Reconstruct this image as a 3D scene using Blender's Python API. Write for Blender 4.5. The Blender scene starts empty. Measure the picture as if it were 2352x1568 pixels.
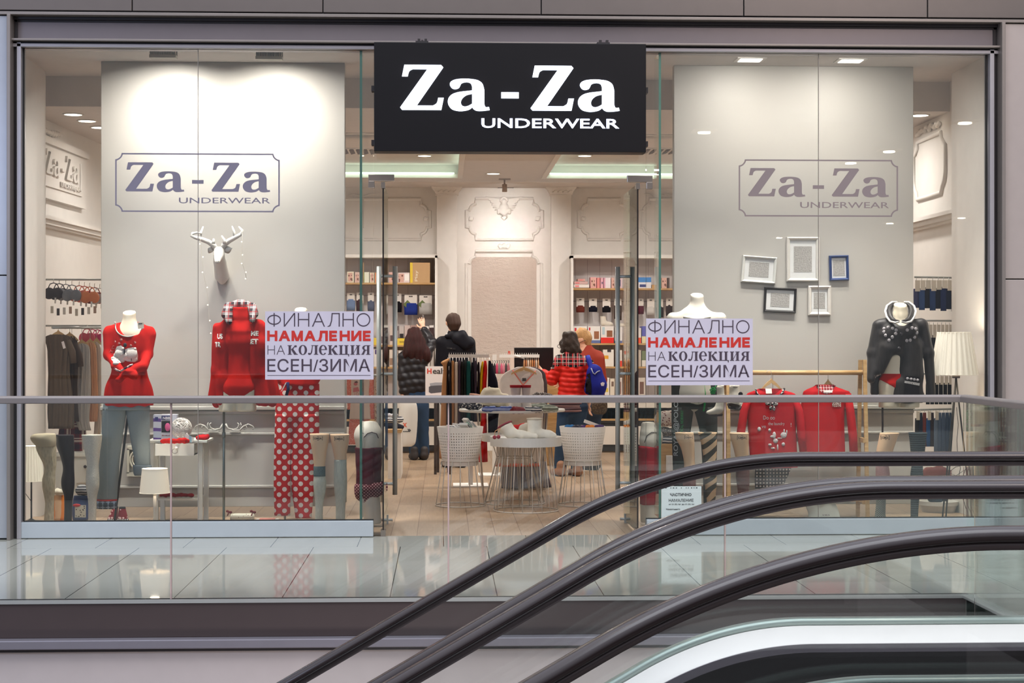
import bpy, bmesh, math, random
import numpy as np
from mathutils import Vector, Matrix
S = bpy.context.scene
COL = S.collection
R_ = random.Random(7)
PI = math.pi
# ---------------------------------------------------------------- camera
F = 3800.0; VX = 1018.0; VY = 779.0; H = 1.42
yaw = math.atan((1176 - VX) / F)
FW = Vector((math.sin(yaw), math.cos(yaw), 0)); RT = Vector((math.cos(yaw), -math.sin(yaw), 0)); UP = Vector((0, 0, 1))
cam = bpy.data.cameras.new('camera'); cam.sensor_width = 36.0; cam.lens = F * 36.0 / 2352
cam.shift_y = -(784 - VY) / 2352; cam.clip_start = .1; cam.clip_end = 200
co = bpy.data.objects.new('camera', cam); COL.objects.link(co)
co.location = (0, 0, H); co.rotation_euler = (PI / 2, 0, -yaw); S.camera = co
def at(px, py, Y):
    """the point at depth Y (metres from the camera's wall-parallel plane) seen at pixel px, py"""
    d = FW + RT * ((px - 1176) / F) + UP * (-(py - VY) / F)
    return Vector((0, 0, H)) + d * (Y / d.y)
def Xp(px, Y): return at(px, 700, Y).x
def Zp(py, Y): return H + (VY - py) / F * Y
def m(n, Y): return n * Y / F
def atz(px, py, z):
    """the point on the horizontal plane z seen at px, py"""
    d = FW + RT * ((px - 1176) / F) + UP * (-(py - VY) / F)
    return Vector((0, 0, H)) + d * ((z - H) / d.z)
# ---------------------------------------------------------------- view, world
S.view_settings.view_transform = 'Standard'; S.view_settings.look = 'None'
S.view_settings.gamma = 1.0; S.view_settings.use_curve_mapping = False
S.view_settings.exposure = 0.0
cy = S.cycles
cy.max_bounces = 10; cy.diffuse_bounces = 4; cy.glossy_bounces = 4; cy.transmission_bounces = 6
cy.transparent_max_bounces = 40; cy.caustics_reflective = False; cy.caustics_refractive = False
cy.sample_clamp_indirect = 4.0; cy.use_adaptive_sampling = True; cy.adaptive_threshold = 0.02
w = bpy.data.worlds.new('mall_air'); S.world = w; w.use_nodes = True
nt = w.node_tree; bg = nt.nodes['Background']; bg.inputs[0].default_value = (.84, .88, 1.0, 1)
# the hall: dim at eye level, bright where the glass roof is
tc = nt.nodes.new('ShaderNodeTexCoord'); sx = nt.nodes.new('ShaderNodeSeparateXYZ'); mr = nt.nodes.new('ShaderNodeMapRange')
nt.links.new(tc.outputs['Generated'], sx.inputs[0]); nt.links.new(sx.outputs[2], mr.inputs[0]); nt.links.new(mr.outputs[0], bg.inputs[1])
mr.inputs[1].default_value = -.1; mr.inputs[2].default_value = .9; mr.inputs[3].default_value = .12; mr.inputs[4].default_value = 1.7
# ---------------------------------------------------------------- lamps
def area(name, loc, to, size, power, col=(1, .87, .72), sy=None, spread=180, disk=False):
    l = bpy.data.lights.new(name, 'AREA'); l.energy = power; l.color = col; l.size = size
    l.shape = 'DISK' if disk else ('RECTANGLE' if sy else 'SQUARE')
    if sy: l.size_y = sy
    l.spread = math.radians(spread)
    o = bpy.data.objects.new(name, l); COL.objects.link(o); o.location = loc
    o.rotation_euler = (Vector(to) - Vector(loc)).to_track_quat('-Z', 'Y').to_euler()
    return o
WARM = (1, .945, .885)
# shop ceiling lamps (each sits in one of the shop's luminaires)
for (x, y) in ((-.9, 16.6), (.7, 16.4), (2.4, 16.6), (-1.0, 19.0), (.7, 18.6), (2.4, 19.0)):
    area('shop_lamp', (x, y, 3.33), (x, y, 0), .18, 38, WARM, disk=True, spread=170)
for (x, y) in ((-2.5, 15.2), (3.6, 14.6)): area('side_lamp', (x, y, 3.33), (x, y, 0), .18, 20, WARM, disk=True, spread=170)
area('cherub_spot', (.77, 19.9, 3.15), (.77, 21.1, 2.75), .08, 3.2, (1, .95, .9), disk=True, spread=80)
# display window washers: left pair strong, right pair softer
for px, pw in ((372, 20), (617, 20)):
    x = Xp(px, 12.5); area('window_lamp', (x, 12.6, 3.52), (x, 13.1, 2.3), .16, pw, (1, .95, .88), .10, 150)
for px, pw in ((1723, 11), (1953, 11)):
    x = Xp(px, 12.5); area('window_lamp', (x, 12.45, 3.56), (x, 12.95, 2.0), .2, pw, (1, .95, .88), .10, 165)
# unseen fill spots added close behind the glass to brighten the figures' fronts
for px in (160, 330, 520, 700, 1600, 1760, 1930, 2090):
    x = Xp(px, 12.15); area('front_fill', (x, 12.14, 3.57), (x, 12.45, .9), .12, 8.0, (1, .96, .9), disk=True, spread=66)
# the mall hall: its skylight far overhead and the lit shops across the hall
area('atrium_skylight', (0, 4.2, 9.5), (0, 5.5, 0), 9, 620, (.90, .94, 1.0), 7)
area('shop_across', (-7.5, 2.0, 3.5), (-2.6, 11.9, 1.6), 2.5, 170, (.55, .68, 1.0), 2.0)
area('lower_hall_fill', (0, 5.0, -3.0), (0, 9.1, -.7), 4, 110, (1, .88, .85), 1.5)  # unseen warm fill added to brighten the bulkhead below the ledge
area('mall_lamp', (4.8, 4.0, 6.5), (2.0, 11.9, 1.5), 2.0, 120, (1, .82, .70), 2.0)
# ---------------------------------------------------------------- materials
def lin(c):
    c = c / 255.0
    return c / 12.92 if c <= .04045 else ((c + .055) / 1.055) ** 2.4
def C(*a):
    if len(a) == 1: a = a[0]
    return (lin(a[0]), lin(a[1]), lin(a[2]), 1)
MATS = {}
class N:
    """small helper round a material's node tree"""
    def __init__(s, name):
        s.m = bpy.data.materials.new(name); s.m.use_nodes = True; s.t = s.m.node_tree; s.n = s.t.nodes
        s.b = s.n['Principled BSDF']; s.out = s.n['Material Output']
    def add(s, typ, **k):
        n = s.n.new(typ)
        for a, v in k.items(): setattr(n, a, v)
        return n
    def l(s, a, b): s.t.links.new(a, b)
    def co(s, kind='Object', scale=(1, 1, 1), rot=(0, 0, 0), loc=(0, 0, 0)):
        c = s.add('ShaderNodeTexCoord'); mp = s.add('ShaderNodeMapping')
        mp.inputs['Scale'].default_value = scale; mp.inputs['Rotation'].default_value = rot; mp.inputs['Location'].default_value = loc
        s.l(c.outputs[kind], mp.inputs[0]); return mp.outputs[0]
    def noise(s, vec, scale, detail=3, rough=.5):
        n = s.add('ShaderNodeTexNoise'); n.inputs['Scale'].default_value = scale; n.inputs['Detail'].default_value = detail
        n.inputs['Roughness'].default_value = rough
        s.l(vec, n.inputs['Vector']); return n.outputs['Fac']
    def math(s, op, a, b=None, c=None):
        n = s.add('ShaderNodeMath', operation=op)
        for i, v in enumerate((a, b, c)):
            if v is None: continue
            if isinstance(v, (int, float)): n.inputs[i].default_value = v
            else: s.l(v, n.inputs[i])
        return n.outputs[0]
    def mix(s, fac, a, b):
        n = s.add('ShaderNodeMix', data_type='RGBA')
        if isinstance(fac, (int, float)): n.inputs[0].default_value = fac
        else: s.l(fac, n.inputs[0])
        for i, v in ((6, a), (7, b)):
            if isinstance(v, tuple): n.inputs[i].default_value = v
            else: s.l(v, n.inputs[i])
        return n.outputs[2]
    def ramp(s, fac, *stops):
        n = s.add('ShaderNodeValToRGB'); e = n.color_ramp.elements
        e[0].position, e[0].color = stops[0]; e[1].position, e[1].color = stops[-1]
        for p, c in stops[1:-1]:
            q = e.new(p); q.color = c
        s.l(fac, n.inputs[0]); return n.outputs[0]
    def bump(s, h, strength=.3, dist=.01):
        n = s.add('ShaderNodeBump'); n.inputs['Strength'].default_value = strength; n.inputs['Distance'].default_value = dist
        s.l(h, n.inputs['Height']); s.l(n.outputs[0], s.b.inputs['Normal'])
    def sep(s, vec):
        n = s.add('ShaderNodeSeparateXYZ'); s.l(vec, n.inputs[0]); return n.outputs
    def set(s, col=None, rough=None, metal=None, spec=None):
        if col is not None:
            if isinstance(col, tuple): s.b.inputs['Base Color'].default_value = col
            else: s.l(col, s.b.inputs['Base Color'])
        if rough is not None: s.b.inputs['Roughness'].default_value = rough
        if metal is not None: s.b.inputs['Metallic'].default_value = metal
        if spec is not None: s.b.inputs['Specular IOR Level'].default_value = spec
        return s.m
def P(rgb, rough=.5, metal=0.0, spec=.5, name=None):
    """plain material with a faint procedural unevenness"""
    key = ('P', tuple(rgb), rough, metal, spec)
    if key in MATS: return MATS[key]
    n = N(name or 'paint_%d_%d_%d' % tuple(rgb)); v = n.co(); f = n.noise(v, 9, 2)
    c = C(rgb); d = tuple(x * .9 for x in c[:3]) + (1,)
    n.set(n.mix(f, d, c), rough, metal, spec); MATS[key] = n.m; return n.m
def cloth(rgb, rough=.85, weave=900, name=None, amp=.25, blot=.12):
    key = ('cloth', tuple(rgb), rough, weave, amp)
    if key in MATS: return MATS[key]
    n = N(name or 'cloth_%d_%d_%d' % tuple(rgb)); v = n.co(); f = n.noise(v, 14, 3); g = n.noise(v, weave, 1)
    c = C(rgb); d = tuple(x * (1 - 2 * blot) for x in c[:3]) + (1,)
    n.set(n.mix(f, d, c), rough, 0, .15); n.bump(g, amp, .002)
    MATS[key] = n.m; return n.m
def emis(rgb, strength, name):
    n = N(name); n.b.inputs['Base Color'].default_value = C(rgb); n.b.inputs['Emission Color'].default_value = C(rgb)
    n.b.inputs['Emission Strength'].default_value = strength; return n.m
def glassmat(name, tint, refl=1.0, rough=0.0):
    """thin architectural glass: clear transmission with a Fresnel reflection"""
    n = N(name); n.n.remove(n.b)
    fr = n.add('ShaderNodeFresnel'); fr.inputs[0].default_value = 1.5
    tr = n.add('ShaderNodeBsdfTransparent'); tr.inputs[0].default_value = tint + (1,)
    gl = n.add('ShaderNodeBsdfGlossy'); gl.inputs['Roughness'].default_value = rough; gl.inputs[0].default_value = (.95, 1, .98, 1)
    mx = n.add('ShaderNodeMixShader'); n.l(n.math('MULTIPLY', fr.outputs[0], refl), mx.inputs[0])
    n.l(tr.outputs[0], mx.inputs[1]); n.l(gl.outputs[0], mx.inputs[2]); n.l(mx.outputs[0], n.out.inputs[0]); return n.m
# ---------------------------------------------------------------- objects
def tag(o, label=None, cat=None, group=None, kind=None):
    if label: o['label'] = label
    if cat: o['category'] = cat
    if group: o['group'] = group
    if kind: o['kind'] = kind
    return o
def thing(name, label, cat, loc=(0, 0, 0), group=None, kind=None):
    o = bpy.data.objects.new(name, None); COL.objects.link(o); o.location = loc; o.empty_display_size = .05
    return tag(o, label, cat, group, kind)
def wl(o):
    v = Vector((0, 0, 0))
    while o is not None: v += o.location; o = o.parent
    return v
def link(name, me, parent=None, origin=None):
    """link a mesh built in world coordinates; its origin goes to the parent's (or to origin)"""
    off = wl(parent) if parent is not None else (Vector(origin) if origin is not None else None)
    if off is None:
        n = len(me.vertices); a = np.empty(n * 3); me.vertices.foreach_get('co', a); a = a.reshape(-1, 3)
        lo, hi = a.min(0), a.max(0); off = Vector(((lo[0] + hi[0]) / 2, (lo[1] + hi[1]) / 2, lo[2]))
    me.transform(Matrix.Translation(-off))
    o = bpy.data.objects.new(name, me); COL.objects.link(o)
    if parent is not None: o.parent = parent
    else: o.location = off
    return o
class MB:
    """collects geometry and links it as ONE mesh object"""
    def __init__(s): s.v = []; s.f = []; s.mi = []; s.sm = []; s.uv = []; s.cur = 0; s.M = None
    def _av(s, pts):
        b = len(s.v)
        for p in pts:
            p = Vector(p)
            s.v.append(s.M @ p if s.M is not None else p)
        return b
    def _af(s, idx, smooth=False, uv=None): s.f.append(tuple(idx)); s.mi.append(s.cur); s.sm.append(smooth); s.uv.append(uv)
    def quad(s, a, b, c, d):
        i = s._av((a, b, c, d)); s._af((i, i + 1, i + 2, i + 3)); return s
    def box(s, lo, hi):
        x0, y0, z0 = lo; x1, y1, z1 = hi
        b = s._av([(x0, y0, z0), (x1, y0, z0), (x1, y1, z0), (x0, y1, z0), (x0, y0, z1), (x1, y0, z1), (x1, y1, z1), (x0, y1, z1)])
        for q in ((3, 2, 1, 0), (4, 5, 6, 7), (0, 1, 5, 4), (1, 2, 6, 5), (2, 3, 7, 6), (3, 0, 4, 7)): s._af([b + k for k in q])
        return s
    def cbox(s, c, size): return s.box([c[k] - size[k] / 2 for k in range(3)], [c[k] + size[k] / 2 for k in range(3)])
    def obox(s, c, ax, ay, az):
        """box from its centre and three half-axis vectors"""
        c, ax, ay, az = map(Vector, (c, ax, ay, az))
        b = s._av([c + i * ax + j * ay + k * az for k in (-1, 1) for (i, j) in ((-1, -1), (1, -1), (1, 1), (-1, 1))])
        for q in ((3, 2, 1, 0), (4, 5, 6, 7), (0, 1, 5, 4), (1, 2, 6, 5), (2, 3, 7, 6), (3, 0, 4, 7)): s._af([b + k for k in q])
        return s
    def loft(s, rings, smooth=True, caps=True, closed=True):
        n = len(rings[0]); bs = [s._av(r) for r in rings]; cum = 0
        for a, b in zip(bs, bs[1:]):
            for k in range(n if closed else n - 1):
                k2 = (k + 1) % n
                s._af((a + k, a + k2, b + k2, b + k), smooth)
        if caps and closed:
            s._af([bs[0] + k for k in reversed(range(n))]); s._af([bs[-1] + k for k in range(n)])
        return s
    def ring(s, c, r, n=24, axis='Z', ry=None, ph=0):
        c = Vector(c); ry = r if ry is None else ry; o = []
        for k in range(n):
            a = 2 * PI * k / n + ph; x, y = r * math.cos(a), ry * math.sin(a)
            o.append(c + Vector({'Z': (x, y, 0), 'Y': (x, 0, -y), 'X': (0, x, y)}[axis]))
        return o
    def lathe(s, prof, c=(0, 0, 0), n=32, axis='Z', smooth=True, caps=True, sy=1.0):
        c = Vector(c); rs = []
        for r, z in prof:
            rs.append(s.ring(c + Vector({'Z': (0, 0, z), 'Y': (0, z, 0), 'X': (z, 0, 0)}[axis]), max(r, 1e-4), n, axis, max(r, 1e-4) * sy))
        return s.loft(rs, smooth, caps)
    def cyl(s, c, r, h, n=24, axis='Z', r2=None): return s.lathe([(r, 0), (r if r2 is None else r2, h)], c, n, axis)
    def tube(s, pts, r, n=8, closed=False, caps=True, sy=None):
        pts = [Vector(p) for p in pts]; rr = r if hasattr(r, '__len__') else [r] * len(pts)
        L = len(pts); rings = []; up = None
        for i, p in enumerate(pts):
            t = (pts[(i + 1) % L] - pts[i - 1]) if closed else (pts[min(i + 1, L - 1)] - pts[max(i - 1, 0)])
            if t.length < 1e-9: t = Vector((0, 0, 1))
            t.normalize()
            if up is None: up = Vector((0, 0, 1)) if abs(t.z) < .9 else Vector((0, 1, 0))
            u = (up - t * up.dot(t))
            if u.length < 1e-6: u = t.orthogonal()
            u.normalize(); v = t.cross(u); up = u
            rings.append([p + (u * math.cos(2 * PI * k / n) + v * math.sin(2 * PI * k / n)) * rr[i] for k in range(n)])
        if closed:
            rings.append(rings[0]); return s.loft(rings, True, False)
        return s.loft(rings, True, caps)
    def prism(s, outline, y0, y1, plane='XZ'):
        """flat outline (2-D) extruded between two depths"""
        n = len(outline)
        mk = {'XZ': lambda p, d: (p[0], d, p[1]), 'XY': lambda p, d: (p[0], p[1], d), 'YZ': lambda p, d: (d, p[0], p[1])}[plane]
        a = s._av([mk(p, y0) for p in outline]); b = s._av([mk(p, y1) for p in outline])
        s._af([a + k for k in range(n)]); s._af([b + k for k in reversed(range(n))])
        for k in range(n):
            k2 = (k + 1) % n; s._af((a + k2, a + k, b + k, b + k2))
        return s
    def ball(s, c, r, n=12, sc=(1, 1, 1)):
        c = Vector(c); rs = []
        for i in range(n // 2 + 1):
            t = PI * i / (n // 2); rr = max(math.sin(t), 1e-3)
            rs.append([c + Vector((r * rr * math.cos(2 * PI * k / n) * sc[0], r * rr * math.sin(2 * PI * k / n) * sc[1], -r * math.cos(t) * sc[2])) for k in range(n)])
        return s.loft(rs, True, True)
    def mesh(s, name, mats):
        me = bpy.data.meshes.new(name); me.from_pydata([tuple(v) for v in s.v], [], s.f)
        for mt in (mats if isinstance(mats, (list, tuple)) else [mats]): me.materials.append(mt)
        me.polygons.foreach_set('material_index', s.mi); me.polygons.foreach_set('use_smooth', s.sm)
        me.validate(); me.update()
        bm = bmesh.new(); bm.from_mesh(me); bmesh.ops.recalc_face_normals(bm, faces=bm.faces); bm.to_mesh(me); bm.free()
        return me
    def build(s, name, mats, parent=None, origin=None): return link(name, s.mesh(name, mats), parent, origin)
def bev(o, w=.004, seg=2, ang=40):
    b = o.modifiers.new('bevel', 'BEVEL'); b.width = w; b.segments = seg; b.limit_method = 'ANGLE'; b.angle_limit = math.radians(ang); b.harden_normals = False
    return o
def children(o): return list(o.children)
def copy_tree(o, parent=None):
    c = o.copy(); COL.objects.link(c)
    if parent is not None: c.parent = parent
    for ch in children(o): copy_tree(ch, c)
    return c
# ---------------------------------------------------------------- writing
DG = None
def text_mesh(body, size, ext=.001, offset=0.0, sx=1.0, space=1.0, align='CENTER', shear=0.0, width=None):
    """mesh of a line of writing in the XZ plane facing -Y, centred; width stretches it to that many metres"""
    cu = bpy.data.curves.new('writing', 'FONT'); cu.body = body; cu.size = size; cu.extrude = ext; cu.offset = offset
    cu.space_character = space; cu.align_x = align; cu.align_y = 'CENTER'; cu.shear = shear; cu.resolution_u = 3
    o = bpy.data.objects.new('writing', cu); COL.objects.link(o)
    dg = bpy.context.evaluated_depsgraph_get(); dg.update()
    me = bpy.data.meshes.new_from_object(o.evaluated_get(dg)); bpy.data.objects.remove(o); bpy.data.curves.remove(cu)
    n = len(me.vertices); a = np.empty(n * 3); me.vertices.foreach_get('co', a); a = a.reshape(-1, 3)
    lo, hi = a.min(0), a.max(0)
    if width: sx = width / (hi[0] - lo[0])
    cx = (lo[0] + hi[0]) / 2 if align == 'CENTER' else (lo[0] if align == 'LEFT' else hi[0]); cz = (lo[1] + hi[1]) / 2
    me.transform(Matrix.Rotation(PI / 2, 4, 'X') @ Matrix.Diagonal((sx, 1, 1, 1)) @ Matrix.Translation((-cx, -cz, 0)))
    return me
def fill_mesh(splines, ext=.001):
    """closed 2-D outlines (holes allowed) filled and extruded; XZ plane facing -Y"""
    cu = bpy.data.curves.new('outline', 'CURVE'); cu.dimensions = '2D'; cu.fill_mode = 'BOTH'; cu.extrude = ext
    for sp in splines:
        q = cu.splines.new('POLY'); q.points.add(len(sp) - 1); q.use_cyclic_u = True
        for k, (x, y) in enumerate(sp): q.points[k].co = (x, y, 0, 1)
    o = bpy.data.objects.new('outline', cu); COL.objects.link(o)
    dg = bpy.context.evaluated_depsgraph_get(); dg.update()
    me = bpy.data.meshes.new_from_object(o.evaluated_get(dg)); bpy.data.objects.remove(o); bpy.data.curves.remove(cu)
    me.transform(Matrix.Rotation(PI / 2, 4, 'X')); return me
def place(name, me, mat, loc, parent=None, rot=None, tilt=0.0):
    """put a writing mesh at a world point (tilt turns it in its own plane)"""
    me.materials.clear(); me.materials.append(mat)
    M = Matrix.Translation(loc)
    if rot is not None: M = M @ rot
    if tilt: M = M @ Matrix.Rotation(tilt, 4, 'Y')
    me.transform(M); return link(name, me, parent)
def join_meshes(ms):
    bm = bmesh.new()
    for x in ms: bm.from_mesh(x)
    me = bpy.data.meshes.new('joined'); bm.to_mesh(me); bm.free()
    for x in ms: bpy.data.meshes.remove(x)
    return me
def smooth_poly(pts, sharp=(), n=5):
    """closed Catmull-Rom through pts, keeping the listed corners sharp"""
    L = len(pts); out = []
    for i in range(L):
        p0, p1, p2, p3 = pts[i - 1], pts[i], pts[(i + 1) % L], pts[(i + 2) % L]
        if i in sharp: p0 = p1
        if (i + 1) % L in sharp: p3 = p2
        if i in sharp and (i + 1) % L in sharp: out.append(p1); continue
        for k in range(n):
            t = k / n; a = []
            for d in (0, 1):
                a.append(.5 * (2 * p1[d] + (p2[d] - p0[d]) * t + (2 * p0[d] - 5 * p1[d] + 4 * p2[d] - p3[d]) * t * t + (3 * p1[d] - p0[d] - 3 * p2[d] + p3[d]) * t ** 3))
            out.append(tuple(a))
    return out
# ---------------------------------------------------------------- soft forms: blended round cones turned into one skin
def sdf_mesh(prims, vox, k=.03, cuts=(), disp=None, smooth=1):
    """prims: (a, b, ra, rb[, (sx, sy, sz)[, k]]); cuts: functions of (X, Y, Z) >0 outside; returns verts, quads"""
    los, his = [], []
    for p in prims:
        a, b, ra, rb = np.array(p[0], float), np.array(p[1], float), p[2], p[3]
        r = max(ra, rb) * 1.25 * max(p[4] if len(p) > 4 and p[4] else (1,)) + vox * 3
        los.append(np.minimum(a, b) - r); his.append(np.maximum(a, b) + r)
    lo = np.min(los, 0); hi = np.max(his, 0); n = np.ceil((hi - lo) / vox).astype(int) + 1
    ax = [lo[i] + vox * np.arange(n[i]) for i in range(3)]
    D = np.full(n, 1.0, np.float32)
    for p, pl, ph in zip(prims, los, his):
        kk = p[5] if len(p) > 5 else k; sc = np.array(p[4] if len(p) > 4 and p[4] else (1, 1, 1), float)
        i0 = np.clip(((pl - kk * 2 - lo) / vox).astype(int), 0, n - 1); i1 = np.clip(((ph + kk * 2 - lo) / vox).astype(int) + 2, 1, n)
        g = np.meshgrid(*[ax[i][i0[i]:i1[i]] for i in range(3)], indexing='ij')
        a, b = np.array(p[0], float) / sc, np.array(p[1], float) / sc; ba = b - a; L2 = max(ba @ ba, 1e-12)
        q = [g[i] / sc[i] - a[i] for i in range(3)]
        h = np.clip((q[0] * ba[0] + q[1] * ba[1] + q[2] * ba[2]) / L2, 0, 1)
        d = np.sqrt(sum((q[i] - ba[i] * h) ** 2 for i in range(3))) - (p[2] + (p[3] - p[2]) * h)
        d = d * sc.min()
        sl = tuple(slice(i0[i], i1[i]) for i in range(3)); o = D[sl]
        hh = np.clip(.5 + .5 * (o - d) / kk, 0, 1)
        D[sl] = o * (1 - hh) + d * hh - kk * hh * (1 - hh)
    if cuts:
        G = np.meshgrid(*ax, indexing='ij')
        for c in cuts: D = np.maximum(D, c(*G))
    D[0], D[-1] = 1, 1; D[:, 0], D[:, -1] = 1, 1; D[:, :, 0], D[:, :, -1] = 1, 1
    ins = D < 0
    nx, ny, nz = D.shape
    cs = [D[i:nx - 1 + i, j:ny - 1 + j, l:nz - 1 + l] for i in (0, 1) for j in (0, 1) for l in (0, 1)]
    cnt = sum((c < 0).astype(np.int8) for c in cs); act = (cnt > 0) & (cnt < 8)
    idx = np.full(act.shape, -1, int); I = np.argwhere(act); idx[act] = np.arange(len(I))
    off = np.array([(i, j, l) for i in (0, 1) for j in (0, 1) for l in (0, 1)]); vals = np.stack([c[act] for c in cs], 1)
    sm = np.zeros((len(I), 3)); ct = np.zeros(len(I))
    for e in range(8):
        for f in range(e + 1, 8):
            if abs(off[e] - off[f]).sum() != 1: continue
            va, vb = vals[:, e], vals[:, f]; cr = (va < 0) != (vb < 0)
            t = np.where(cr, va / np.where(va == vb, 1, va - vb), 0)
            sm += np.where(cr[:, None], off[e] + (off[f] - off[e]) * t[:, None], 0); ct += cr
    V = (I + sm / np.maximum(ct, 1)[:, None]) * vox + lo
    Q = []
    for axn in range(3):
        sl0 = [slice(None)] * 3; sl1 = [slice(None)] * 3; sl0[axn] = slice(0, -1); sl1[axn] = slice(1, None)
        A, B = ins[tuple(sl0)], ins[tuple(sl1)]; E = np.argwhere(A != B)
        u, v = (axn + 1) % 3, (axn + 2) % 3
        E = E[(E[:, u] > 0) & (E[:, v] > 0) & (E[:, u] < D.shape[u] - 1) & (E[:, v] < D.shape[v] - 1)]
        du = np.zeros(3, int); dv = np.zeros(3, int); du[u] = 1; dv[v] = 1
        q = np.stack([idx[tuple((E - du - dv).T)], idx[tuple((E - dv).T)], idx[tuple(E.T)], idx[tuple((E - du).T)]], 1)
        fl = A[tuple(E.T)]; q[~fl] = q[~fl][:, ::-1]; Q.append(q)
    Q = np.concatenate(Q)
    for _ in range(smooth):
        acc = np.zeros_like(V); c = np.zeros(len(V))
        for a, b in ((0, 1), (1, 2), (2, 3), (3, 0)):
            np.add.at(acc, Q[:, a], V[Q[:, b]]); np.add.at(acc, Q[:, b], V[Q[:, a]]); np.add.at(c, Q[:, a], 1); np.add.at(c, Q[:, b], 1)
        V = V * .5 + .5 * acc / np.maximum(c, 1)[:, None]
    if disp is not None:
        fn = np.cross(V[Q[:, 2]] - V[Q[:, 0]], V[Q[:, 3]] - V[Q[:, 1]]); nr = np.zeros_like(V)
        for a in range(4): np.add.at(nr, Q[:, a], fn)
        nr /= np.maximum(np.linalg.norm(nr, axis=1), 1e-9)[:, None]
        V = V + nr * disp(V, nr)[:, None]
    return V, Q
def skin(name, prims, mat, parent, vox=.012, k=.03, cuts=(), disp=None, smooth=1, origin=None, M=None, extra=None):
    V, Q = sdf_mesh(prims, vox, k, cuts, disp, smooth)
    me = bpy.data.meshes.new(name); me.vertices.add(len(V)); me.vertices.foreach_set('co', V.ravel().astype(np.float32))
    me.loops.add(len(Q) * 4); me.loops.foreach_set('vertex_index', Q.ravel().astype(np.int32))
    me.polygons.add(len(Q)); me.polygons.foreach_set('loop_start', np.arange(0, len(Q) * 4, 4, dtype=np.int32))
    me.polygons.foreach_set('use_smooth', np.ones(len(Q), bool)); me.update(calc_edges=True); me.validate()
    for mm in (mat if isinstance(mat, (list, tuple)) else [mat]): me.materials.append(mm)
    if M is not None: me.transform(M)
    if extra is not None: extra(me)
    return link(name, me, parent, origin)
# ================================================================ the setting
YF = 11.96          # glass front of the shop
YP = 13.1           # back panels of the display windows
YB = 21.1           # rear wall of the shop
YR = 9.1            # edge of the hall floor, glass railing
ZU, ZC = 3.6, 3.35  # ceilings over the windows / in the shop
def struct(name, mb, mats, parent=None, origin=None):
    o = mb.build(name, mats, parent, origin)
    if parent is None: o['kind'] = 'structure'
    return o
def sbox(name, lo, hi, mat, parent=None, b=0, origin=None):
    o = struct(name, MB().box(lo, hi), mat, parent, origin)
    if b: bev(o, b)
    return o
# ---- materials of the building
def tilemat():
    n = N('polished_tile'); v = n.co(); x, y, z = n.sep(v)
    row = n.math('GREATER_THAN', y, 11.36)
    fx = n.math('FRACT', n.math('ADD', n.math('DIVIDE', n.math('ADD', x, .885 + .592 * 20), .592), n.math('MULTIPLY', row, .5)))
    j = n.math('LESS_THAN', n.math('ABSOLUTE', n.math('SUBTRACT', n.math('FRACT', n.math('ADD', fx, .5)), .5)), .0045)
    jy = n.math('LESS_THAN', n.math('ABSOLUTE', n.math('SUBTRACT', y, 11.36)), .0022)
    jj = n.math('MAXIMUM', j, n.math('MULTIPLY', jy, .35))
    f = n.noise(v, 3, 3); base = n.mix(f, C(196, 194, 180), C(206, 204, 192))
    n.set(n.mix(jj, base, C(70, 68, 64)), .045, 0, .75); return n.m
def woodfloor():
    n = N('oak_floor'); v = n.co('Object', (1, 1, 1), (0, 0, PI / 2)); b = n.add('ShaderNodeTexBrick')
    n.l(v, b.inputs['Vector']); b.offset = .37; b.inputs['Scale'].default_value = 1; b.inputs['Brick Width'].default_value = 1.25
    b.inputs['Row Height'].default_value = .19; b.inputs['Mortar Size'].default_value = .0022; b.inputs['Bias'].default_value = -.1
    b.inputs['Color1'].default_value = C(176, 150, 124); b.inputs['Color2'].default_value = C(156, 131, 107); b.inputs['Mortar'].default_value = C(112, 84, 62)
    g = n.noise(n.co('Object', (22, 1.3, 1)), 3.0, 5, .65); k = n.ramp(g, (.25, (.80, .78, .76, 1)), (.75, (1.05, 1.04, 1.03, 1)))
    mx = n.add('ShaderNodeMix', data_type='RGBA', blend_type='MULTIPLY'); mx.inputs[0].default_value = 1
    n.l(b.outputs['Color'], mx.inputs[6]); n.l(k, mx.inputs[7]); n.set(mx.outputs[2], .42, 0, .4); return n.m
def oak(name='oak', a=(196, 158, 104), b=(170, 130, 82), sc=(2, 2, 14)):
    if name in MATS: return MATS[name]
    n = N(name); g = n.noise(n.co('Object', sc), 4, 4, .6); n.set(n.ramp(g, (.3, C(b)), (.7, C(a))), .5); MATS[name] = n.m; return n.m
M_TILE = tilemat(); M_WOODF = woodfloor(); M_OAK = oak()
M_FASCIA = P((112, 102, 97), .38, .25); M_LINTEL = P((124, 114, 116), .35, .3); M_DARK = P((34, 26, 28), .5); M_TRIM = P((142, 132, 126), .35, .4)
M_ALU = P((176, 170, 174), .35, .3); M_GASKET = P((16, 13, 14), .6); M_PANELL = P((176, 178, 186), .25, .2); M_PANELR = P((186, 172, 166), .25, .2)  # left and right wall panels: each side's coloured light is in the tint
M_SILL = P((190, 196, 202), .35, .1); M_SLAB = P((66, 54, 53), .55); M_LOWER = P((190, 180, 177), .6); M_LEDGE = P((134, 130, 138), .35, .3)
M_WHITE = P((236, 231, 225), .6); M_PLASTER = P((240, 235, 229), .75); M_CEIL = P((222, 215, 210), .8); M_DISPLAY = P((186, 183, 176), .55)
M_STEEL = P((176, 178, 174), .36, .35); M_CHROME = P((150, 138, 128), .2, .6)
G_SHOP = glassmat('shop_glass', (.985, .99, .985)); G_RAIL = glassmat('railing_glass', (.98, .99, .984), .8); G_ESC = glassmat('balustrade_glass', (.985, .991, .987), .8)
M_EDGE = N('glass_edge').set(C(126, 190, 168), .25, 0, .6)
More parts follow.
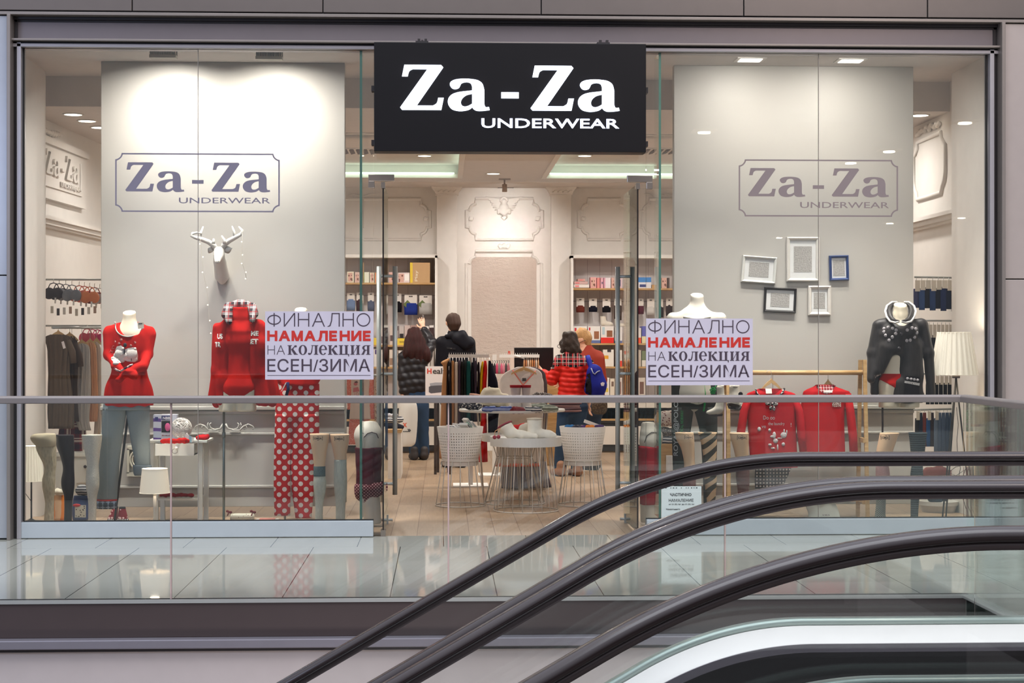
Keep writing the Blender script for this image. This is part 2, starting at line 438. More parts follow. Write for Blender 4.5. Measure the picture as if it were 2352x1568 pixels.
# ---- hall floor with the square opening for the escalators
fl = MB(); XV = Xp(2215, YR)          # right-hand edge of the opening
fl.box((-9, YR, -.16), (9, YF + .02, 0)); struct('floor', fl, M_TILE, origin=(0, 0, 0))
struct('floor', MB().box((XV, -1.5, -.16), (9, YR, 0)), M_TILE, origin=(0, 0, 0))
struct('floor', MB().box((-5.2, YF + .02, -.16), (5.4, YB + .3, 0)), M_WOODF, origin=(0, 0, 0))
# edge of the slab: dark band, steel ledge, pale bulkhead below
z1 = Zp(1456, YR); z2 = Zp(1477, YR)
sbox('trim_1', (-9, YR - .03, z1), (XV, YR, -.012), M_SLAB, b=.003)
sbox('trim_2', (XV - .0, -1.5, z1), (XV + .03, YR - .03, -.012), M_SLAB, b=.003)
sbox('trim_3', (-9, YR - .10, z2), (XV, YR, z1), M_LEDGE, b=.006)
sbox('trim_4', (-9, YR - .07, z2 - .018), (XV, YR, z2), M_DARK)
sbox('wall_below', (-9, YR - .045, -2.6), (XV, YR, z2 - .018), M_LOWER)
sbox('wall_below', (XV, -1.5, -2.6), (XV + .04, YR, z1), M_LOWER)
sbox('floor', (-9, -2, -3.6), (9, YR, -3.4), P((120, 112, 106), .5))
# ---- facade round the shop front
zt = lambda y: Zp(y, YF)
js = [-300, 307, 743, 1242, 1705, 2125, 2700]
for a, b in zip(js, js[1:]):
    sbox('wall_front', (Xp(a, YF) + .004, YF - .06, zt(35)), (Xp(b, YF) - .004, YF + .2, 4.6), M_FASCIA, b=.002)
sbox('wall_front', (-9, YF - .03, zt(60)), (9, YF + .2, 4.6), M_DARK)
XL, XR_ = Xp(27, YF), Xp(2295, YF)      # inner edges of the side walls
for nm, x0, x1, mt, yj in (('wall_left', -9, XL, M_PANELL, 635), ('wall_right', XR_, 9, M_PANELR, 640)):
    sbox(nm, (x0, YF - .10, zt(yj) + .004), (x1, YF + .1, zt(51)), mt, b=.003)
    sbox(nm, (x0, YF - .10, .012), (x1, YF + .1, zt(yj) - .004), mt, b=.003)
    sbox(nm, (x0, YF - .06, 0), (x1, YF + .1, zt(45)), M_DARK)
def rail(name, y0, y1, d0, mat, x0=27, x1=2295, b=.003): return sbox(name, (Xp(x0, YF), YF - d0, zt(y1)), (Xp(x1, YF), YF + .1, zt(y0)), mat, b=b)
rail('trim_5', 42, 49, .12, M_TRIM, -200, 2600); rail('trim_6', 49, 56, .05, M_DARK)
rail('trim_7', 56, 101, .02, M_LINTEL); rail('trim_8', 101, 106, .10, M_TRIM); rail('trim_9', 106, 110, .04, M_DARK); rail('trim_10', 110, 118, .06, M_ALU)
def post(name, x0, x1, d0, mat, y0=100, y1=1232): return sbox(name, (Xp(x0, YF), YF - d0, max(zt(y1), 0)), (Xp(x1, YF), YF + .08, zt(y0)), mat, b=.003)
post('trim_11', 27, 35, .14, M_TRIM, 49); post('trim_12', 35, 43, .03, M_DARK, 49); post('trim_13', 43, 53, .06, M_ALU, 108)
post('trim_14', 2287, 2295, .14, M_TRIM, 49); post('trim_15', 2278, 2287, .03, M_DARK, 49); post('trim_16', 2268, 2278, .06, M_ALU, 108)
# sill panels under the two windows
ZS = zt(1191)
for k, (a, b) in enumerate(((45, 858), (1484, 2270))):
    sbox('trim_%d' % (17 + k), (Xp(a, YF), YF - .05, .004), (Xp(b, YF), YF + .06, ZS - .006), M_SILL, b=.004)
# ---- windows: frameless panes in gaskets, a stiffening fin near the door
ZG = zt(118)
# hall ceiling spots behind the camera, seen mirrored in the panes
for px, py in ((1620, 303), (2230, 278), (2052, 345), (1962, 372), (2222, 498), (2054, 511), (1795, 545), (640, 0)):
    ym = 3.58 * F / (VY - py); x, y = (px - VX) / F * ym, 2 * YF - ym; o = sbox('ceiling', (x - .2, y - .2, 5.02), (x + .2, y + .2, 5.05), M_WHITE); MB().cyl((x, y, 4.995), .11, .025, 20).build('lens', bpy.data.materials.get('hall_spot') or emis((255, 240, 220), 22, 'hall_spot'), o)
def window(n, xs, xf):
    w = thing('window_%d' % n, None, None, (Xp(sum(xs) / len(xs), YF), YF, ZS), kind='structure')
    for a, b in zip(xs, xs[1:]): MB().box((Xp(a, YF) + .0015, YF - .006, ZS), (Xp(b, YF) - .0015, YF + .006, ZG)).build('pane', G_SHOP, w)
    MB().box((Xp(xf, YF) - .009, YF + .008, ZS), (Xp(xf, YF) + .009, YF + .26, ZG)).build('glass_fin', G_SHOP, w)
    MB().box((Xp(xf, YF) - .0085, YF + .006, ZS), (Xp(xf, YF) + .0085, YF + .0095, ZG)).build('fin_edge', M_EDGE, w)
    g = MB(); g.box((Xp(min(xs), YF), YF - .012, ZS - .012), (Xp(max(xs), YF), YF + .012, ZS)); g.build('sill_gasket', M_GASKET, w)
    g = MB(); g.box((Xp(min(xs), YF), YF - .012, ZG), (Xp(max(xs), YF), YF + .012, ZG + .012)); g.build('head_gasket', M_GASKET, w)
    e = 55 if n == 1 else 2265.5
    MB().box((Xp(e, YF) - .007, YF - .012, ZS), (Xp(e, YF) + .003, YF + .012, ZG)).build('jamb_gasket', M_GASKET, w)
    for x in xs[1:-1]: MB().box((Xp(x, YF) - .0018, YF - .0062, ZS), (Xp(x, YF) + .0018, YF + .0062, ZG)).build('joint_seal', P((170, 160, 150), .5), w)
    return w
window(1, (55, 455, 858), 829); window(2, (1484, 1880, 2265), 1516)
w3 = thing('window_3', None, None, (Xp(1170, YF), YF, zt(418)), kind='structure')
MB().box((Xp(858, YF) + .002, YF - .006, zt(418)), (Xp(1484, YF) - .002, YF + .006, ZG)).build('pane', G_SHOP, w3)
for n, (a, b) in enumerate(((858, 877), (1468, 1484))):
    w4 = thing('window_%d' % (4 + n), None, None, (Xp((a + b) / 2, YF), YF, 0), kind='structure')
    MB().box((Xp(a, YF) + .002, YF - .006, .01), (Xp(b, YF) - .002, YF + .006, zt(422))).build('pane', G_SHOP, w4)
# ---- glass doors standing open into the shop
def door(n, px, side):
    x = Xp(px, YF); d = thing('door_%d' % n, None, None, (x, YF, 0), kind='structure')
    zt0 = zt(421); zb = .02; y0, y1 = YF + .01, YF + .92
    MB().box((x - .005, y0, zb), (x + .005, y1, zt0)).build('leaf', G_SHOP, d)
    MB().box((x - .0055, y0 - .004, zb), (x + .0055, y0, zt0)).build('leaf_edge', P((30, 18, 14), .35), d)
    f = MB(); s = side
    f.box((min(x - s * .105, x + s * .08), YF - .02, zt(417)), (max(x - s * .105, x + s * .08), YF + .02, zt(402)))
    f.box((min(x - s * .105, x - s * .06), YF - .02, zt(433)), (max(x - s * .105, x - s * .06), YF + .02, zt(417)))
    bev(f.build('patch_fitting', M_CHROME, d), .003)
    MB().box((x - .014, YF - .012, zt(433)), (x + .014, YF + .06, zt(419))).build('top_pivot', M_CHROME, d)
    MB().box((x - .017, YF - .012, .0), (x + .017, YF + .10, .045)).build('floor_pivot', M_CHROME, d)
    yh = YF + .80; zh0, zh1 = Zp(1135, yh), Zp(612, yh); sp = .062
    hd = MB()
    for q in (-1, 1): hd.tube([(x + q * sp, yh, zh0), (x + q * sp, yh, zh1)], .0185, 16)
    hnd = hd.build('pull_handle', M_STEEL, d)
    r = MB()
    for zz in (zh0 + .085, zh0 + .93, zh1 - .075): r.tube([(x - sp, yh, zz), (x + sp, yh, zz)], .0115, 12)
    r.build('handle_spacer', M_STEEL, hnd)
    k = MB(); zl = Zp(1192, y1 - .1)
    k.box((x - .012, y1 - .14, zl - .04), (x + .012, y1 - .10, zl + .04)); k.tube([(x - .045, y1 - .12, zl), (x + .045, y1 - .12, zl)], .011, 10)
    k.build('floor_lock', M_STEEL, d)
door(1, 880, 1); door(2, 1465, -1)
# ---- display windows: floors, back panels, cheeks, ceiling
XP = ((Xp(232, YP), Xp(792, YP)), (Xp(1548, YP), Xp(2098, YP)))
XC0, XC1 = -3.23, 4.17
ZD = ZS - .02
def panelmat():
    n = N('display_panel'); v = n.co(); f = n.noise(v, 2.5, 2); n.set(n.mix(f, C(180, 176, 169), C(185, 181, 174)), .5); return n.m
M_PANEL = panelmat()
for k, (a, b) in enumerate(XP):
    sbox('wall_display', (a, YP, ZD), (b, YP + .09, ZU), M_PANEL, b=.004)
    xa, xb = (XC0, Xp(826, YF)) if k == 0 else (Xp(1520, YF), XC1)
    sbox('floor', (xa, YF + .06, 0), (xb, YP + .12, .02), M_WOODF, origin=(0, 0, 0))
    # wainscot rails on the lower part of each panel
    for (y0, y1, d) in ((932, 941, .05), (942, 950, .028), (992, 998, .022), (1112, 1119, .022)):
        sbox('trim_%d' % (20 + k), (a + .0, YP - d, Zp(y1, YP - d)), (b, YP, Zp(y0, YP - d)), M_DISPLAY, b=.006)
sbox('wall_left', (XC0 - .35, YF + .06, 0), (XC0, 13.6, ZU), M_WHITE)
sbox('wall_right', (XC1, YF + .06, 0), (XC1 + .4, 13.42, ZU), M_WHITE)
sbox('ceiling', (-5.2, YF + .0, ZU), (5.4, 13.95, ZU + .15), M_CEIL)
# ---- shop shell
lw0, lw1 = Vector((-3.56, 13.6, 0)), Vector((-3.11, 21.1, 0)); ld = (lw1 - lw0).normalized(); ln = Vector((ld.y, -ld.x, 0))   # ln points into the shop
def lwp(t, d, z): return lw0 + ld * t + ln * d + Vector((0, 0, z))
lb = MB(); lb.obox((lw0 + lw1) / 2 - ln * .1 + Vector((0, 0, 1.8)), ld * 3.9, ln * .1, (0, 0, 1.8)); struct('wall_left', lb, M_PLASTER)
XW = 4.29
sbox('wall_right', (XW, 13.4, 0), (XW + .2, YB + .2, ZU), M_PLASTER)
sbox('ceiling', (-5.2, 13.86, ZC), (5.4, 15.5, ZU + .1), M_CEIL)
sbox('ceiling', (-5.2, 15.5, ZC), (-3.0, 19.77, ZU + .1), M_CEIL); sbox('ceiling', (.23, 15.5, ZC), (1.17, 19.77, ZU + .1), M_CEIL); sbox('ceiling', (4.0, 15.5, ZC), (5.4, 19.77, ZU + .1), M_CEIL)
sbox('ceiling', (-5.2, 19.77, ZC), (5.4, YB + .3, ZU + .1), M_CEIL)
ZK = 3.50
for a, b in ((-3.0, .23), (1.17, 4.0)):
    sbox('ceiling', (a - .1, 15.4, ZK), (b + .1, 20.1, ZU + .1), M_CEIL)
    for (q0, q1) in (((a, 15.5), (b, 15.56)), ((a, 19.71), (b, 19.77)), ((a, 15.56), (a + .06, 19.71)), ((b - .06, 15.56), (b, 19.71))):
        sbox('trim_22', (q0[0], q0[1], ZC - .012), (q1[0], q1[1], ZC + .035), M_WHITE, b=.004)
    e = thing('cove_light', 'strip light glowing along the ceiling recess %s of the middle beam' % ('left' if a < 0 else 'right'), 'light', ((a + b) / 2, 19.7, ZC + .04), 'ceiling cove lights')
    MB().box((a + .1, 19.66, ZC + .036), (b - .1, 19.70, ZC + .05)).build('led_strip', emis((226, 255, 232), 3.5, 'led_glow'), e)
    MB().box((b - .05 if a < 0 else a + .02, 15.7, ZC + .036), (b - .02 if a < 0 else a + .05, 19.6, ZC + .05)).build('led_strip', bpy.data.materials['led_glow'], e)
sbox('wall_back', (-5.2, YB, 0), (5.4, YB + .25, ZU), M_PLASTER)
# ================================================================ sign, writing on the glass, railing, escalators
def fit(me, x0, x1, y0, y1, Y):
    """scale a writing mesh to the pixel box seen at depth Y; returns the mesh and its centre"""
    n = len(me.vertices); a = np.empty(n * 3); me.vertices.foreach_get('co', a); a = a.reshape(-1, 3); lo, hi = a.min(0), a.max(0)
    W, Hh = Xp(x1, Y) - Xp(x0, Y), Zp(y0, Y) - Zp(y1, Y)
    me.transform(Matrix.Diagonal((W / (hi[0] - lo[0]), 1, Hh / (hi[2] - lo[2]), 1)) @ Matrix.Translation((-(lo[0] + hi[0]) / 2, 0, -(lo[2] + hi[2]) / 2)))
    return me, Vector((Xp((x0 + x1) / 2, Y), Y, Zp((y0 + y1) / 2, Y)))
def write(body, box, Y, mat, parent, name='lettering', offset=0.0, ext=.0006):
    me = text_mesh(body, .1, ext, offset); me, c = fit(me, *box, Y); return place(name, me, mat, c, parent)
ZG_ = [(125, 258), (478, 258), (498, 280), (243, 642), (400, 642), (436, 618), (450, 568), (503, 568), (480, 682), (103, 682), (85, 660), (347, 297), (205, 297), (172, 318), (157, 366), (103, 366)]
AG_ = [(562, 440), (576, 412), (620, 393), (690, 386), (760, 388), (830, 400), (875, 432), (893, 490), (893, 625), (906, 653), (938, 652), (945, 680), (880, 688), (825, 688), (795, 675), (778, 655), (745, 678), (690, 690), (640, 690), (585, 675), (553, 640), (543, 600), (556, 560), (592, 530), (645, 513), (705, 505), (776, 497), (776, 460), (764, 430), (735, 418), (700, 420), (672, 432), (660, 455), (645, 475), (610, 484), (580, 472)]
AH_ = [(776, 527), (722, 541), (684, 570), (668, 605), (676, 637), (702, 649), (738, 643), (776, 622)]
def zaza(ext):
    """the Za - Za wordmark in its own units (0..1 wide)"""
    z = smooth_poly(ZG_, (0, 1, 2, 3, 4, 6, 7, 8, 9, 10, 11, 12, 14, 15)); a = smooth_poly(AG_, (7, 8, 10, 11, 15, 26, 27)); h = smooth_poly(AH_, (0, 7))
    dash = [(1057, 512), (1225, 512), (1225, 567), (1057, 567)]; sps = []
    sh = lambda pts, dx, dy: [((x + dx - 85) / 2112, -(y + dy - 258) / 2112) for x, y in pts]
    for dx, dy in ((0, 0), (1255, 0)): sps += [sh(z, dx, dy), sh(a, dx, dy), sh(h, dx, dy)]
    sps.append(sh(dash, 0, 0)); return fill_mesh(sps, ext)
# ---- illuminated shop sign
YS = YF - .30
sg = thing('shop_sign', 'black rectangular lightbox with glowing white lettering above the shop entrance', 'sign', (Xp(1171, YS), YS, Zp(348, YS)))
b = MB(); b.box((Xp(859, YS), YS, Zp(348, YS)), (Xp(1484, YS), YS + .17, Zp(98, YS))); bev(b.build('panel', N('lightbox_black').set(C(15, 12, 15), .4, 0, .25), sg), .004)
M_GLOW = emis((232, 240, 255), 2.6, 'sign_glow')
me, c = fit(zaza(.009), 920, 1423, 151, 256, YS); c.y = YS - .016; place('lettering', me, M_GLOW, c, sg)
me = text_mesh('UNDERWEAR', .1, .006, .0014); me, c = fit(me, 1106, 1422, 272, 294, YS); c.y = YS - .012; place('lettering', me, emis((225, 232, 255), 2.0, 'sign_glow_small'), c, sg)
for px in (969, 1387):
    x = Xp(px, YS); b = MB(); b.box((x - .045, YS + .03, Zp(98, YS)), (x + .045, YS + .12, Zp(93, YS))); b.box((x - .03, YS + .03, Zp(93, YS)), (x - .012, YS + .06, Zp(88, YS))); b.box((x + .018, YS + .03, Zp(93, YS)), (x + .036, YS + .06, Zp(88, YS)))
    b.tube([(x, YS + .1, Zp(95, YS)), (x, YF - .05, Zp(80, YS))], .008, 8); b.build('bracket', M_DARK, sg)
for px, q in ((856, -1), (1487, 1)):
    for y0, y1 in ((195, 208), (320, 332)):
        x = Xp(px, YS); MB().box((x - .012, YS + .06, Zp(y1, YS)), (x + .012, YS + .14, Zp(y0, YS))).build('side_clamp', M_DARK, sg)
# ---- fittings on the window ceilings
for k, (px, y0, y1) in enumerate(((373, 122, 137), (617, 123, 139))):
    Yw = 12.5; q = thing('window_light', '%s slatted metal light box on the left window ceiling' % ('left' if k == 0 else 'right'), 'light', at(px, y0, Yw), 'slatted window lights'); x, w_ = Xp(px, Yw), m(30, Yw); MB().box((x - w_, Yw, Zp(y1, Yw)), (x + w_, Yw + .09, Zp(y1 - 7, Yw))).build('housing', P((176, 172, 160), .45, .3), q)
    MB().box((x - w_ - .03, Yw - .06, ZU - .008), (x + w_ + .03, Yw + .12, ZU)).build('ceiling_plate', M_WHITE, q); MB().box((x - w_, Yw + .045, Zp(y1 - 7, Yw)), (x + w_, Yw + .09, ZU)).build('reflector', P((90, 84, 76), .5), q)
    for j in range(16): u = x - w_ + w_ * 2 * (j + .5) / 16; MB().box((u - .003, Yw, Zp(y1 - 7, Yw)), (u + .003, Yw + .05, ZU - .008)).build('slat', P((206, 200, 186), .45), q)
for k, (px, y0) in enumerate(((1723, 136), (1954, 138))):
    p = atz(px, y0, ZU); q = thing('window_light', '%s recessed rectangular light in the right window ceiling' % ('left' if k == 0 else 'right'), 'light', (p.x, p.y, ZU), 'recessed window lights'); MB().box((p.x - .115, p.y - .10, ZU - .008), (p.x + .115, p.y + .10, ZU)).build('frame', M_WHITE, q); MB().box((p.x - .085, p.y - .07, ZU - .012), (p.x + .085, p.y + .07, ZU - .008)).build('lens', bpy.data.materials.get('window_lens') or emis((255, 248, 236), 3, 'window_lens'), q)
# ---- wordmark decals on the two panes
def decal(x0, x1, y0, y1, mat, lab, lx, ux):
    Y = YF - .0075; d = thing('window_decal', lab, 'decal', (Xp((x0 + x1) / 2, Y), Y, Zp(y1, Y)), 'framed wordmarks on the glass')
    W, Hh = Xp(x1, Y) - Xp(x0, Y), Zp(y0, Y) - Zp(y1, Y); t = .0105; r = .052
    def path(ins, rr):
        w_, h_ = W / 2 - ins, Hh / 2 - ins; o = []
        for sx, sy, a0 in ((1, 1, PI), (-1, 1, 1.5 * PI), (-1, -1, 0), (1, -1, .5 * PI)):
            cx, cy_ = sx * (W / 2 + .002), sy * (Hh / 2 + .002); s0 = [(cx + rr * math.cos(a0 + u * PI / 2 / 8), cy_ + rr * math.sin(a0 + u * PI / 2 / 8)) for u in range(9)]
            if sx * sy > 0: pass
            pts = s0 if True else s0
            pts = [(max(-w_, min(w_, x)), max(-h_, min(h_, y))) for x, y in pts]
            o += pts[::-1]
        return o
    me = fill_mesh([path(0, r - t / 2), path(t, r + t / 2)], .0004)
    place('border', me, mat, Vector((Xp((x0 + x1) / 2, Y), Y, Zp((y0 + y1) / 2, Y))), d)
    me, c = fit(zaza(.0004), *lx, Y); place('lettering', me, mat, c, d)
    write('UNDERWEAR', ux, Y, mat, d, offset=.0006, ext=.0004)
decal(265, 643, 355, 489, P((124, 118, 134), .5), 'bluish grey framed wordmark on the left window above the deer head', (288, 621, 376, 444), (411, 621, 456, 469))  # same vinyl on both panes; the light on each window is in its tint
decal(1697, 2063, 363, 495, P((136, 122, 122), .5), 'brownish grey framed wordmark on the right window above the picture frames', (1718, 2042, 383, 450), (1838, 2042, 461, 475))
# ---- sale posters
def ell(cx, cy_, rx, ry, a0=0, a1=360, n=28): return [(cx + rx * math.cos(math.radians(a0 + (a1 - a0) * k / n)), cy_ + ry * math.sin(math.radians(a0 + (a1 - a0) * k / n))) for k in range(n + (0 if a1 - a0 == 360 else 1))]
def serif_word():
    """bold serif letters к о л е к ц и я, x-height 1"""
    mb = MB(); x = 0
    q_ = [0]
    def pr(p): q_[0] += 1; mb.prism(p, -.0006 - q_[0] * 4e-6, .0006)
    def rect(a, b, c, d): pr([(a, b), (c, b), (c, d), (a, d)])
    def stem(a, wd=.24, top=True, bot=True):
        rect(a, 0, a + wd, 1)
        if top: rect(a - .1, .93, a + wd + .1, 1)
        if bot: rect(a - .1, 0, a + wd + .1, .07)
    def ring(pa, pb): pr(pa + pb[::-1])
    def ka(a):
        stem(a); pr([(a + .22, .52), (a + .30, .60), (a + .52, .80), (a + .62, .98), (a + .82, 1.0), (a + .86, .84), (a + .74, .76), (a + .64, .84), (a + .60, .74), (a + .42, .52)])
        pr([(a + .34, .58), (a + .48, .60), (a + .86, .07), (a + .96, .07), (a + .96, 0), (a + .58, 0), (a + .30, .46)])
    def o_(a):
        o, i = ell(a + .44, .5, .44, .53), ell(a + .44, .5, .2, .46)
        for k in range(len(o)):
            k2 = (k + 1) % len(o); pr([o[k], o[k2], i[k2], i[k]])
    ka(.1); x = 1.14; o_(x); x = 2.12
    pr([(x + .42, .93), (x + .50, .93), (x + .44, .3), (x + .34, .06), (x + .18, -.03), (x + .02, .02), (x, .14), (x + .10, .22), (x + .22, .14), (x + .30, .24), (x + .36, .5)]); rect(x + .36, .93, x + 1.05, 1); stem(x + .72, .24)
    x = 3.26; o, i = ell(x + .42, .5, .42, .53, 0, 320), ell(x + .44, .5, .2, .46, 0, 320)
    for k in range(len(o) - 1): pr([o[k], o[k + 1], i[k + 1], i[k]])
    rect(x + .2, .5, x + .84, .57)
    ka(4.3); x = 5.44; stem(x); stem(x + .56); rect(x + .2, 0, x + .6, .08); pr([(x + .84, .07), (x + .98, .07), (x + .96, -.2), (x + .90, -.2), (x + .86, 0), (x + .80, 0)])
    x = 6.64; stem(x); stem(x + .58); pr([(x + .22, .16), (x + .6, .9), (x + .6, .78), (x + .22, .06)])
    x = 7.72; stem(x + .56); o, i = ell(x + .46, .72, .40, .28, 90, 270), ell(x + .46, .72, .17, .21, 90, 270)
    for k in range(len(o) - 1): pr([o[k], o[k + 1], i[k + 1], i[k]])
    rect(x + .44, .93, x + .6, 1); rect(x + .4, .44, x + .6, .51); pr([(x + .44, .48), (x + .22, .48), (x + .02, .07), (x - .04, .07), (x - .04, 0), (x + .22, 0)])
    return mb.mesh('serif', P((72, 58, 72), .6))
GLYPH = {  # polylines in a unit-high box, width last
 'И': ([[(0, 0), (0, 1)], [(1, 0), (1, 1)], [(0, 0), (1, 1)]], .8), 'Н': ([[(0, 0), (0, 1)], [(1, 0), (1, 1)], [(0, .52), (1, .52)]], .8), 'А': ([[(0, 0), (.5, 1)], [(1, 0), (.5, 1)], [(.18, .36), (.82, .36)]], .92),
 'М': ([[(0, 0), (0, 1)], [(1, 0), (1, 1)], [(0, 1), (.5, 0)], [(1, 1), (.5, 0)]], .92), 'Л': ([[(1, 0), (1, 1)], [(.36, 1), (1, 1)], [(.36, 1), (.30, .42), (.16, .08), (0, .0)]], .86), 'Е': ([[(0, 0), (0, 1)], [(0, 1), (1, 1)], [(0, .5), (.92, .5)], [(0, 0), (1, 0)]], .68)}
def strokes(word, th, mat, sp=.34):
    mb = MB(); x0 = 0; h2 = th / 2; q_ = [0]
    def seg(a, b):
        dx, dy = b[0] - a[0], b[1] - a[1]
        if abs(dx) < 1e-6: pts = [(a[0] - h2, min(a[1], b[1])), (a[0] + h2, min(a[1], b[1])), (a[0] + h2, max(a[1], b[1])), (a[0] - h2, max(a[1], b[1]))]
        elif abs(dy) < 1e-6:
            y = min(max(a[1], h2 * .9), 1 - h2 * .9); pts = [(a[0], y - h2 * .9), (b[0], y - h2 * .9), (b[0], y + h2 * .9), (a[0], y + h2 * .9)]
        else:
            k = h2 * math.hypot(dx, dy) / abs(dy); pts = [(a[0] - k, a[1]), (a[0] + k, a[1]), (b[0] + k, b[1]), (b[0] - k, b[1])]
        q_[0] += 1; mb.prism(pts, -.0006 - q_[0] * 3e-5, .0006)
    for ch in word:
        if ch in 'ОФ':
            w_ = .98; o, i = ell(x0 + w_ / 2, .5, w_ / 2 + h2, (.5 if ch == 'О' else .37), 0, 360, 40), ell(x0 + w_ / 2, .5, w_ / 2 - h2, (.5 if ch == 'О' else .37) - th, 0, 360, 40)
            for k in range(40): k2 = (k + 1) % 40; mb.prism([o[k], o[k2], i[k2], i[k]], -.0006, .0006)
            if ch == 'Ф': seg((x0 + w_ / 2, 0), (x0 + w_ / 2, 1))
        else:
            ls, w_ = GLYPH[ch]
            for l in ls:
                for a, b in zip(l, l[1:]): seg((x0 + a[0] * w_, a[1]), (x0 + b[0] * w_, b[1]))
        x0 += w_ + sp
    return mb.mesh('strokes', mat)
def put(me, bx, Y, mat, p): me, c = fit(me, *bx, Y); place('lettering', me, mat, c, p)
M_INK = P((70, 56, 70), .6); M_REDINK = P((200, 40, 30), .6); M_PAPER = P((206, 198, 212), .6)
def poster(x0, y0, x1, y1, lab):
    Y = YF - .0085; p = thing('sale_poster', lab, 'poster', (Xp((x0 + x1) / 2, Y), Y, Zp(y1, Y)), 'large sale posters on the glass')
    MB().box((Xp(x0, Y), Y - .0006, Zp(y1, Y)), (Xp(x1, Y), Y + .0006, Zp(y0, Y))).build('paper', M_PAPER, p)
    k = (x1 - x0) / 1312; bx = lambda a, b, c, d: (x0 + (a - 45) * k, x0 + (b - 45) * k, y0 + (c - 605) * k, y0 + (d - 605) * k); Yt = Y - .0014
    put(strokes('ФИНАЛНО', .085, M_INK, .30), bx(72, 1318, 625, 789), Yt, M_INK, p)
    put(strokes('НАМАЛЕНИЕ', .27, M_REDINK, .42), bx(70, 1322, 838, 963), Yt, M_REDINK, p)
    put(strokes('НА', .08, M_INK, .30), bx(74, 284, 1015, 1126), Yt, M_INK, p)
    me, c = fit(serif_word(), *bx(318, 1318, 1010, 1150), Yt); place('lettering', me, M_INK, c, p)
    write('ЕСЕН/ЗИМА', bx(72, 1316, 1178, 1334), Yt, M_INK, p, offset=.0006)
    u = bx(72, 1320, 1374, 1380); MB().box((Xp(u[0], Yt), Yt - .0004, Zp(u[3], Yt)), (Xp(u[1], Yt), Yt + .0004, Zp(u[2], Yt))).build('rule', M_INK, p)
poster(609, 715, 858, 871, 'pale lilac sale poster with red word on the left window beside the door')
poster(1484, 731, 1729, 885, 'pale lilac sale poster with red word on the right window beside the door')
# small notice low on the right pane
Y = YF - .0085; p = thing('notice', 'small white printed notice low on the right window beside the striped leg form', 'notice', (Xp(1565, Y), Y, Zp(1206, Y)))
MB().box((Xp(1519, Y), Y - .0006, Zp(1210, Y)), (Xp(1611, Y), Y + .0006, Zp(1118, Y))).build('paper', P((214, 222, 220), .6), p)
M_BLK = P((44, 46, 50), .6)
for t_, bx, of in (('ЧАСТИЧНО', (1539, 1588, 1134, 1141), .003), ('НАМАЛЕНИЕ', (1536, 1593, 1147, 1154), .001), ('от 01.02.16г до 01.03.16г', (1536, 1595, 1158, 1162), .001), ('Намалението', (1530, 1562, 1169, 1173), .001)): write(t_, bx, Y - .0014, M_BLK, p, offset=of)
x = 1522
while x < 1606:
    w_ = R_.choice((2, 3, 4)); MB().box((Xp(x, Y), Y - .0016, Zp(1123, Y)), (Xp(x + w_, Y), Y - .001, Zp(1121, Y))).build('border_mark', M_BLK, p); x += w_ + R_.choice((3, 5, 9))
# ---- glass railing round the opening
rl = thing('glass_railing', 'frameless glass railing with brushed steel handrail along the edge of the hall floor', 'railing', (0, YR, 0))
ZH = Zp(916.5, YR); yl = 6.75
prof = [(-.034, -.02), (-.034, .012), (-.024, .021), (.024, .021), (.034, .012), (.034, -.02)]
h = MB(); rings = []
for (x, y, ang) in ((-9, YR, 0), (XV, YR, PI / 4), (XV, yl, PI / 2)):
    d = Vector((math.sin(ang), math.cos(ang), 0)) if ang else Vector((0, 1, 0))
    if ang == PI / 2: d = Vector((1, 0, 0))
    if ang == PI / 4: d = Vector((1, 1, 0))
    rings.append([Vector((x, y, ZH)) + d * a + Vector((0, 0, c_)) for a, c_ in prof])
h.loft(rings, False); bev(h.build('handrail', P((136, 128, 124), .42, .3), rl), .004)
jx = [-1500, -880, -245, 393, 1030, 1665, 2215]
for a, b_ in zip(jx, jx[1:]): MB().box((Xp(a, YR) + .004, YR - .006, -.0), (Xp(b_, YR) - .004, YR + .006, ZH - .018)).build('glass_panel', G_RAIL, rl)
y = YR - .01
while y > 7.5: MB().box((XV - .006, y - 1.12, 0), (XV + .006, y - .004, ZH - .018)).build('glass_panel', G_RAIL, rl); y -= 1.13
for x in jx[1:-1]: MB().box((Xp(x, YR) - .0045, YR - .0055, .0), (Xp(x, YR) + .0045, YR + .0055, ZH - .018)).build('joint_seal', P((196, 170, 164), .5), rl)
b = MB(); b.box((-9, YR - .028, -.01), (XV + .02, YR + .028, .004)); b.build('base_channel', M_GASKET, rl)
b = MB(); b.box((XV - .028, yl, -.01), (XV + .028, YR - .03, .004)); b.build('base_channel', M_STEEL, rl)
b = MB(); b.box((-9, YR - .040, -.014), (XV, YR - .030, .006)); b.build('cover_strip', M_STEEL, rl)
# ---- escalators: horizontal at the right, falling to the left at 30 degrees
def epath(X0, d, Rr=1.90, z=.97, xmax=3.2, zmin=-3.2, x_start=None):
    """points along the run at distance d under the handrail line"""
    r = Rr - d; cz = z - Rr; pts = ([(xmax + (.3 - d) * math.cos(math.radians(u)), z - .3 + (.3 - d) * math.sin(math.radians(u))) for u in range(-90, 90, 15)] if d < .03 else []) + [(xmax, z - d), (X0 + .02, z - d)]
    for k in range(0, 25): a = math.radians(30) * k / 24; pts.append((X0 - r * math.sin(a), cz + r * math.cos(a)))
    x, zz = pts[-1]; t = (zz - zmin) / math.tan(math.radians(30)); pts.append((x - t, zmin)); return pts
M_RUB = N('handrail_rubber').set(C(40, 28, 28), .22, 0, .6); M_DECK = P((240, 236, 232), .5); M_SKIRT = N('skirt').set(C(58, 54, 54), .22, .4, .6); M_PROFILE = P((128, 118, 116), .35, .5)
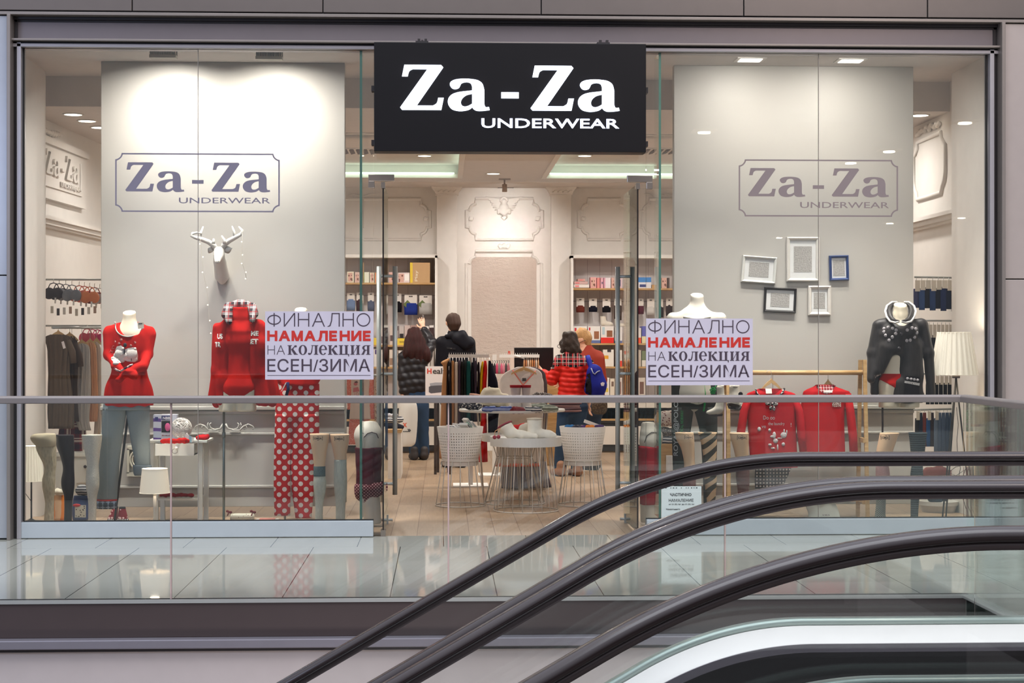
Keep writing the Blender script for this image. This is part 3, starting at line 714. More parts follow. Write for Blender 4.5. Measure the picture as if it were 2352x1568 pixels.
def sweep(mb, pts, sec, Y):
    """cross-section sec (y, n) carried along an x-z path; n is up from the path"""
    rings = []
    for i, (x, z) in enumerate(pts):
        a, b_ = pts[max(i - 1, 0)], pts[min(i + 1, len(pts) - 1)]; t = Vector((b_[0] - a[0], b_[1] - a[1])).normalized(); nx, nz = t.y, -t.x
        rings.append([Vector((x + nx * q, Y + y_, z + nz * q)) for y_, q in sec])
    return mb.loft(rings, True)
def slab(mb, pa, pb, Y0, Y1):
    n = min(len(pa), len(pb)); A = [Vector((x, Y0, z)) for x, z in pa]; B = [Vector((x, Y0, z)) for x, z in pb]; A2 = [v + Vector((0, Y1 - Y0, 0)) for v in A]; B2 = [v + Vector((0, Y1 - Y0, 0)) for v in B]
    return mb.loft([[A[i], B[i], B2[i], A2[i]] for i in range(n)], False)
SEC = [(-.040, -.012), (-.042, 0), (-.036, .011), (-.02, .017), (0, .019), (.02, .017), (.036, .011), (.042, 0), (.040, -.012), (.03, -.015), (-.03, -.015)]
def escalator(lab, rails):
    (Ya, Xa), (Yb, Xb) = rails; e = thing('escalator', lab, 'escalator', (2.0, (Ya + Yb) / 2, 0))
    for (Y, X0), q in zip(rails, (-1, 1)):       # q: towards the steps
        sweep(MB(), epath(X0, 0), SEC, Y).build('handrail', M_RUB, e)
        sweep(MB(), epath(X0, .024), [(-.016, -.012), (-.016, .01), (.016, .01), (.016, -.012)], Y).build('handrail_guide', P((90, 80, 80), .35, .5), e)
        pa, pb = epath(X0, .034), epath(X0, .64); xj = X0 + .66
        slab(MB(), [(xj - .003, pa[0][1])] + pa[1:], [(xj - .003, pb[0][1])] + pb[1:], Y - .005, Y + .005).build('glass_panel', G_ESC, e)
        slab(MB(), [(3.2, pa[0][1]), (xj + .003, pa[0][1])], [(3.2, pb[0][1]), (xj + .003, pb[0][1])], Y - .005, Y + .005).build('glass_panel', G_ESC, e)
        d0 = .63
        sweep(MB(), epath(X0, d0), [(-.03, -.01), (-.03, .012), (.03, .012), (.03, -.01)], Y).build('glass_clamp', P((158, 172, 166), .35, .5), e)
        P0, P1, P2 = epath(X0, d0 + .012), epath(X0, d0 + .055), epath(X0, d0 + .09)
        mk = lambda pts, y_: [Vector((x, y_, z)) for x, z in pts]
        n = len(P0); mb = MB(); A, B, Cc = mk(P0, Y - q * .045), mk(P0, Y + q * .032), mk(P1, Y + q * .17); D = mk(epath(X0, d0 + .075), Y + q * .17); E = mk(epath(X0, d0 + .075), Y - q * .045)
        mb.loft([[A[i], B[i], Cc[i], D[i], E[i]] for i in range(n)], False); mb.build('decking', M_DECK, e)
        slab(MB(), epath(X0, d0 + .055), epath(X0, d0 + .085), Y + q * .17, Y + q * .18).build('skirt_profile', P((150, 142, 150), .3, .6), e)
        slab(MB(), epath(X0, d0 + .085), epath(X0, d0 + .42), Y + q * .172, Y + q * .184).build('skirt_panel', M_SKIRT, e)
        slab(MB(), epath(X0, d0 + .02), epath(X0, d0 + .9), Y - q * .05, Y - q * .04).build('outer_cladding', M_LEDGE, e)
    y0, y1 = min(Ya, Yb) + .185, max(Ya, Yb) - .185; X0 = (Xa + Xb) / 2
    MB().box((X0 + .25, y0, -.06), (3.2, y1, 0)).build('landing_plate', P((120, 120, 120), .4, .6), e)
    st = MB(); x, z = X0 + .25, -.003
    for k in range(12):
        st.box((x - .4, y0, z - .35), (x, y1, z)); x -= .4; z -= (.03, .09, .16, .2)[min(k, 3)] + (.03 if k > 3 else 0)
    st.build('step_band', P((92, 92, 94), .45, .5), e)
    return e
XE = Xp(1850, 6.29)
escalator('farther escalator with dark brown handrails running down past the railing', ((6.29, XE), (5.18, XE)))
escalator('nearer escalator with dark brown handrails crossing the bottom right foreground', ((4.99, XE - .012), (3.78, XE - .085)))
# ================================================================ shared builders for the goods
from mathutils.bvhtree import BVHTree
def bvh(o):
    me = o.data; off = wl(o)
    return BVHTree.FromPolygons([v.co + off for v in me.vertices], [tuple(p.vertices) for p in me.polygons])
def front(t, x, z, y0=5.0, dflt=None):
    h = t.ray_cast(Vector((x, y0, z)), Vector((0, 1, 0)))
    return h[0].y if h[0] is not None else dflt
def drape(me, t, off, sub=2):
    """lay a flat world-space mesh (XZ) onto the front of a form"""
    bm = bmesh.new(); bm.from_mesh(me); bmesh.ops.triangulate(bm, faces=bm.faces)
    for _ in range(sub): bmesh.ops.subdivide_edges(bm, edges=[e for e in bm.edges if e.calc_length() > .012], cuts=1, use_grid_fill=False)
    bmesh.ops.triangulate(bm, faces=bm.faces); last = None
    for v in bm.verts:
        y = front(t, v.co.x, v.co.z)
        if y is not None: last = y
    for v in bm.verts:
        y = front(t, v.co.x, v.co.z, dflt=last); v.co.y = (y if y is not None else v.co.y) - off
    bm.to_mesh(me); bm.free(); return me
def px_outline(pts, Y): return [(Xp(x, Y), Zp(y, Y)) for x, y in pts]
def applique(name, pts, Y, t, mat, parent, off=.004, sub=2):
    o = px_outline(pts, Y); me = bpy.data.meshes.new(name); me.from_pydata([(x, Y, z) for x, z in o], [], [tuple(range(len(o)))]); me.materials.append(mat)
    return link(name, drape(me, t, off, sub), parent)
def garment_text(body, bx, Y, t, mat, parent, offset=0, off=.004, rot=0, sub=1, name='lettering'):
    me = text_mesh(body, .1, 0, offset)
    if rot:
        me.transform(Matrix.Rotation(rot, 4, 'Y'))
    me, c = fit(me, *bx, Y); me.transform(Matrix.Translation(c)); me.materials.clear(); me.materials.append(mat)
    return link(name, drape(me, t, off, sub), parent)
def pr(x0, y0, x1, y1, r0, r1, Y, sc=None, Y1=None, k=None):
    """sdf primitive from pixels: two joints and their radii in pixels"""
    a, b = at(x0, y0, Y), at(x1, y1, Y if Y1 is None else Y1); p = [tuple(a), tuple(b), m(r0, Y), m(r1, Y), sc]
    return tuple(p) if k is None else tuple(p) + (k,)
def loft_px(rows, Y, depth=.85, n=20, mb=None, yoff=None, wav=0, wn=7, seed=0, cap=True):
    """rings from pixel rows (y, left, right); wav adds folds"""
    mb = mb or MB(); rings = []
    for i, r in enumerate(rows):
        py, a, b = r[:3]; d = r[3] if len(r) > 3 else depth; Yc = Y + (yoff[i] if yoff else 0)
        c = Vector((Xp((a + b) / 2, Yc), Yc, Zp(py, Yc))); rx = max(m(b - a, Yc) / 2, .0005); ry = rx * d; ring = []
        for k in range(n):
            t = 2 * PI * k / n; f = 1 + wav * math.sin(wn * t + seed + i * .35); ring.append(c + Vector((rx * math.cos(t) * (1 + (f - 1) * .3), ry * math.sin(t) * f, 0)))
        rings.append(ring)
    mb.loft(rings, True, cap); return mb
def dense(rows, k=4):
    """interpolate the rows smoothly"""
    o = []; L = len(rows)
    for i in range(L - 1):
        p0, p1, p2, p3 = rows[max(i - 1, 0)], rows[i], rows[i + 1], rows[min(i + 2, L - 1)]
        for j in range(k):
            t = j / k; o.append(tuple(.5 * (2 * b + (c - a) * t + (2 * a - 5 * b + 4 * c - d) * t * t + (3 * b - a - 3 * c + d) * t ** 3) for a, b, c, d in zip(p0, p1, p2, p3)))
    o.append(rows[-1]); return o
def dots(name, base, dot, pitch, r, ax=('X', 'Z'), rough=.85):
    n = N(name); v = n.sep(n.co()); u, z = n.math('DIVIDE', v[0], pitch), n.math('DIVIDE', v[2], pitch)
    def d(a):
        p = n.math('SUBTRACT', n.math('FRACT', n.math('ADD', u, 40 + a)), .5); q = n.math('SUBTRACT', n.math('FRACT', n.math('ADD', z, 40 + a)), .5)
        return n.math('SQRT', n.math('ADD', n.math('MULTIPLY', p, p), n.math('MULTIPLY', q, q)))
    f = n.math('LESS_THAN', n.math('MINIMUM', d(0), d(.5)), r); g = n.noise(n.co(), 14, 3)
    c = C(base); n.set(n.mix(f, n.mix(g, tuple(q * .75 for q in c[:3]) + (1,), c), C(dot)), rough, 0, .25); return n.m
def plaid(name, base, bands, pitch, rough=.85):
    """woven check: bands = (position, half width, colour) within one pitch, both ways"""
    n = N(name); v = n.sep(n.co()); col = C(base)
    for pos, hw, c in bands:
        for a in (0, 2):
            p = n.math('FRACT', n.math('ADD', n.math('DIVIDE', v[a], pitch), 40 - pos + .5)); f = n.math('LESS_THAN', n.math('ABSOLUTE', n.math('SUBTRACT', p, .5)), hw)
            col = n.mix(n.math('MULTIPLY', f, .62), col, C(c))
    n.set(col, rough, 0, .25); return n.m
def stripes(name, a, b, pitch, duty=.5, axis=2, wob=0, rough=.85, slope=0):
    n = N(name); co_ = n.co(); v = n.sep(co_); q = v[axis]
    if slope: q = n.math('ADD', q, n.math('MULTIPLY', v[0], slope))
    if wob: q = n.math('ADD', q, n.math('MULTIPLY', n.noise(co_, 6, 2), wob))
    f = n.math('LESS_THAN', n.math('FRACT', n.math('ADD', n.math('DIVIDE', q, pitch), 60)), duty); n.set(n.mix(f, C(a), C(b)), rough, 0, .25); return n.m
def mottled(name, base, spot, scale, thr=.55, rough=.85):
    """small printed motifs scattered over a cloth"""
    n = N(name); f = n.add('ShaderNodeTexVoronoi'); f.inputs['Scale'].default_value = scale; n.l(n.co(), f.inputs['Vector'])
    n.set(n.mix(n.math('LESS_THAN', f.outputs['Distance'], thr), C(base), C(spot)), rough, 0, .25); return n.m
def knit(name, rgb, sc=(160, 160, 110), amp=.8, rough=.9):
    n = N(name); w_ = n.add('ShaderNodeTexVoronoi'); w_.inputs['Scale'].default_value = 1; n.l(n.co('Object', sc), w_.inputs['Vector']); c = C(rgb)
    n.set(n.mix(w_.outputs['Distance'], tuple(q * .72 for q in c[:3]) + (1,), c), rough, 0, .2); n.bump(w_.outputs['Distance'], amp, .004); return n.m
M_MANN = N('mannequin_shell').set(C(226, 214, 190), .28, 0, .5); M_FORM = N('leg_form_plastic').set(C(226, 192, 158), .3, 0, .5)
M_RED = cloth((190, 20, 12)); M_DRED = cloth((150, 14, 18)); M_CREAM = cloth((226, 218, 200))
def folds(amp, f, seed=0, zdep=3.0):
    def d(V, n_):
        x, y, z = V[:, 0], V[:, 1], V[:, 2]
        return amp * (np.sin(f * (x + .4 * y) + seed + 1.3 * np.sin(zdep * z + seed)) * .6 + np.sin(f * .53 * (x - y) + 2.1 * zdep * z * .4 + 1.7 * seed) * .4)
    return d
def hanger(x, y, z, w_, mat, parent=None, name='hanger', wire=M_STEEL, hook=.09, label=None, group=None, arc=.06, dy=.0, roll=0.0):
    """shaped wooden clothes hanger hung from its hook at z+hook; roll turns it round the vertical"""
    mb = MB(); pts = []
    for k in range(-8, 9):
        t = k / 8; pts.append(Vector((t * w_ / 2, 0, -arc * (abs(t) ** 1.5) + (.012 if k == 0 else 0))))
    rings = []
    for p in pts:
        q = abs(p.x) / (w_ / 2); hh = .022 - .013 * q; rings.append([p + Vector((0, sy * .006, sz * hh)) for sy, sz in ((-1, -1), (1, -1), (1, .6), (-1, .6))])
    mb.M = Matrix.Translation((x, y, z)) @ Matrix.Rotation(roll, 4, 'Z'); mb.loft(rings, False)
    if parent is None:
        t = thing(name, label, 'hanger', (x, y, z), group); mb.build('bar', mat, t)
    else: t = parent; mb.build('hanger', mat, t)
    h = MB(); h.M = mb.M; h.tube([(0, 0, .01), (0, 0, hook - .035)] + [(.018 * math.cos(math.radians(a)) - .018 + .0, 0, hook - .035 + .018 * math.sin(math.radians(a)) + .005) for a in range(0, 200, 25)], .0018, 6)
    h.build('hook', wire, t); return t
# ================================================================ left display window
YM = 12.52; ZFD = .02
def yfl(Y, z=ZFD): return VY + (H - z) * F / Y
def leg(name, lab, rows, Y, mat, group='leg forms in the windows', bare=None, logo=None, parts=(), depth=.9, kind='leg form'):
    """display leg: rows (y, left, right) from the cut top downwards; parts: (name, y0, y1, mat, swell)"""
    rows = rows + [(yfl(Y), rows[-1][1], rows[-1][2])]; rs = dense(rows, 5); r0 = rows[-1]
    t = thing(name, lab, kind, (Xp((r0[1] + r0[2]) / 2, Y), Y, Zp(r0[0], Y)), group)
    def sl(y0, y1, sw):
        o = [(y, a - sw, b + sw) for y, a, b in rs if y0 <= y <= y1]; return o
    b = loft_px([r for r in rs], Y, depth, 26); lg = b.build('leg', bare or mat, t)
    for nm, y0, y1, mt, sw in parts: loft_px(sl(y0, y1, sw), Y, depth, 26).build(nm, mt, t)
    if logo:
        tb = bvh(lg); x0, x1, y0, y1 = logo
        MI = P((60, 44, 36), .5); o = ell((x0 + x1) / 2, (y0 + y1) / 2, (x1 - x0) / 2, (y1 - y0) / 2, 0, 360, 20)
        for e in ((x0, y0, x1, y0 + .9), (x0, y1 - .9, x1, y1), (x0, y0, x0 + .9, y1), (x1 - .9, y0, x1, y1)): applique('logo_frame', [(e[0], e[1]), (e[2], e[1]), (e[2], e[3]), (e[0], e[3])], Y, tb, MI, lg, .0012, 1)
        garment_text('OMSA', (x0 + 2, x1 - 2, y0 + 2.5, y1 - 2), Y, tb, MI, lg, .003, .0015, 0, 1, 'logo')
    return t
LEGS = dict(
 cable=[(1010, 84, 127), (1022, 83, 128.6), (1036, 87, 129), (1063, 100, 129), (1081, 101, 127), (1098, 97.5, 127), (1116, 98, 126), (1134, 101.5, 125), (1152, 104, 124.5), (1170, 103, 124), (1192, 101, 124)],
 black=[(996, 125, 169), (1009, 127, 169.5), (1027, 132, 170), (1045, 139, 170), (1072, 145, 170), (1098, 141, 171), (1116, 142, 170.5), (1134, 147, 168), (1152, 148, 166), (1170, 148, 165.5), (1192, 147, 165)],
 lace=[(996, 188, 234), (1009, 190, 233), (1027, 193, 230.5), (1045, 197, 227.5), (1063, 200, 226.5), (1081, 198.5, 227), (1098, 197.5, 228), (1116, 198.5, 227), (1134, 201, 223), (1152, 203, 222), (1170, 203, 221.5), (1192, 203, 220.5)],
 ankle=[(995, 711.6, 755.6), (1016, 713.5, 754), (1038, 717.6, 750), (1061, 720.5, 747), (1069, 721, 746.6), (1092, 721, 746.6), (1105, 720, 749), (1128, 721.6, 747.6), (1150, 724, 743), (1172, 724.5, 741), (1192, 724, 741)],
 knee=[(996, 758, 802), (1016, 761, 801), (1038, 765.6, 796.5), (1054, 768, 794.6), (1083, 767.5, 796), (1105, 767.5, 796.5), (1128, 769, 796), (1150, 771.5, 793), (1172, 772, 792), (1192, 772, 792)])
M_CABLE = knit('cable_knit', (204, 192, 166), (70, 70, 28), 1.0); M_LACE = knit('lace_tights', (212, 208, 196), (190, 190, 190), .6); M_TIGHT = N('black_tights').set(C(24, 18, 26), .55, 0, .4); M_SOCK = knit('ribbed_sock', (206, 208, 196), (260, 260, 30), .5)
t = leg('leg_form', 'display leg in cream cable-knit stocking with a turned-down cuff, leftmost in the left window', LEGS['cable'], 12.35, M_CABLE)
cf = loft_px(dense([(993, 92, 121), (994, 78, 126), (1001, 71, 127.5), (1010, 74, 128.5), (1019, 82, 128), (1022, 84, 127)], 3), 12.34, .95, 30, None, None, .04, 5); cf.build('turned_cuff', cloth((196, 184, 158), weave=300, amp=.6), t)
leg('leg_form', 'display leg in black tights between the cream and the white legs', LEGS['black'], 12.62, M_TIGHT)
leg('leg_form', 'display leg in white lace-patterned tights beside the grey sweatpants', LEGS['lace'], 12.36, M_LACE)
leg('leg_form', 'bare display leg with white sock and grey knitted cuff under the sale poster', LEGS['ankle'], 12.33, M_FORM, logo=(720.5, 742.5, 1000, 1009), parts=(('sock', 1067, 1240, M_SOCK, .4), ('sock_cuff', 1068, 1092, knit('grey_cuff', (104, 122, 124), (170, 170, 90), 1.0), 1.0)))
leg('leg_form', 'bare display leg with pale knee sock at the right end of the left window', LEGS['knee'], 12.36, M_FORM, logo=(769, 791, 1001, 1010), parts=(('knee_sock', 1053, 1240, M_SOCK, .8),))
# ---- mannequin in the bear sweater and grey sweatpants
def neckcut(x, y, Y, slope=.35):
    c = at(x, y, Y)
    return lambda X, YY, Z: (Z - c.z) - slope * (YY - c.y) + 0 * X
def mann(lab, loc, group='dressed mannequins in the windows'): return thing('mannequin', lab, 'mannequin', loc, group)
Y = YM; t = mann('mannequin in red sweater with a white bear and grey sweatpants', at(297, yfl(Y), Y))
nb = [pr(297, 706, 297, 745, 14.5, 15, Y, (1, 1, 1)), pr(297, 745, 297, 765, 15, 20, Y), pr(274, 770, 320, 770, 9, 9, Y), pr(297, 775, 297, 800, 36, 36, Y, (1, .62, 1))]
skin('body', nb, M_MANN, t, .008, .022, (neckcut(297, 716, Y),))
def minusball(x, y, Y, r, dy=0, sc=1.0):
    c = at(x, y, Y + dy); R = m(r, Y)
    return lambda X, YY, Z: R - np.sqrt((X - c.x) ** 2 + (YY - c.y) ** 2 * sc + (Z - c.z) ** 2)
sw = [pr(253, 759, 342, 759, 12.5, 12.5, Y, (1, .8, 1)), pr(297, 778, 297, 800, 44, 43, Y, (1, .62, 1)), pr(297, 800, 297, 850, 42, 37, Y, (1, .62, 1)), pr(297, 850, 297, 905, 38, 52, Y, (1, .6, 1)), pr(297, 900, 297, 935, 53, 55, Y, (1, .5, 1)),
      pr(250, 768, 252, 815, 11, 11, Y, None, Y - .02), pr(252, 815, 266, 842, 11, 9, Y - .02, None, Y - .13), pr(266, 842, 290, 858, 9, 7.5, Y - .13, None, Y - .17), pr(288, 858, 272, 872, 8, 9, Y - .17, None, Y - .19),
      pr(345, 770, 340, 815, 12, 11, Y, None, Y - .02), pr(340, 815, 326, 842, 11, 10, Y - .02, None, Y - .13), pr(326, 842, 292, 853, 10, 7, Y - .13, None, Y - .18), pr(290, 855, 306, 862, 8, 10, Y - .18, None, Y - .2)]
s = skin('sweater', sw, M_RED, t, .0075, .022, (minusball(299, 746, Y, 26, -.06), lambda X, YY, Z: Zp(931, Y) - Z), folds(.008, 62, 1))
sb = bvh(s); nl = MB(); pts = []
for k in range(19):
    a = math.radians(-8 + 196 * k / 18); X_, Z_ = Xp(299 + 32 * math.cos(a), Y), Zp(744 + 29 * math.sin(a), Y); pts.append(Vector((X_, front(sb, X_, Z_, dflt=Y - .05) - .002, Z_)))
nl.tube(pts, .0048, 8); nl.build('neckband', cloth((206, 196, 184)), s); WH = cloth((232, 226, 216), .95, 160, 'plush', .9); BK = P((24, 24, 34), .7)
def blob(cx, cy_, rx, ry, n=16): return [(cx + rx * math.cos(2 * PI * k / n), cy_ + ry * math.sin(2 * PI * k / n)) for k in range(n)]
mb = MB()
for cx, cy_, rx, ry in ((294, 815, 8, 8), (307, 812, 13.5, 13), (312, 824, 8, 6.5), (280, 811, 11, 10), (272, 815, 7, 6), (282, 827, 10, 5.5), (265, 822, 4.5, 4), (275, 833, 7, 4), (315, 800, 3, 3), (288, 800, 3, 3)):
    x, z = Xp(cx, Y), Zp(cy_, Y); yf = front(sb, x, z, dflt=Y - .1); mb.ball((x, yf, z), 1, 14, (m(rx, Y), .013, m(ry, Y)))
bear = mb.build('bear_applique', WH, s); applique('bear_outline', [(262, 824), (264, 817), (270, 812), (270, 802), (274, 795), (284, 793), (290, 797), (293, 802), (300, 799), (312, 797), (319, 803), (321, 815), (320, 827), (312, 830), (298, 829), (290, 826), (284, 832), (272, 835), (268, 829)], Y, sb, WH, bear, .006, 3); mb = MB()
for cx, cy_, rx, ry in ((272, 807, 3.4, 2.6), (293, 792, 4, 5), (291.5, 806, 1.7, 8), (307, 824, .8, 5), (279, 817, 5, .8)):
    x, z = Xp(cx, Y), Zp(cy_, Y); yf = front(sb, x, z, dflt=Y - .1) - .009; MB().ball((x, yf, z), 1, 10, (m(rx, Y), .005, m(ry, Y))).build('bear_marking', BK, bear)
mb = MB()
for cx, cy_ in ((261, 803), (258, 809), (265, 797)):
    x, z = Xp(cx, Y), Zp(cy_, Y); yf = front(sb, x, z, dflt=Y - .1) - .003; mb.tube([(x + .012 * math.cos(2 * PI * k / 12), yf, z + .012 * math.sin(2 * PI * k / 12)) for k in range(12)], .0012, 5, True)
mb.build('stitched_flower', cloth((222, 150, 140)), s)
for cx, cy_ in ((270, 784), (284, 780), (315, 786), (279, 788), (306, 793)):
    x, z = Xp(cx, Y), Zp(cy_, Y); yf = front(sb, x, z, dflt=Y - .1) - .002; mb = MB()
    for a in (0, 60, 120): dx, dz = .011 * math.cos(math.radians(a)), .011 * math.sin(math.radians(a)); mb.tube([(x - dx, yf, z - dz), (x + dx, yf, z + dz)], .0011, 4)
    mb.build('stitched_snowflake', cloth((224, 190, 180)), s)
PL = plaid('dark_plaid', (120, 30, 34), ((.25, .12, (26, 26, 40)), (.7, .1, (232, 224, 216)), (.9, .03, (240, 236, 230))), .045)
for x0, y0, x1, y1, Y0 in ((262, 846, 277, 853, Y - .19), (278, 851, 305, 836, Y - .215)):
    mb = MB(); a, b_ = at(x0, y0, Y0), at(x1, y1, Y0); mb.tube([a, (a + b_) / 2 + Vector((0, -.008, 0)), b_], .0075, 8); mb.build('cuff_trim', PL, s)
a = at(323, 747, Y - .15); mb = MB(); mb.M = Matrix.Translation(a) @ Matrix.Rotation(.25, 4, 'Z') @ Matrix.Rotation(-.12, 4, 'Y'); mb.box((-.022, -.001, -.024), (.022, .001, .024)); tg = mb.build('price_tag', P((236, 224, 204), .7), t)
mb = MB(); mb.M = Matrix.Translation(a) @ Matrix.Rotation(.25, 4, 'Z') @ Matrix.Rotation(-.12, 4, 'Y'); mb.box((-.014, -.002, .009), (.014, -.001, .016)); mb.build('tag_print', BK, tg)
M_GREY = knit('grey_melange', (132, 142, 146), (420, 420, 420), .35)
mb = MB(); loft_px(dense([(918, 240, 342), (928, 238, 343), (940, 236, 344)], 2), Y, .42, 28, mb, wav=.03)
loft_px(dense([(932, 236, 292), (1000, 233, 281), (1045, 229.5, 275.5), (1081, 226, 273), (1120, 223, 270), (1144, 221, 268)], 5), Y, .6, 24, mb, wav=.05, wn=5)
loft_px(dense([(932, 288, 343), (1000, 299, 343.5), (1045, 307, 345), (1068, 310, 346)], 5), Y, .6, 24, mb, wav=.05, wn=4)
pt = mb.build('sweatpants', M_GREY, t)
loft_px([(1065, 306, 347), (1068, 305, 348.5), (1084, 307, 349), (1089, 309, 346)], Y, .62, 24, wav=.04).build('rolled_cuff', cloth((120, 130, 136)), pt)
loft_px([(1142.5, 220.5, 268.5), (1146, 220.5, 268.5)], Y, .62, 24).build('hem_piping', cloth((176, 50, 48)), pt)
loft_px([(1146, 221, 268), (1164, 222, 268)], Y, .62, 24).build('plaid_hem', plaid('blue_plaid', (38, 44, 60), ((.3, .1, (150, 160, 180)), (.75, .12, (16, 18, 30))), .04), pt)
mb = MB(); mb.tube([at(297, 930, Y + .03), at(262, yfl(Y + .03), Y + .03)], .009, 8); mb.build('support_rod', P((60, 58, 58), .4, .6), t)
# ---- mannequin in red bodysuit and open hooded cardigan
Y = 12.5; t = mann('headless mannequin in red turtleneck bodysuit and open cardigan with plaid hood', at(514, yfl(Y), Y))
bd = [pr(553, 700, 553, 728, 16, 16, Y), pr(553, 735, 553, 760, 24, 36, Y, (1, .7, 1)), pr(520, 752, 586, 752, 13, 13, Y), pr(536, 785, 570, 785, 20, 20, Y, (1, 1.15, 1), Y), pr(553, 790, 553, 835, 36, 31, Y, (1, .66, 1)), pr(553, 835, 553, 885, 31, 44, Y, (1, .64, 1)), pr(526, 890, 523, 950, 21.5, 21, Y), pr(568, 890, 567, 950, 21.5, 21.5, Y)]
zc = Zp(944, Y); bo = skin('body', bd, M_MANN, t, .0085, .025, (lambda X, YY, Z: zc - Z, lambda X, YY, Z: Z - Zp(712, Y)))
# bodysuit: the same form a hair larger, cut at the leg openings
zl = Zp(918, Y); xm = Xp(547, Y)
bs = [(p[0], p[1], p[2] + .004, p[3] + .004) + tuple(p[4:]) for p in bd]
skin('bodysuit', bs, M_RED, t, .0075, .025, (lambda X, YY, Z: (zl - Z) + 0 * X + np.minimum(.62 * np.abs(X - xm), .12), lambda X, YY, Z: Z - Zp(706, Y), ), folds(.0012, 60, 2))
cd = [pr(516, 746, 508, 800, 13, 14, Y, (1, 1.2, 1)), pr(510, 790, 512, 880, 15, 14, Y - .03, (1, .7, 1)), pr(512, 870, 508, 918, 14, 13, Y - .04, (1, .6, 1)), pr(503, 752, 496, 850, 12, 11, Y + .01), pr(496, 850, 488, 915, 11, 11, Y + .01), pr(500, 890, 500, 922, 14, 15, Y + .08, (1, .5, 1)),
      pr(588, 746, 592, 800, 15, 20, Y - .01, (1, 1, 1)), pr(590, 790, 588, 860, 20, 16, Y - .04, (1, .7, 1)), pr(594, 860, 604, 918, 14, 17, Y - .04, (1, .6, 1)), pr(603, 752, 616, 850, 14, 13, Y + .01), pr(616, 850, 632, 912, 13, 12, Y + .01), pr(600, 890, 622, 920, 14, 14, Y + .08, (1, .5, 1)), pr(525, 740, 580, 740, 9, 9, Y + .09)]
cg = skin('cardigan', cd, cloth((176, 18, 12)), t, .008, .025, (), folds(.009, 70, 3))
HP = plaid('hood_plaid', (58, 40, 46), ((.2, .10, (20, 18, 26)), (.55, .05, (240, 234, 226)), (.75, .04, (236, 228, 222)), (.95, .08, (150, 60, 60))), .05)
hd = [pr(526, 738, 521, 722, 7, 12, Y - .10, None, Y - .05), pr(521, 722, 524, 705, 12, 11, Y - .05, None, Y), pr(524, 705, 552, 698, 10, 11, Y + .03, None, Y + .07), pr(552, 698, 578, 704, 11, 10, Y + .07, None, Y + .03), pr(578, 704, 583, 720, 10, 10, Y, None, Y - .05), pr(583, 720, 580, 734, 9, 7, Y - .05, None, Y - .1)]
skin('hood', hd, HP, cg, .006, .012, (), folds(.003, 90, 4)); cb = bvh(cg); AP = mottled('sequin_letters', (226, 220, 210), (24, 24, 34), 140, .35)
for tx, bx in (('AME', (568, 596, 760, 771)), ('EET', (570, 596, 778, 790)), ('US', (501, 514, 766, 778)), ('TR', (496, 510, 785, 797))): garment_text(tx, bx, Y, cb, AP, cg, .004, .004, sub=1)
mb = MB(); mb.tube([at(514, 940, Y + .02), at(514, yfl(Y + .02), Y + .02)], .0095, 12); mb.tube([at(514, 992, Y + .02), at(514, 1004, Y + .02)], .014, 12); mb.build('stand_pole', P((112, 122, 122), .3, .7), t)
mb = MB(); mb.cyl(at(514, yfl(Y + .02), Y + .02), .10, .008, 24); mb.build('stand_base', P((112, 122, 122), .3, .7), t)
# ---- mannequin in polka-dot pyjama trousers (its upper half behind the poster)
Y = 12.78; t = mann('mannequin in red polka-dot pyjama trousers standing behind the left sale poster', at(655, yfl(Y), Y))
skin('body', [pr(691, 700, 691, 738, 14.5, 15, Y), pr(691, 745, 691, 765, 18, 30, Y, (1, .7, 1)), pr(664, 762, 718, 762, 13, 13, Y)], M_MANN, t, .0085, .03, (neckcut(691, 709, Y),))
skin('pyjama_top', [pr(655, 762, 726, 762, 12, 12, Y, (1, .8, 1)), pr(691, 785, 691, 850, 42, 38, Y, (1, .62, 1)), pr(690, 850, 688, 880, 40, 44, Y, (1, .6, 1)), pr(648, 770, 640, 870, 11, 11, Y), pr(732, 770, 728, 866, 11, 10, Y)], M_RED, t, .009, .025, (minusball(691, 748, Y, 25, -.05), lambda X, YY, Z: Zp(884, Y) - Z), folds(.004, 60, 6))
DOT = dots('polka_cloth', (196, 26, 28), (226, 218, 212), .082, .215); mb = MB()
loft_px(dense([(874, 641, 732), (888, 640, 732.5), (925, 634, 732.5), (960, 632, 732)], 4), Y, .42, 30, mb, wav=.05, wn=9)
loft_px(dense([(950, 632, 672), (1000, 630.5, 670), (1060, 629.5, 668), (1120, 629, 667), (1181, 630, 666)], 6), Y - .02, .6, 24, mb, wav=.07, wn=5)
loft_px(dense([(950, 664, 732.3), (1000, 666, 731.5), (1040, 667, 723), (1075, 667.5, 721), (1120, 670, 720), (1150, 673.5, 719), (1187, 678.5, 716)], 6), Y, .55, 24, mb, wav=.06, wn=4)
tr = mb.build('polka_trousers', DOT, t)
mb = MB(); a = at(661, 878, Y - .13); mb.tube([a, a + Vector((.004, -.01, -.05)), a + Vector((-.01, -.012, -.10))], .012, 8); mb.build('waist_ribbon', cloth((24, 30, 74)), tr)
mb = MB(); a = at(652, 888, Y - .13); mb.obox(a, (.006, 0, .003), (0, .001, 0), (.018, 0, .034)); mb.build('paper_tag', P((232, 226, 222), .7), tr)
mb = MB(); mb.tube([at(654.5, 1165, Y), at(654.5, yfl(Y), Y)], .008, 10); mb.build('stand_pole', M_STEEL, t)
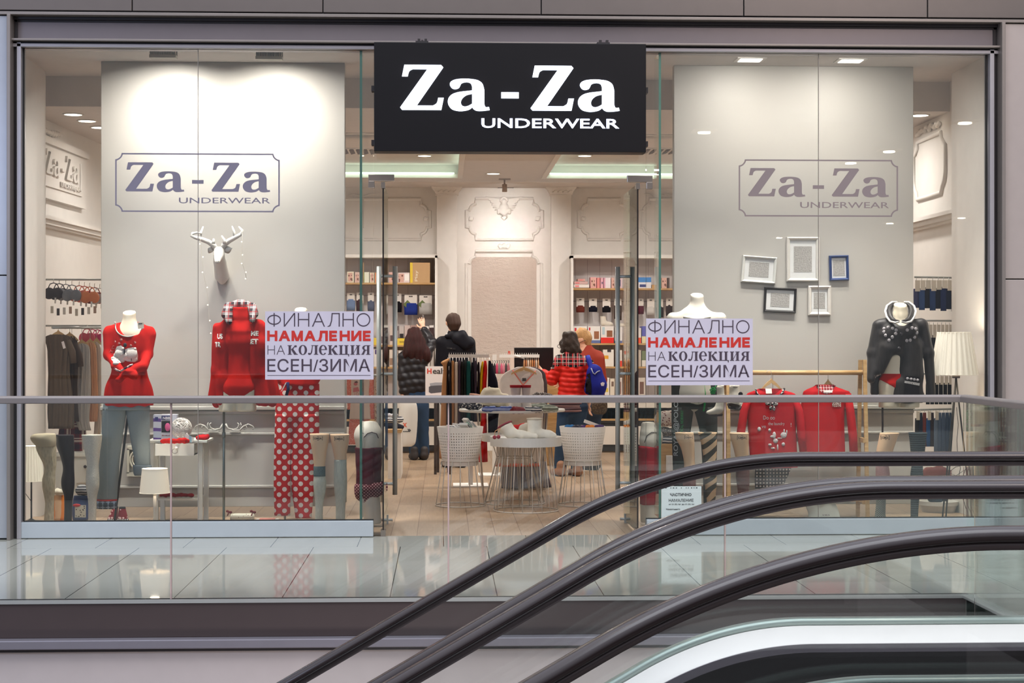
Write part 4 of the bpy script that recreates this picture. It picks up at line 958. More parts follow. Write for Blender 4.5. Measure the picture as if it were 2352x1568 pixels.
# ---- deer head on the panel, a wire of tiny lights over each antler
Y = 12.95; WHD = N('white_resin').set(C(226, 222, 214), .35, 0, .5)
t = thing('deer_head', 'white deer head with wide antlers mounted on the left window panel', 'wall decoration', at(508, 648, YP))
dp = [pr(510, 632, 505, 600, 17, 14, 13.06, None, 12.95), pr(505, 600, 503, 585, 14, 12.5, 12.95, None, 12.86), pr(503, 582, 501, 590, 13, 9, 12.84, None, 12.76), pr(501, 590, 499, 600, 9, 6.2, 12.76, None, 12.68), pr(496, 572, 510, 572, 6, 6, 12.86), pr(510, 640, 510, 645, 13, 8, 13.07)]
skin('head', dp, WHD, t, .005, .012, (lambda X, YY, Z: YY - YP,))
for sx in (-1, 1): MB().ball(at(501 + sx * 8.5, 587, 12.79), .007, 10).build('eye', P((150, 144, 136), .3), t)
for sx in (-1, 1): MB().ball(at(499 + sx * 3, 599.5, 12.665), .004, 8).build('nostril', P((150, 144, 136), .3), t)
for sx, (ax, ay, bx, by) in ((-1, (489, 577, 477, 570)), (1, (514, 577, 534, 569))):
    mb = MB(); a, b_ = at(ax, ay, 12.87), at(bx, by, 12.84); L = b_ - a; n_ = L.cross(Vector((0, 1, 0))).normalized()
    mb.loft([[a + L * u + n_ * (.001 + .028 * math.sin(PI * min(u * 1.0 + .06, 1))) * c_ + Vector((0, .006 * s_, 0)) for c_, s_ in ((-1, 0), (0, -1), (1, 0), (0, 1))] for u in [k / 8 for k in range(9)]], True); mb.build('ear', WHD, t)
for main, tines in (([(497, 575, 7), (491, 564, 6.5), (478, 555, 6), (462, 549, 5.2), (448, 545, 4.6), (440, 541, 4), (442, 536, 3.4), (452, 534, 2.6), (464, 536, 1.6)], ([(490, 560, 4.5), (491, 548, 2)], [(458, 546, 4.2), (462, 533, 3), (467, 520, 1.4)])),
                    ([(509, 575, 7), (514, 563, 6.5), (526, 553, 6), (541, 545, 5.2), (553, 538, 4.4), (557, 529, 3.2), (548, 520, 1.4)], ([(515, 560, 4.5), (515, 550, 3), (509, 541, 1.4)], [(540, 544, 4.2), (537, 530, 3), (533, 519, 1.4)]))):
    mb = MB(); nn = len(main)
    for pl in (main,) + tuple(tines):
        ys = [12.88 - .11 * min(k / 4, 1) if pl is main else 12.80 for k in range(len(pl))]
        mb.tube([at(x, y, yy) for (x, y, r), yy in zip(pl, ys)], [m(r, Y) * .95 for x, y, r in pl], 10)
    mb.build('antler', WHD, t)
MW = P((196, 190, 176), .5); EB = emis((255, 246, 224), 2.5, 'tiny_bulb')
for k, (lab, pts) in enumerate((('thin wire of tiny lights hanging from the left antler down to the red cardigan', [(459, 540), (461, 560), (464, 590), (467, 625), (474, 660), (479, 700), (480, 736), (486, 765), (492, 797)]), ('short thin wire of tiny lights hanging from the right antler', [(556, 532), (557, 555), (555, 585), (557, 605), (563, 625), (566, 640)]))):
    q = thing('string_lights', lab, 'string lights', at(pts[0][0], pts[0][1], 12.76), 'wires of tiny lights on the deer head'); mb = MB(); mb.tube([at(x, y, 12.76) for x, y in pts], .0016, 5); mb.build('wire', MW, q); 
    for j, (x, y) in enumerate(pts[1:]): mb = MB(); mb.ball(at(x + (2 if j % 2 else -2), y, 12.755), .0045, 8); mb.build('bulb', EB, q)
# ---- white side table and what lies on it
Yt = 12.62; t = thing('side_table', 'white side table with an open drawer and lower shelf', 'table', at(408, 1192, Yt + .15)); WT = P((228, 226, 218), .4)
z0 = Zp(1009, Yt); x0, x1 = Xp(336, Yt), Xp(476, Yt); bev(MB().box((x0, Yt, z0 - .02), (x1, Yt + .34, z0)).build('tabletop', WT, t), .003)
for xa, yy in ((351, Yt + .03), (453, Yt + .03), (353, Yt + .29), (455, Yt + .29)): x = Xp(xa, Yt); MB().box((x, yy, ZFD), (x + .034, yy + .034, z0 - .02)).build('leg', WT, t)
xa, xb = Xp(357, Yt - .05), Xp(446, Yt - .05); zz0, zz1 = Zp(1044, Yt - .05), Zp(1017, Yt - .05)
dr = MB(); dr.box((xa, Yt - .06, zz0), (xb, Yt - .045, zz1)); dr.box((xa + .006, Yt - .045, zz0), (xa + .016, Yt + .2, zz1 - .01)); dr.box((xb - .016, Yt - .045, zz0), (xb - .006, Yt + .2, zz1 - .01)); dr.box((xa + .006, Yt - .045, zz0), (xb - .006, Yt + .2, zz0 + .008)); d = dr.build('drawer', WT, t)
k = at(405, 1029, Yt - .07); mb = MB(); mb.lathe([(.004, .012), (.009, .008), (.013, -.006), (.011, -.016), (.002, -.02)], k, 14, 'Y'); kn = mb.build('knob', WT, d)
mb = MB(); mb.tube([k + Vector((-.01 + .02 * math.cos(a), -.005, -.022 + .018 * math.sin(a))) for a in [2 * PI * j / 16 for j in range(16)]], .0016, 6, True); mb.build('ring', P((90, 80, 80), .4, .5), kn)
zs = Zp(1142, Yt); MB().box((Xp(360, Yt), Yt + .03, zs - .016), (Xp(455, Yt), Yt + .32, zs)).build('shelf', WT, t)
def carton(name, lab, lo, hi, mats, group=None, cat='box'):
    """box with front (mats[0]) and side (mats[1]) faces of their own"""
    q = thing(name, lab, cat, ((lo[0] + hi[0]) / 2, (lo[1] + hi[1]) / 2, lo[2]), group); bev(MB().box(lo, hi).build('carton', mats, q), .0015); return q
Yb = 12.72; zb = z0; bx = carton('bra_box', 'lavender boxed bra standing on the white side table', (Xp(370, Yb), Yb, zb), (Xp(407, Yb), Yb + .06, Zp(950, Yb)), P((206, 206, 216), .5))
MB().box((Xp(352, Yb), Yb + .001, zb), (Xp(370, Yb), Yb + .058, Zp(951, Yb))).build('side_panel', stripes('lilac_print', (190, 196, 214), (96, 70, 140), .075, .35, 2, .03), bx)
MB().box((Xp(371, Yb), Yb - .0012, Zp(991, Yb)), (Xp(395, Yb), Yb, Zp(965, Yb))).build('window', P((22, 18, 26), .3), bx)
mb = MB(); mb.ball((Xp(385, Yb), Yb - .002, Zp(979, Yb)), 1, 14, (.021, .003, .032)); mb.build('bra_print', P((206, 86, 140), .6), bx)
MB().box((Xp(371, Yb), Yb - .0013, Zp(963, Yb)), (Xp(393, Yb), Yb, Zp(953, Yb))).build('label', P((42, 48, 110), .5), bx); write('NBB', (374, 391, 955.5, 961.5), Yb - .0022, P((236, 236, 240), .5), bx, offset=.002)
MB().box((Xp(356, Yb), Yb - .0002, Zp(964, Yb)), (Xp(363, Yb), Yb + .0008, Zp(956, Yb))).build('badge', P((42, 48, 110), .5), bx); write('BRA MONDE', (372, 394, 996.5, 999.5), Yb - .0016, P((150, 50, 60), .5), bx, offset=.002)
# wicker ball
c = at(416.5, 983, 12.64); rr = .079; mb = MB()
for k in range(46):
    ax = Vector((R_.gauss(0, 1), R_.gauss(0, 1), R_.gauss(0, 1))).normalized(); u = ax.orthogonal().normalized(); v = ax.cross(u); off = R_.uniform(-.55, .55); q = math.sqrt(1 - off * off)
    mb.tube([c + (ax * off + (u * math.cos(2 * PI * j / 24) + v * math.sin(2 * PI * j / 24)) * q) * rr for j in range(24)], .0019, 5, True)
q = thing('wicker_ball', 'white wicker ball resting on the white side table', 'ornament', c - Vector((0, 0, rr))); mb.build('wicker_strands', P((228, 222, 214), .6), q)
def crumple(name, lab, cat, x0, x1, y0, y1, Y, mat, dz=.05, group=None, seed=0, kind=None):
    """small heap of soft cloth"""
    rr = random.Random(seed); n = 6; prs = []
    for k in range(n):
        u = (k + .5) / n; r = (y1 - y0) * rr.uniform(.32, .5); prs.append(pr(x0 + (x1 - x0) * u * .96, y1 - r, x0 + (x1 - x0) * min(u + .16, 1) * .98, y1 - r * rr.uniform(.9, 1.25), r, r * .9, Y + rr.uniform(-dz, dz) * .4))
    zb = Zp(y1, Y); o = skin(name, prs, mat, None, max(.0045, m(y1 - y0, Y) / 9), .012, (lambda X, YY, Z: zb - Z,), folds(.003, 160, seed), 1); return tag(o, lab, cat, group)
crumple('red_knickers', 'folded red lingerie lying in the open drawer under the wicker ball', 'clothing', 367, 432, 1004, 1018, 12.50, M_RED, seed=3)
crumple('red_lace', 'small red lace garment on the right end of the side table', 'clothing', 452, 476, 997, 1010, 12.66, cloth((200, 24, 30)), seed=4)
crumple('red_straps', 'twisted red straps lying on the lower shelf of the side table', 'clothing', 364, 445, 1131, 1141, 12.7, cloth((150, 30, 34)), seed=5)
a = at(434, 1006, 12.545); mb = MB(); mb.M = Matrix.Translation(a) @ Matrix.Rotation(.55, 4, 'Y'); mb.box((-.036, -.004, -.02), (.036, .004, .02)); q = tag(mb.build('sock_packet', stripes('packet_print', (226, 226, 222), (150, 196, 214), .05, .4, 0)), 'small white and pale blue packet leaning on the wicker ball', 'packet')
# lamps
SH = N('lamp_shade_linen'); SH.b.inputs['Emission Color'].default_value = C(255, 238, 214); SH.b.inputs['Emission Strength'].default_value = .3; SH.set(C(226, 214, 198), .8, 0, .2); SH = SH.m
def lamp(name, lab, x, ytop, ybot, wt, wb, yfoot, Y, mat, pole, pr_=.010, pleats=0, legs=None, power=2.2):
    yfoot = yfl(Y); q = thing(name, lab, 'lamp', at(x, yfoot, Y)); mb = MB(); n = 96 if pleats else 36; rings = []
    for kk in range(7):
        u = kk / 6; yy = ytop + (ybot - ytop) * u; r = m(wt + (wb - wt) * u, Y) / 2; c = at(x, yy, Y)
        rings.append([c + Vector((math.cos(2 * PI * j / n), math.sin(2 * PI * j / n), 0)) * (r * (1 + (.03 * (1 if j % 4 < 2 else -1) if pleats else 0))) for j in range(n)])
    mb.loft(rings, not pleats, False); inner = [[c_ + (Vector((at(x, ytop + (ybot - ytop) * i / 6, Y).x, Y, c_.z)) - c_) * .02 for c_ in r] for i, r in enumerate(rings)]
    mb.loft(inner, True, False); sh = mb.build('lamp_shade', mat, q)
    for yy, wd in ((ytop, wt), (ybot, wb)): c = at(x, yy, Y); mb = MB(); mb.tube([c + Vector((math.cos(2 * PI * j / 36), math.sin(2 * PI * j / 36), 0)) * (m(wd, Y) / 2) for j in range(36)], .0022, 6, True); mb.build('shade_rim', mat, sh)
    if legs is None:
        mb = MB(); mb.tube([at(x, ytop + .35 * (ybot - ytop), Y), at(x, yfoot, Y)], pr_, 12); mb.build('pole', pole, q)
        mb = MB(); mb.lathe([(.10, 0), (.10, .012), (.03, .02), (pr_, .035)], at(x, yfoot, Y), 28); mb.build('base', pole, q)
    mb = MB(); c = at(x, (ytop + ybot) / 2, Y); mb.ball(c, .026, 12, (1, 1, 1.2)); mb.build('bulb', emis((255, 236, 208), 6, 'bulb_glow') if 'bulb_glow' not in bpy.data.materials else bpy.data.materials['bulb_glow'], q)
    l = bpy.data.lights.new('lamp_glow', 'POINT'); l.energy = power; l.color = (1, .86, .68); l.shadow_soft_size = .05; lo = bpy.data.objects.new('lamp_glow', l); COL.objects.link(lo); lo.parent = q; lo.location = c + Vector((0, 0, m(abs(ybot - ytop), Y) * .38)) - wl(q)
    return q
q = lamp('table_lamp', 'small white lamp with a linen shade in front of the side table', 355.5, 1076, 1131, 57, 68.5, 1192, 12.28, SH, WT, .011)
c = at(355.5, 1134, 12.28); MB().lathe([(.004, -.02), (.012, -.012), (.012, .006), (.016, .012), (.012, .018)], c, 16).build('neck', WT, q)
SP = N('pleated_shade'); SP.b.inputs['Emission Color'].default_value = C(255, 240, 214); SP.b.inputs['Emission Strength'].default_value = .28; SP.set(C(232, 226, 212), .75, 0, .2); SP = SP.m
BLKM = P((30, 26, 30), .4)
q = lamp('floor_lamp', 'pleated floor lamp on a thin black pole at the left jamb', 72, 1024, 1104, 40, 54, 1192, 12.62, SP, BLKM, .0065, 1, power=.8)
mb = MB(); mb.tube([at(52, 1120, 12.6), at(60, 1135, 12.6), at(71, 1150, 12.6)], .0022, 6); mb.build('power_cord', BLKM, q)
# scroll ornament on the wainscot, carved panel, socks, folded goods, bags
mb = MB()
def curl(pts, r0, r1, Y=13.05): mb.tube([at(x, y, Y) for x, y in pts], [m(r0 + (r1 - r0) * k / (len(pts) - 1), Y) for k in range(len(pts))], 8)
for s_ in (1, -1):
    f = lambda x: 515 + s_ * (x - 515)
    curl([(f(512), 973), (f(506), 984), (f(494), 987), (f(484), 983), (f(481), 974), (f(485), 971)], 2.4, 1.4); curl([(f(496), 988), (f(480), 988), (f(470), 978), (f(460), 974), (f(450), 978), (f(446), 984), (f(450), 986)], 2.4, 1.2); curl([(f(480), 986), (f(476), 976), (f(478), 970)], 2, 1); curl([(f(466), 976), (f(462), 982), (f(470), 986)], 1.8, 1)
    mb.box((min(Xp(f(478), 13.05), Xp(f(503), 13.05)), 13.03, Zp(990, 13.05)), (max(Xp(f(478), 13.05), Xp(f(503), 13.05)), 13.08, Zp(988, 13.05)))
tag(mb.build('scroll_ornament', M_DISPLAY), 'carved grey scroll ornament along the panel ledge behind the mannequin pole', 'ornament')
q = thing('carved_frame', 'small cream carved frame with a round motif on the panel behind the grey sweatpants', 'ornament', at(305, 1095, 13.08)); mb = MB()
for lo, hi in (((292, 1024), (330, 1030)), ((292, 1084), (330, 1091)), ((292, 1030), (297, 1084)), ((325, 1030), (330, 1084))): mb.box((Xp(lo[0], 13.06), 13.055, Zp(hi[1], 13.06)), (Xp(hi[0], 13.06), 13.1, Zp(lo[1], 12.95)))
mb.build('frame', P((210, 204, 186), .5), q); mb = MB(); mb.tube([at(311 + 12 * math.cos(a), 1056 + 19 * math.sin(a), 13.05) for a in [2 * PI * j / 24 for j in range(24)]], .008, 8, True); mb.tube([at(311 + 7 * math.cos(a), 1056 + 12 * math.sin(a), 13.05) for a in [2 * PI * j / 24 for j in range(24)]], .006, 8, True); mb.build('round_motif', P((210, 204, 186), .5), q)
HS = mottled('heart_knit', (120, 22, 34), (226, 190, 186), 38, .34)
for lab, rows in (('left red knitted slipper sock with hearts', [(1160, 263, 271), (1168, 256, 271), (1178, 252, 270.5), (1184, 248, 270), (1191, 246, 268)]), ('right red knitted slipper sock with hearts', [(1161, 274, 288), (1170, 272.5, 290), (1180, 271, 292.5), (1191, 270, 295)])):
    q = thing('slipper_sock', lab + ' on the window floor', 'sock', at((rows[-1][1] + rows[-1][2]) / 2, 1191, 12.93), 'pair of heart slipper socks'); loft_px(dense(rows, 4), 12.93, .8, 20).build('sock', HS, q)
    a, b_ = rows[0], rows[-1]; loft_px([(a[0] - 1, a[1], a[2]), (a[0] + 3, a[1] - .8, a[2] + .8)], 12.93, .82, 20).build('cuff', P((26, 20, 26), .9), q); loft_px([(b_[0] - 4, b_[1] + .2, b_[2] + .3), (b_[0] + .5, b_[1] - .5, b_[2] + .6)], 12.93, .82, 20).build('sole_band', stripes('sole_knit', (26, 20, 26), (220, 214, 206), .012, .4, 0), q)
o = MB(); rows = [(1177, 531, 582), (1182, 529, 584), (1190, 529, 584)]; q = thing('folded_knickers', 'cream printed folded underwear with dark red bows on the window floor', 'clothing', at(556, 1191, 12.93)); loft_px(rows, 12.93, .3, 20, wav=.06).build('cloth', mottled('cream_print', (226, 222, 202), (150, 110, 100), 60, .2), q)
for bx_ in (526, 581): a = at(bx_, 1175, 12.89); mb = MB(); mb.ball(a + Vector((-.012, 0, .004)), .012, 10, (1, .6, .8)); mb.ball(a + Vector((.012, 0, -.004)), .013, 10, (1, .6, .8)); mb.ball(a, .007, 8); mb.tube([a, a + Vector((-.012, -.005, -.03))], .005, 6); mb.build('bow', cloth((112, 22, 32)), q)
for k, (a, b_, y) in enumerate(((588, 640, 1189.6), (596, 632, 1187.6))): tag(MB().box((Xp(a, 12.93), 12.86, ZFD + .003 * k), (Xp(b_, 12.93), 12.98, ZFD + .003 + .003 * k)).build('leaflet', P(((226, 222, 214), (196, 120, 110))[k], .6)), ('flat white leaflet on the window floor left of the polka-dot trousers', 'small reddish leaflet lying on top of the white leaflet')[k], 'leaflet')
def bag(lab, rows, Y, mat, pd=.5): q = thing('carrier_bag', lab, 'bag', at((rows[-1][1] + rows[-1][2]) / 2, rows[-1][0], Y)); loft_px(dense(rows, 3), Y, pd, 24, wav=.04).build('bag_body', mat, q); return q
q = bag('orange printed carrier bag standing behind the cable-knit leg', [(1133, 126, 146), (1145, 124, 148), (1170, 123, 149), (1190, 124, 148)], 12.94, stripes('orange_print', (226, 130, 40), (214, 176, 140), .09, .55, 0, .06))
crumple('cream_cloth', 'cream cloth bundled on top of the orange bag', 'clothing', 126, 144, 1121, 1135, 12.94, M_CREAM, seed=8)
q = bag('dark blue carrier bag standing between the black and the white legs', [(1134, 170, 201), (1150, 167, 203), (1175, 166, 203), (1190, 167, 202)], 12.94, P((38, 58, 110), .4), .45)
MB().box((Xp(172, 12.80), 12.80, Zp(1184, 12.80)), (Xp(197, 12.80), 12.805, Zp(1156, 12.80))).build('label', mottled('bag_label', (206, 200, 186), (70, 60, 60), 60, .3), q)
mb = MB(); mb.ball(at(176, 1160, 12.80), 1, 12, (.03, .003, .012)); mb.build('badge', P((196, 40, 44), .5), q)
crumple('striped_cloth', 'black and white striped cloth on top of the blue bag', 'clothing', 180, 204, 1112, 1136, 12.94, stripes('bw_stripe', (40, 40, 44), (150, 148, 150), .02, .5, 2, .01), seed=9)
# ================================================================ rear wall: mouldings, shelf units
def moulding(name, x0, x1, y0, y1, Y, parent=None, n=16, w=13, arc=True, open_l=False):
    """raised panel frame with scooped corners; px box of its centre line"""
    pts = []; a, b = n, n * 1.0
    def corner(cx, cy_, sx, sy):
        o = [(cx, cy_ - sy * (w + n * .9))]; o += [(cx - sx * w * .62, cy_ - sy * (w + n * .9))]
        for k in range(1, 8): t = PI / 2 * k / 8; o.append((cx - sx * (w * .62 + (n * .9) * (1 - math.cos(t))) - 0, cy_ - sy * (w + n * .9 - (n * .9) * math.sin(t) * 1.0)))
        o += [(cx - sx * (w + n * .5), cy_ - sy * w), (cx - sx * (w + n * .5), cy_)]; return o
    tr = corner(x1, y0, 1, -1); br = corner(x1, y1, 1, 1); bl = corner(x0, y1, -1, 1); tl = corner(x0, y0, -1, -1)
    loop = tr[::-1] + br + bl[::-1] + tl
    mb = MB(); P3 = [at(x, y, Y) for x, y in loop]
    L = len(P3); rings = []
    for i, p in enumerate(P3):
        d = (P3[(i + 1) % L] - P3[i - 1]); d.normalize(); nn = Vector((-d.z, 0, d.x)); rings.append([p + nn * .020, p + nn * .012 + Vector((0, -.022, 0)), p - nn * .004 + Vector((0, -.028, 0)), p - nn * .020 + Vector((0, -.008, 0)), p - nn * .02])
    rings.append(rings[0]); mb.loft(rings, False, False); o = mb.build(name, M_PLASTER, parent)
    if parent is None: o['kind'] = 'structure'
    return o
YW = YB - .002
moulding('trim_30', 1071, 1246, 456, 550, YW); moulding('trim_31', 1071, 1244, 577, 1000, YW)
moulding('trim_32', 700, 988, 457, 550, YW); moulding('trim_33', 1329, 1446, 457, 550, YW); moulding('trim_34', 1470, 1700, 457, 550, YW)
# rough plaster field inside the lower centre panel
n = N('rough_plaster'); v = n.co(); f = n.noise(n.co('Object', (1, 1, 2.2)), 9, 8, .75); g = n.noise(v, 2.2, 3)
n.set(n.mix(g, C(214, 194, 182), C(224, 212, 202)), .9); n.bump(f, .9, .03)
sbox('wall_back', (Xp(1083, YB), YB - .012, Zp(1000, YB)), (Xp(1232, YB), YB, Zp(590, YB)), n.m)
for k, (a, b) in enumerate(((1003, 1050), (1266, 1312))):
    sbox('wall_pilaster', (Xp(a, YB - .14), YB - .14, 0), (Xp(b, YB - .14), YB, ZC), M_PLASTER, b=.006)
    Yc = YB - .14; mb = MB(); x0, x1 = Xp(a, Yc), Xp(b, Yc); zc0, zc1 = Zp(448, Yc), ZC; rings = []
    for u, e in ((0, .004), (.06, .018), (.12, .012), (.5, .03), (.85, .055), (.9, .065), (1, .065)):
        z = zc0 + (zc1 - zc0) * u; rings.append([Vector((x0 - e, Yc - e, z)), Vector((x1 + e, Yc - e, z)), Vector((x1 + e, YB, z)), Vector((x0 - e, YB, z))])
    cp = mb.loft(rings, False).build('trim_%d' % (35 + k), M_PLASTER); cp['kind'] = 'structure'
    for j in range(4):
        x = x0 + (x1 - x0) * (j + .5) / 4; mb = MB(); z = (zc0 + zc1) / 2
        mb.tube([Vector((x - .028 + .01 * q + .012 * math.cos(q * .9), Yc - .035, z - .02 + .012 * math.sin(q * 1.5) + .004 * q)) for q in range(7)], .007, 6); mb.build('leaf_relief', M_PLASTER, cp)
# carved reliefs
def relief(lab, prims, cat='ornament', name='wall_relief', vox=.008, k=.012): return tag(skin(name, prims, M_PLASTER, None, vox, k, (lambda X, Y_, Z: Y_ - YB,)), lab, cat)
Yr = YB - .03; ch = [pr(1157.5, 463, 1157.5, 466, 6.8, 6.2, YB - .07), pr(1157.5, 476, 1157.5, 480, 11, 10, YB - .03), pr(1146, 482, 1157, 489, 4, 6, YB - .04), pr(1169, 482, 1158, 489, 4, 6, YB - .04), pr(1145, 485, 1145, 489, 3.5, 3.5, YB - .03), pr(1170, 485, 1170, 489, 3.5, 3.5, YB - .03), pr(1153, 499, 1158, 504, 2.6, 2, YB - .02), pr(1163, 499, 1158, 504, 2.6, 2, YB - .02), pr(1158, 490, 1158, 500, 4, 3, YB - .02)]
for s_ in (-1, 1):
    X_ = lambda d: 1157.5 + s_ * d
    for d0, y0, d1, y1, r in ((8, 459, 41, 453, 3), (8, 463, 34, 458.5, 3), (9, 467, 30, 464, 2.8), (10, 470, 27, 470, 2.8), (11, 474, 24, 476, 2.6), (12, 478, 20, 482, 2.4)): ch.append(pr(X_(d0), y0, X_(d1), y1, r, r * .75, YB - .03, None, YB - .015))
    for d0, y0 in ((4, 455), (7, 457), (8, 461), (2, 453)): ch.append(pr(X_(d0), y0, X_(d0), y0, 2.6, 2.6, YB - .07))
relief('winged plaster cherub head on the upper middle wall panel under the spotlight', ch, vox=.007, k=.009)
def swirls(cx, cy_, w, h, k): return [pr(cx + w * (u - .5), cy_ + h * .35 * math.sin(9 * u + k), cx + w * (u - .5) + w * .09, cy_ - h * .3 * math.cos(7 * u), h * .17, h * .13, YB - .015) for u in [q / 9 for q in range(10)]]
relief('small plaster scroll relief between the two middle wall panels', swirls(1157, 565, 24, 14, 0)); relief('small plaster scroll relief at the left edge of the upper middle panel', swirls(1082, 502, 8, 11, 1)); relief('small plaster scroll relief at the right edge of the upper middle panel', swirls(1235, 502, 8, 11, 2))
relief('small plaster scroll relief beside the right end of the left wall panel', swirls(978, 502, 8, 10, 1)); relief('small plaster scroll relief beside the left end of the right wall panel', swirls(1340, 502, 8, 10, 2))
relief('flat scroll garland above the left wall panel', swirls(830, 448, 60, 9, 3)); relief('flat scroll garland above the right wall panel', swirls(1510, 448, 60, 9, 4))
# ceiling fittings of the shop
def downlight(x, y, z, lab, grp='round ceiling downlights', r=.075, st=5):
    p = atz(x, y, z); q = thing('downlight', lab, 'light', (p.x, p.y, z), grp); MB().lathe([(r + .015, 0), (r + .015, -.006), (r, -.008), (r, 0)], (p.x, p.y, z), 24).build('ring', M_WHITE, q)
    MB().lathe([(r, -.003), (r * .5, -.0035), (.001, -.004)], (p.x, p.y, z - .003), 20).build('lens', bpy.data.materials.get('lens_glow') or emis((255, 244, 226), st, 'lens_glow'), q)
for x, y, z, l_ in ((975, 357, ZK, 'round ceiling downlight in the left recess just under the sign'), (1343, 357, ZK, 'round ceiling downlight in the right recess just under the sign'), (955, 393, ZK, 'round ceiling downlight at the rear of the left recess'), (1133, 398, ZC, 'round ceiling downlight in the middle beam near the spotlight'),
                  (168, 262, ZC, 'leftmost of three downlights seen left of the white window panel'), (200, 277, ZC, 'middle of three downlights seen left of the white window panel'), (229, 292, ZC, 'rightmost of three downlights, cut by the left window panel'), (2112, 264, ZC, 'downlight seen right of the right window panel')): downlight(x, y, z, l_)
q = thing('spotlight', 'grey cylinder spotlight hanging from the ceiling above the cherub', 'light', (.77, 19.95, 3.15)); x = Xp(1159, 19.9)
MB().box((x - .07, 19.86, ZC - .012), (x + .07, 19.94, ZC)).build('ceiling_plate', P((170, 158, 150), .5), q); mb = MB(); mb.tube([(x, 19.9, ZC - .01), (x, 19.9, 3.28)], .012, 8); mb.build('stem', P((170, 158, 150), .5), q)
mb = MB(); mb.cyl((x, 19.9, 3.195), .03, .09, 20); mb.build('can', P((176, 160, 150), .5), q)
def vent(lab, x0, x1, y0, y1, Y, dark=(58, 48, 46)):
    q = thing('air_vent', lab, 'vent', at((x0 + x1) / 2, y1, Y), 'air vents'); a, b = at(x0, y1, Y), at(x1, y0, Y); MB().box((a.x, Y, a.z), (b.x, Y + .03, b.z)).build('frame', P(dark, .5), q)
    MB().box((a.x - .02, Y - .004, a.z - .012), (b.x + .02, Y + .004, a.z)).build('slat', M_WHITE, q); MB().box((a.x - .02, Y - .004, b.z), (b.x + .02, Y + .004, b.z + .008)).build('slat', M_WHITE, q)
vent('dark slotted air vent above the cherub behind the spotlight', 1143, 1180, 425, 432, YB - .05); vent('dark slotted air vent at the far left above the left shelf unit', 770, 818, 420, 428, YB - .05); vent('dark slotted air vent at the right above the right shelf unit', 1487, 1524, 422, 429, YB - .05)
for lab, x0 in (('slatted ceiling grille left of the sign', 797), ('slatted ceiling grille right of the sign', 1488)):
    p = atz(x0 + 20, 345, ZC); q = thing('ceiling_grille', lab, 'vent', (p.x, p.y, ZC), 'slatted ceiling grilles'); MB().box((p.x - .22, p.y - .22, ZC - .012), (p.x + .22, p.y + .22, ZC)).build('frame', M_WHITE, q)
    for j in range(6): u = -.17 + j * .068; mb = MB(); mb.obox((p.x + u, p.y, ZC - .014), (.022, .0, .006), (0, .19, 0), (0, 0, .004)); mb.build('slat', P((96, 84, 80), .5), q)
# ---- shelf units let into the rear wall
YSF, YSB = YB - .42, YB - .04
n = N('grooved_board'); v = n.sep(n.co()); f = n.math('LESS_THAN', n.math('FRACT', n.math('ADD', n.math('DIVIDE', v[0], .155), 20)), .018); n.set(n.mix(f, C(206, 198, 196), C(110, 98, 94)), .6); M_BOARD = n.m
def shelf_unit(lab, x0, x1, boards, rail, blk):
    Y = YSF; q = thing('shelf_unit', lab, 'shelf unit', (Xp((x0 + x1) / 2, Y), Y, 0)); X0, X1 = Xp(x0, Y), Xp(x1, Y); zt_ = Zp(592, Y); zb_ = Zp(920, Y)
    MB().box((X0, YSB, zb_), (X1, YSB + .03, zt_)).build('back_board', M_BOARD, q)
    for a, b in ((X0 - .03, X0), (X1, X1 + .03)): MB().box((a, Y, zb_), (b, YB, zt_ + .03)).build('side_panel', M_WHITE, q)
    MB().box((X0 - .03, Y, zt_), (X1 + .03, YB, zt_ + .04)).build('top_panel', M_WHITE, q)
    for y in boards: MB().box((X0, Y + .02, Zp(y + 4, Y)), (X1, YSB, Zp(y, Y))).build('shelf', M_OAK, q)
    MB().box((X0, YSB - .02, Zp(rail + 3, YSB)), (X1, YSB - .005, Zp(rail, YSB))).build('hanging_rail', P((160, 150, 148), .5), q)
    zc = Zp(925, Y)
    for a, b, mt in ((0.0, .09, 'p'), (.10, .33, 'w'), (.37, .40, 'k'), (.40, .52, 'o'), (.56, zc - .20, 'w'), (zc - .12, zc, 'w')):
        MB().box((X0 - .03, Y - (.0 if mt != 'p' else -.04), a), (X1 + .03, YB, b)).build('plinth' if mt == 'p' else 'drawer_front', {'p': P((140, 116, 90), .5), 'w': P((226, 216, 206), .45), 'k': P((30, 24, 22), .5), 'o': M_OAK}[mt], q)
    MB().box((X0 - .025, Y + .015, .02), (X1 + .025, YB - .01, zc - .01)).build('carcass', P((34, 28, 26), .6), q); return q
shelf_unit('tall white shelf unit with oak shelves left of the centre wall', 700, 999, (649, 792, 842), 677, 0); shelf_unit('tall white shelf unit with oak shelves right of the centre wall', 1317, 1620, (661, 788, 842), 690, 0)
ORD = ['leftmost', 'second', 'third', 'fourth', 'fifth', 'sixth', 'seventh', 'eighth', 'ninth', 'tenth', 'eleventh', 'twelfth', 'thirteenth', 'fourteenth', 'fifteenth', 'sixteenth', 'seventeenth', 'eighteenth', 'nineteenth', 'twentieth']
def ordl(k): return ('leftmost' if k == 0 else ORD[k] + ' from the left')
YBD = (649, 792, 842, 661, 788)
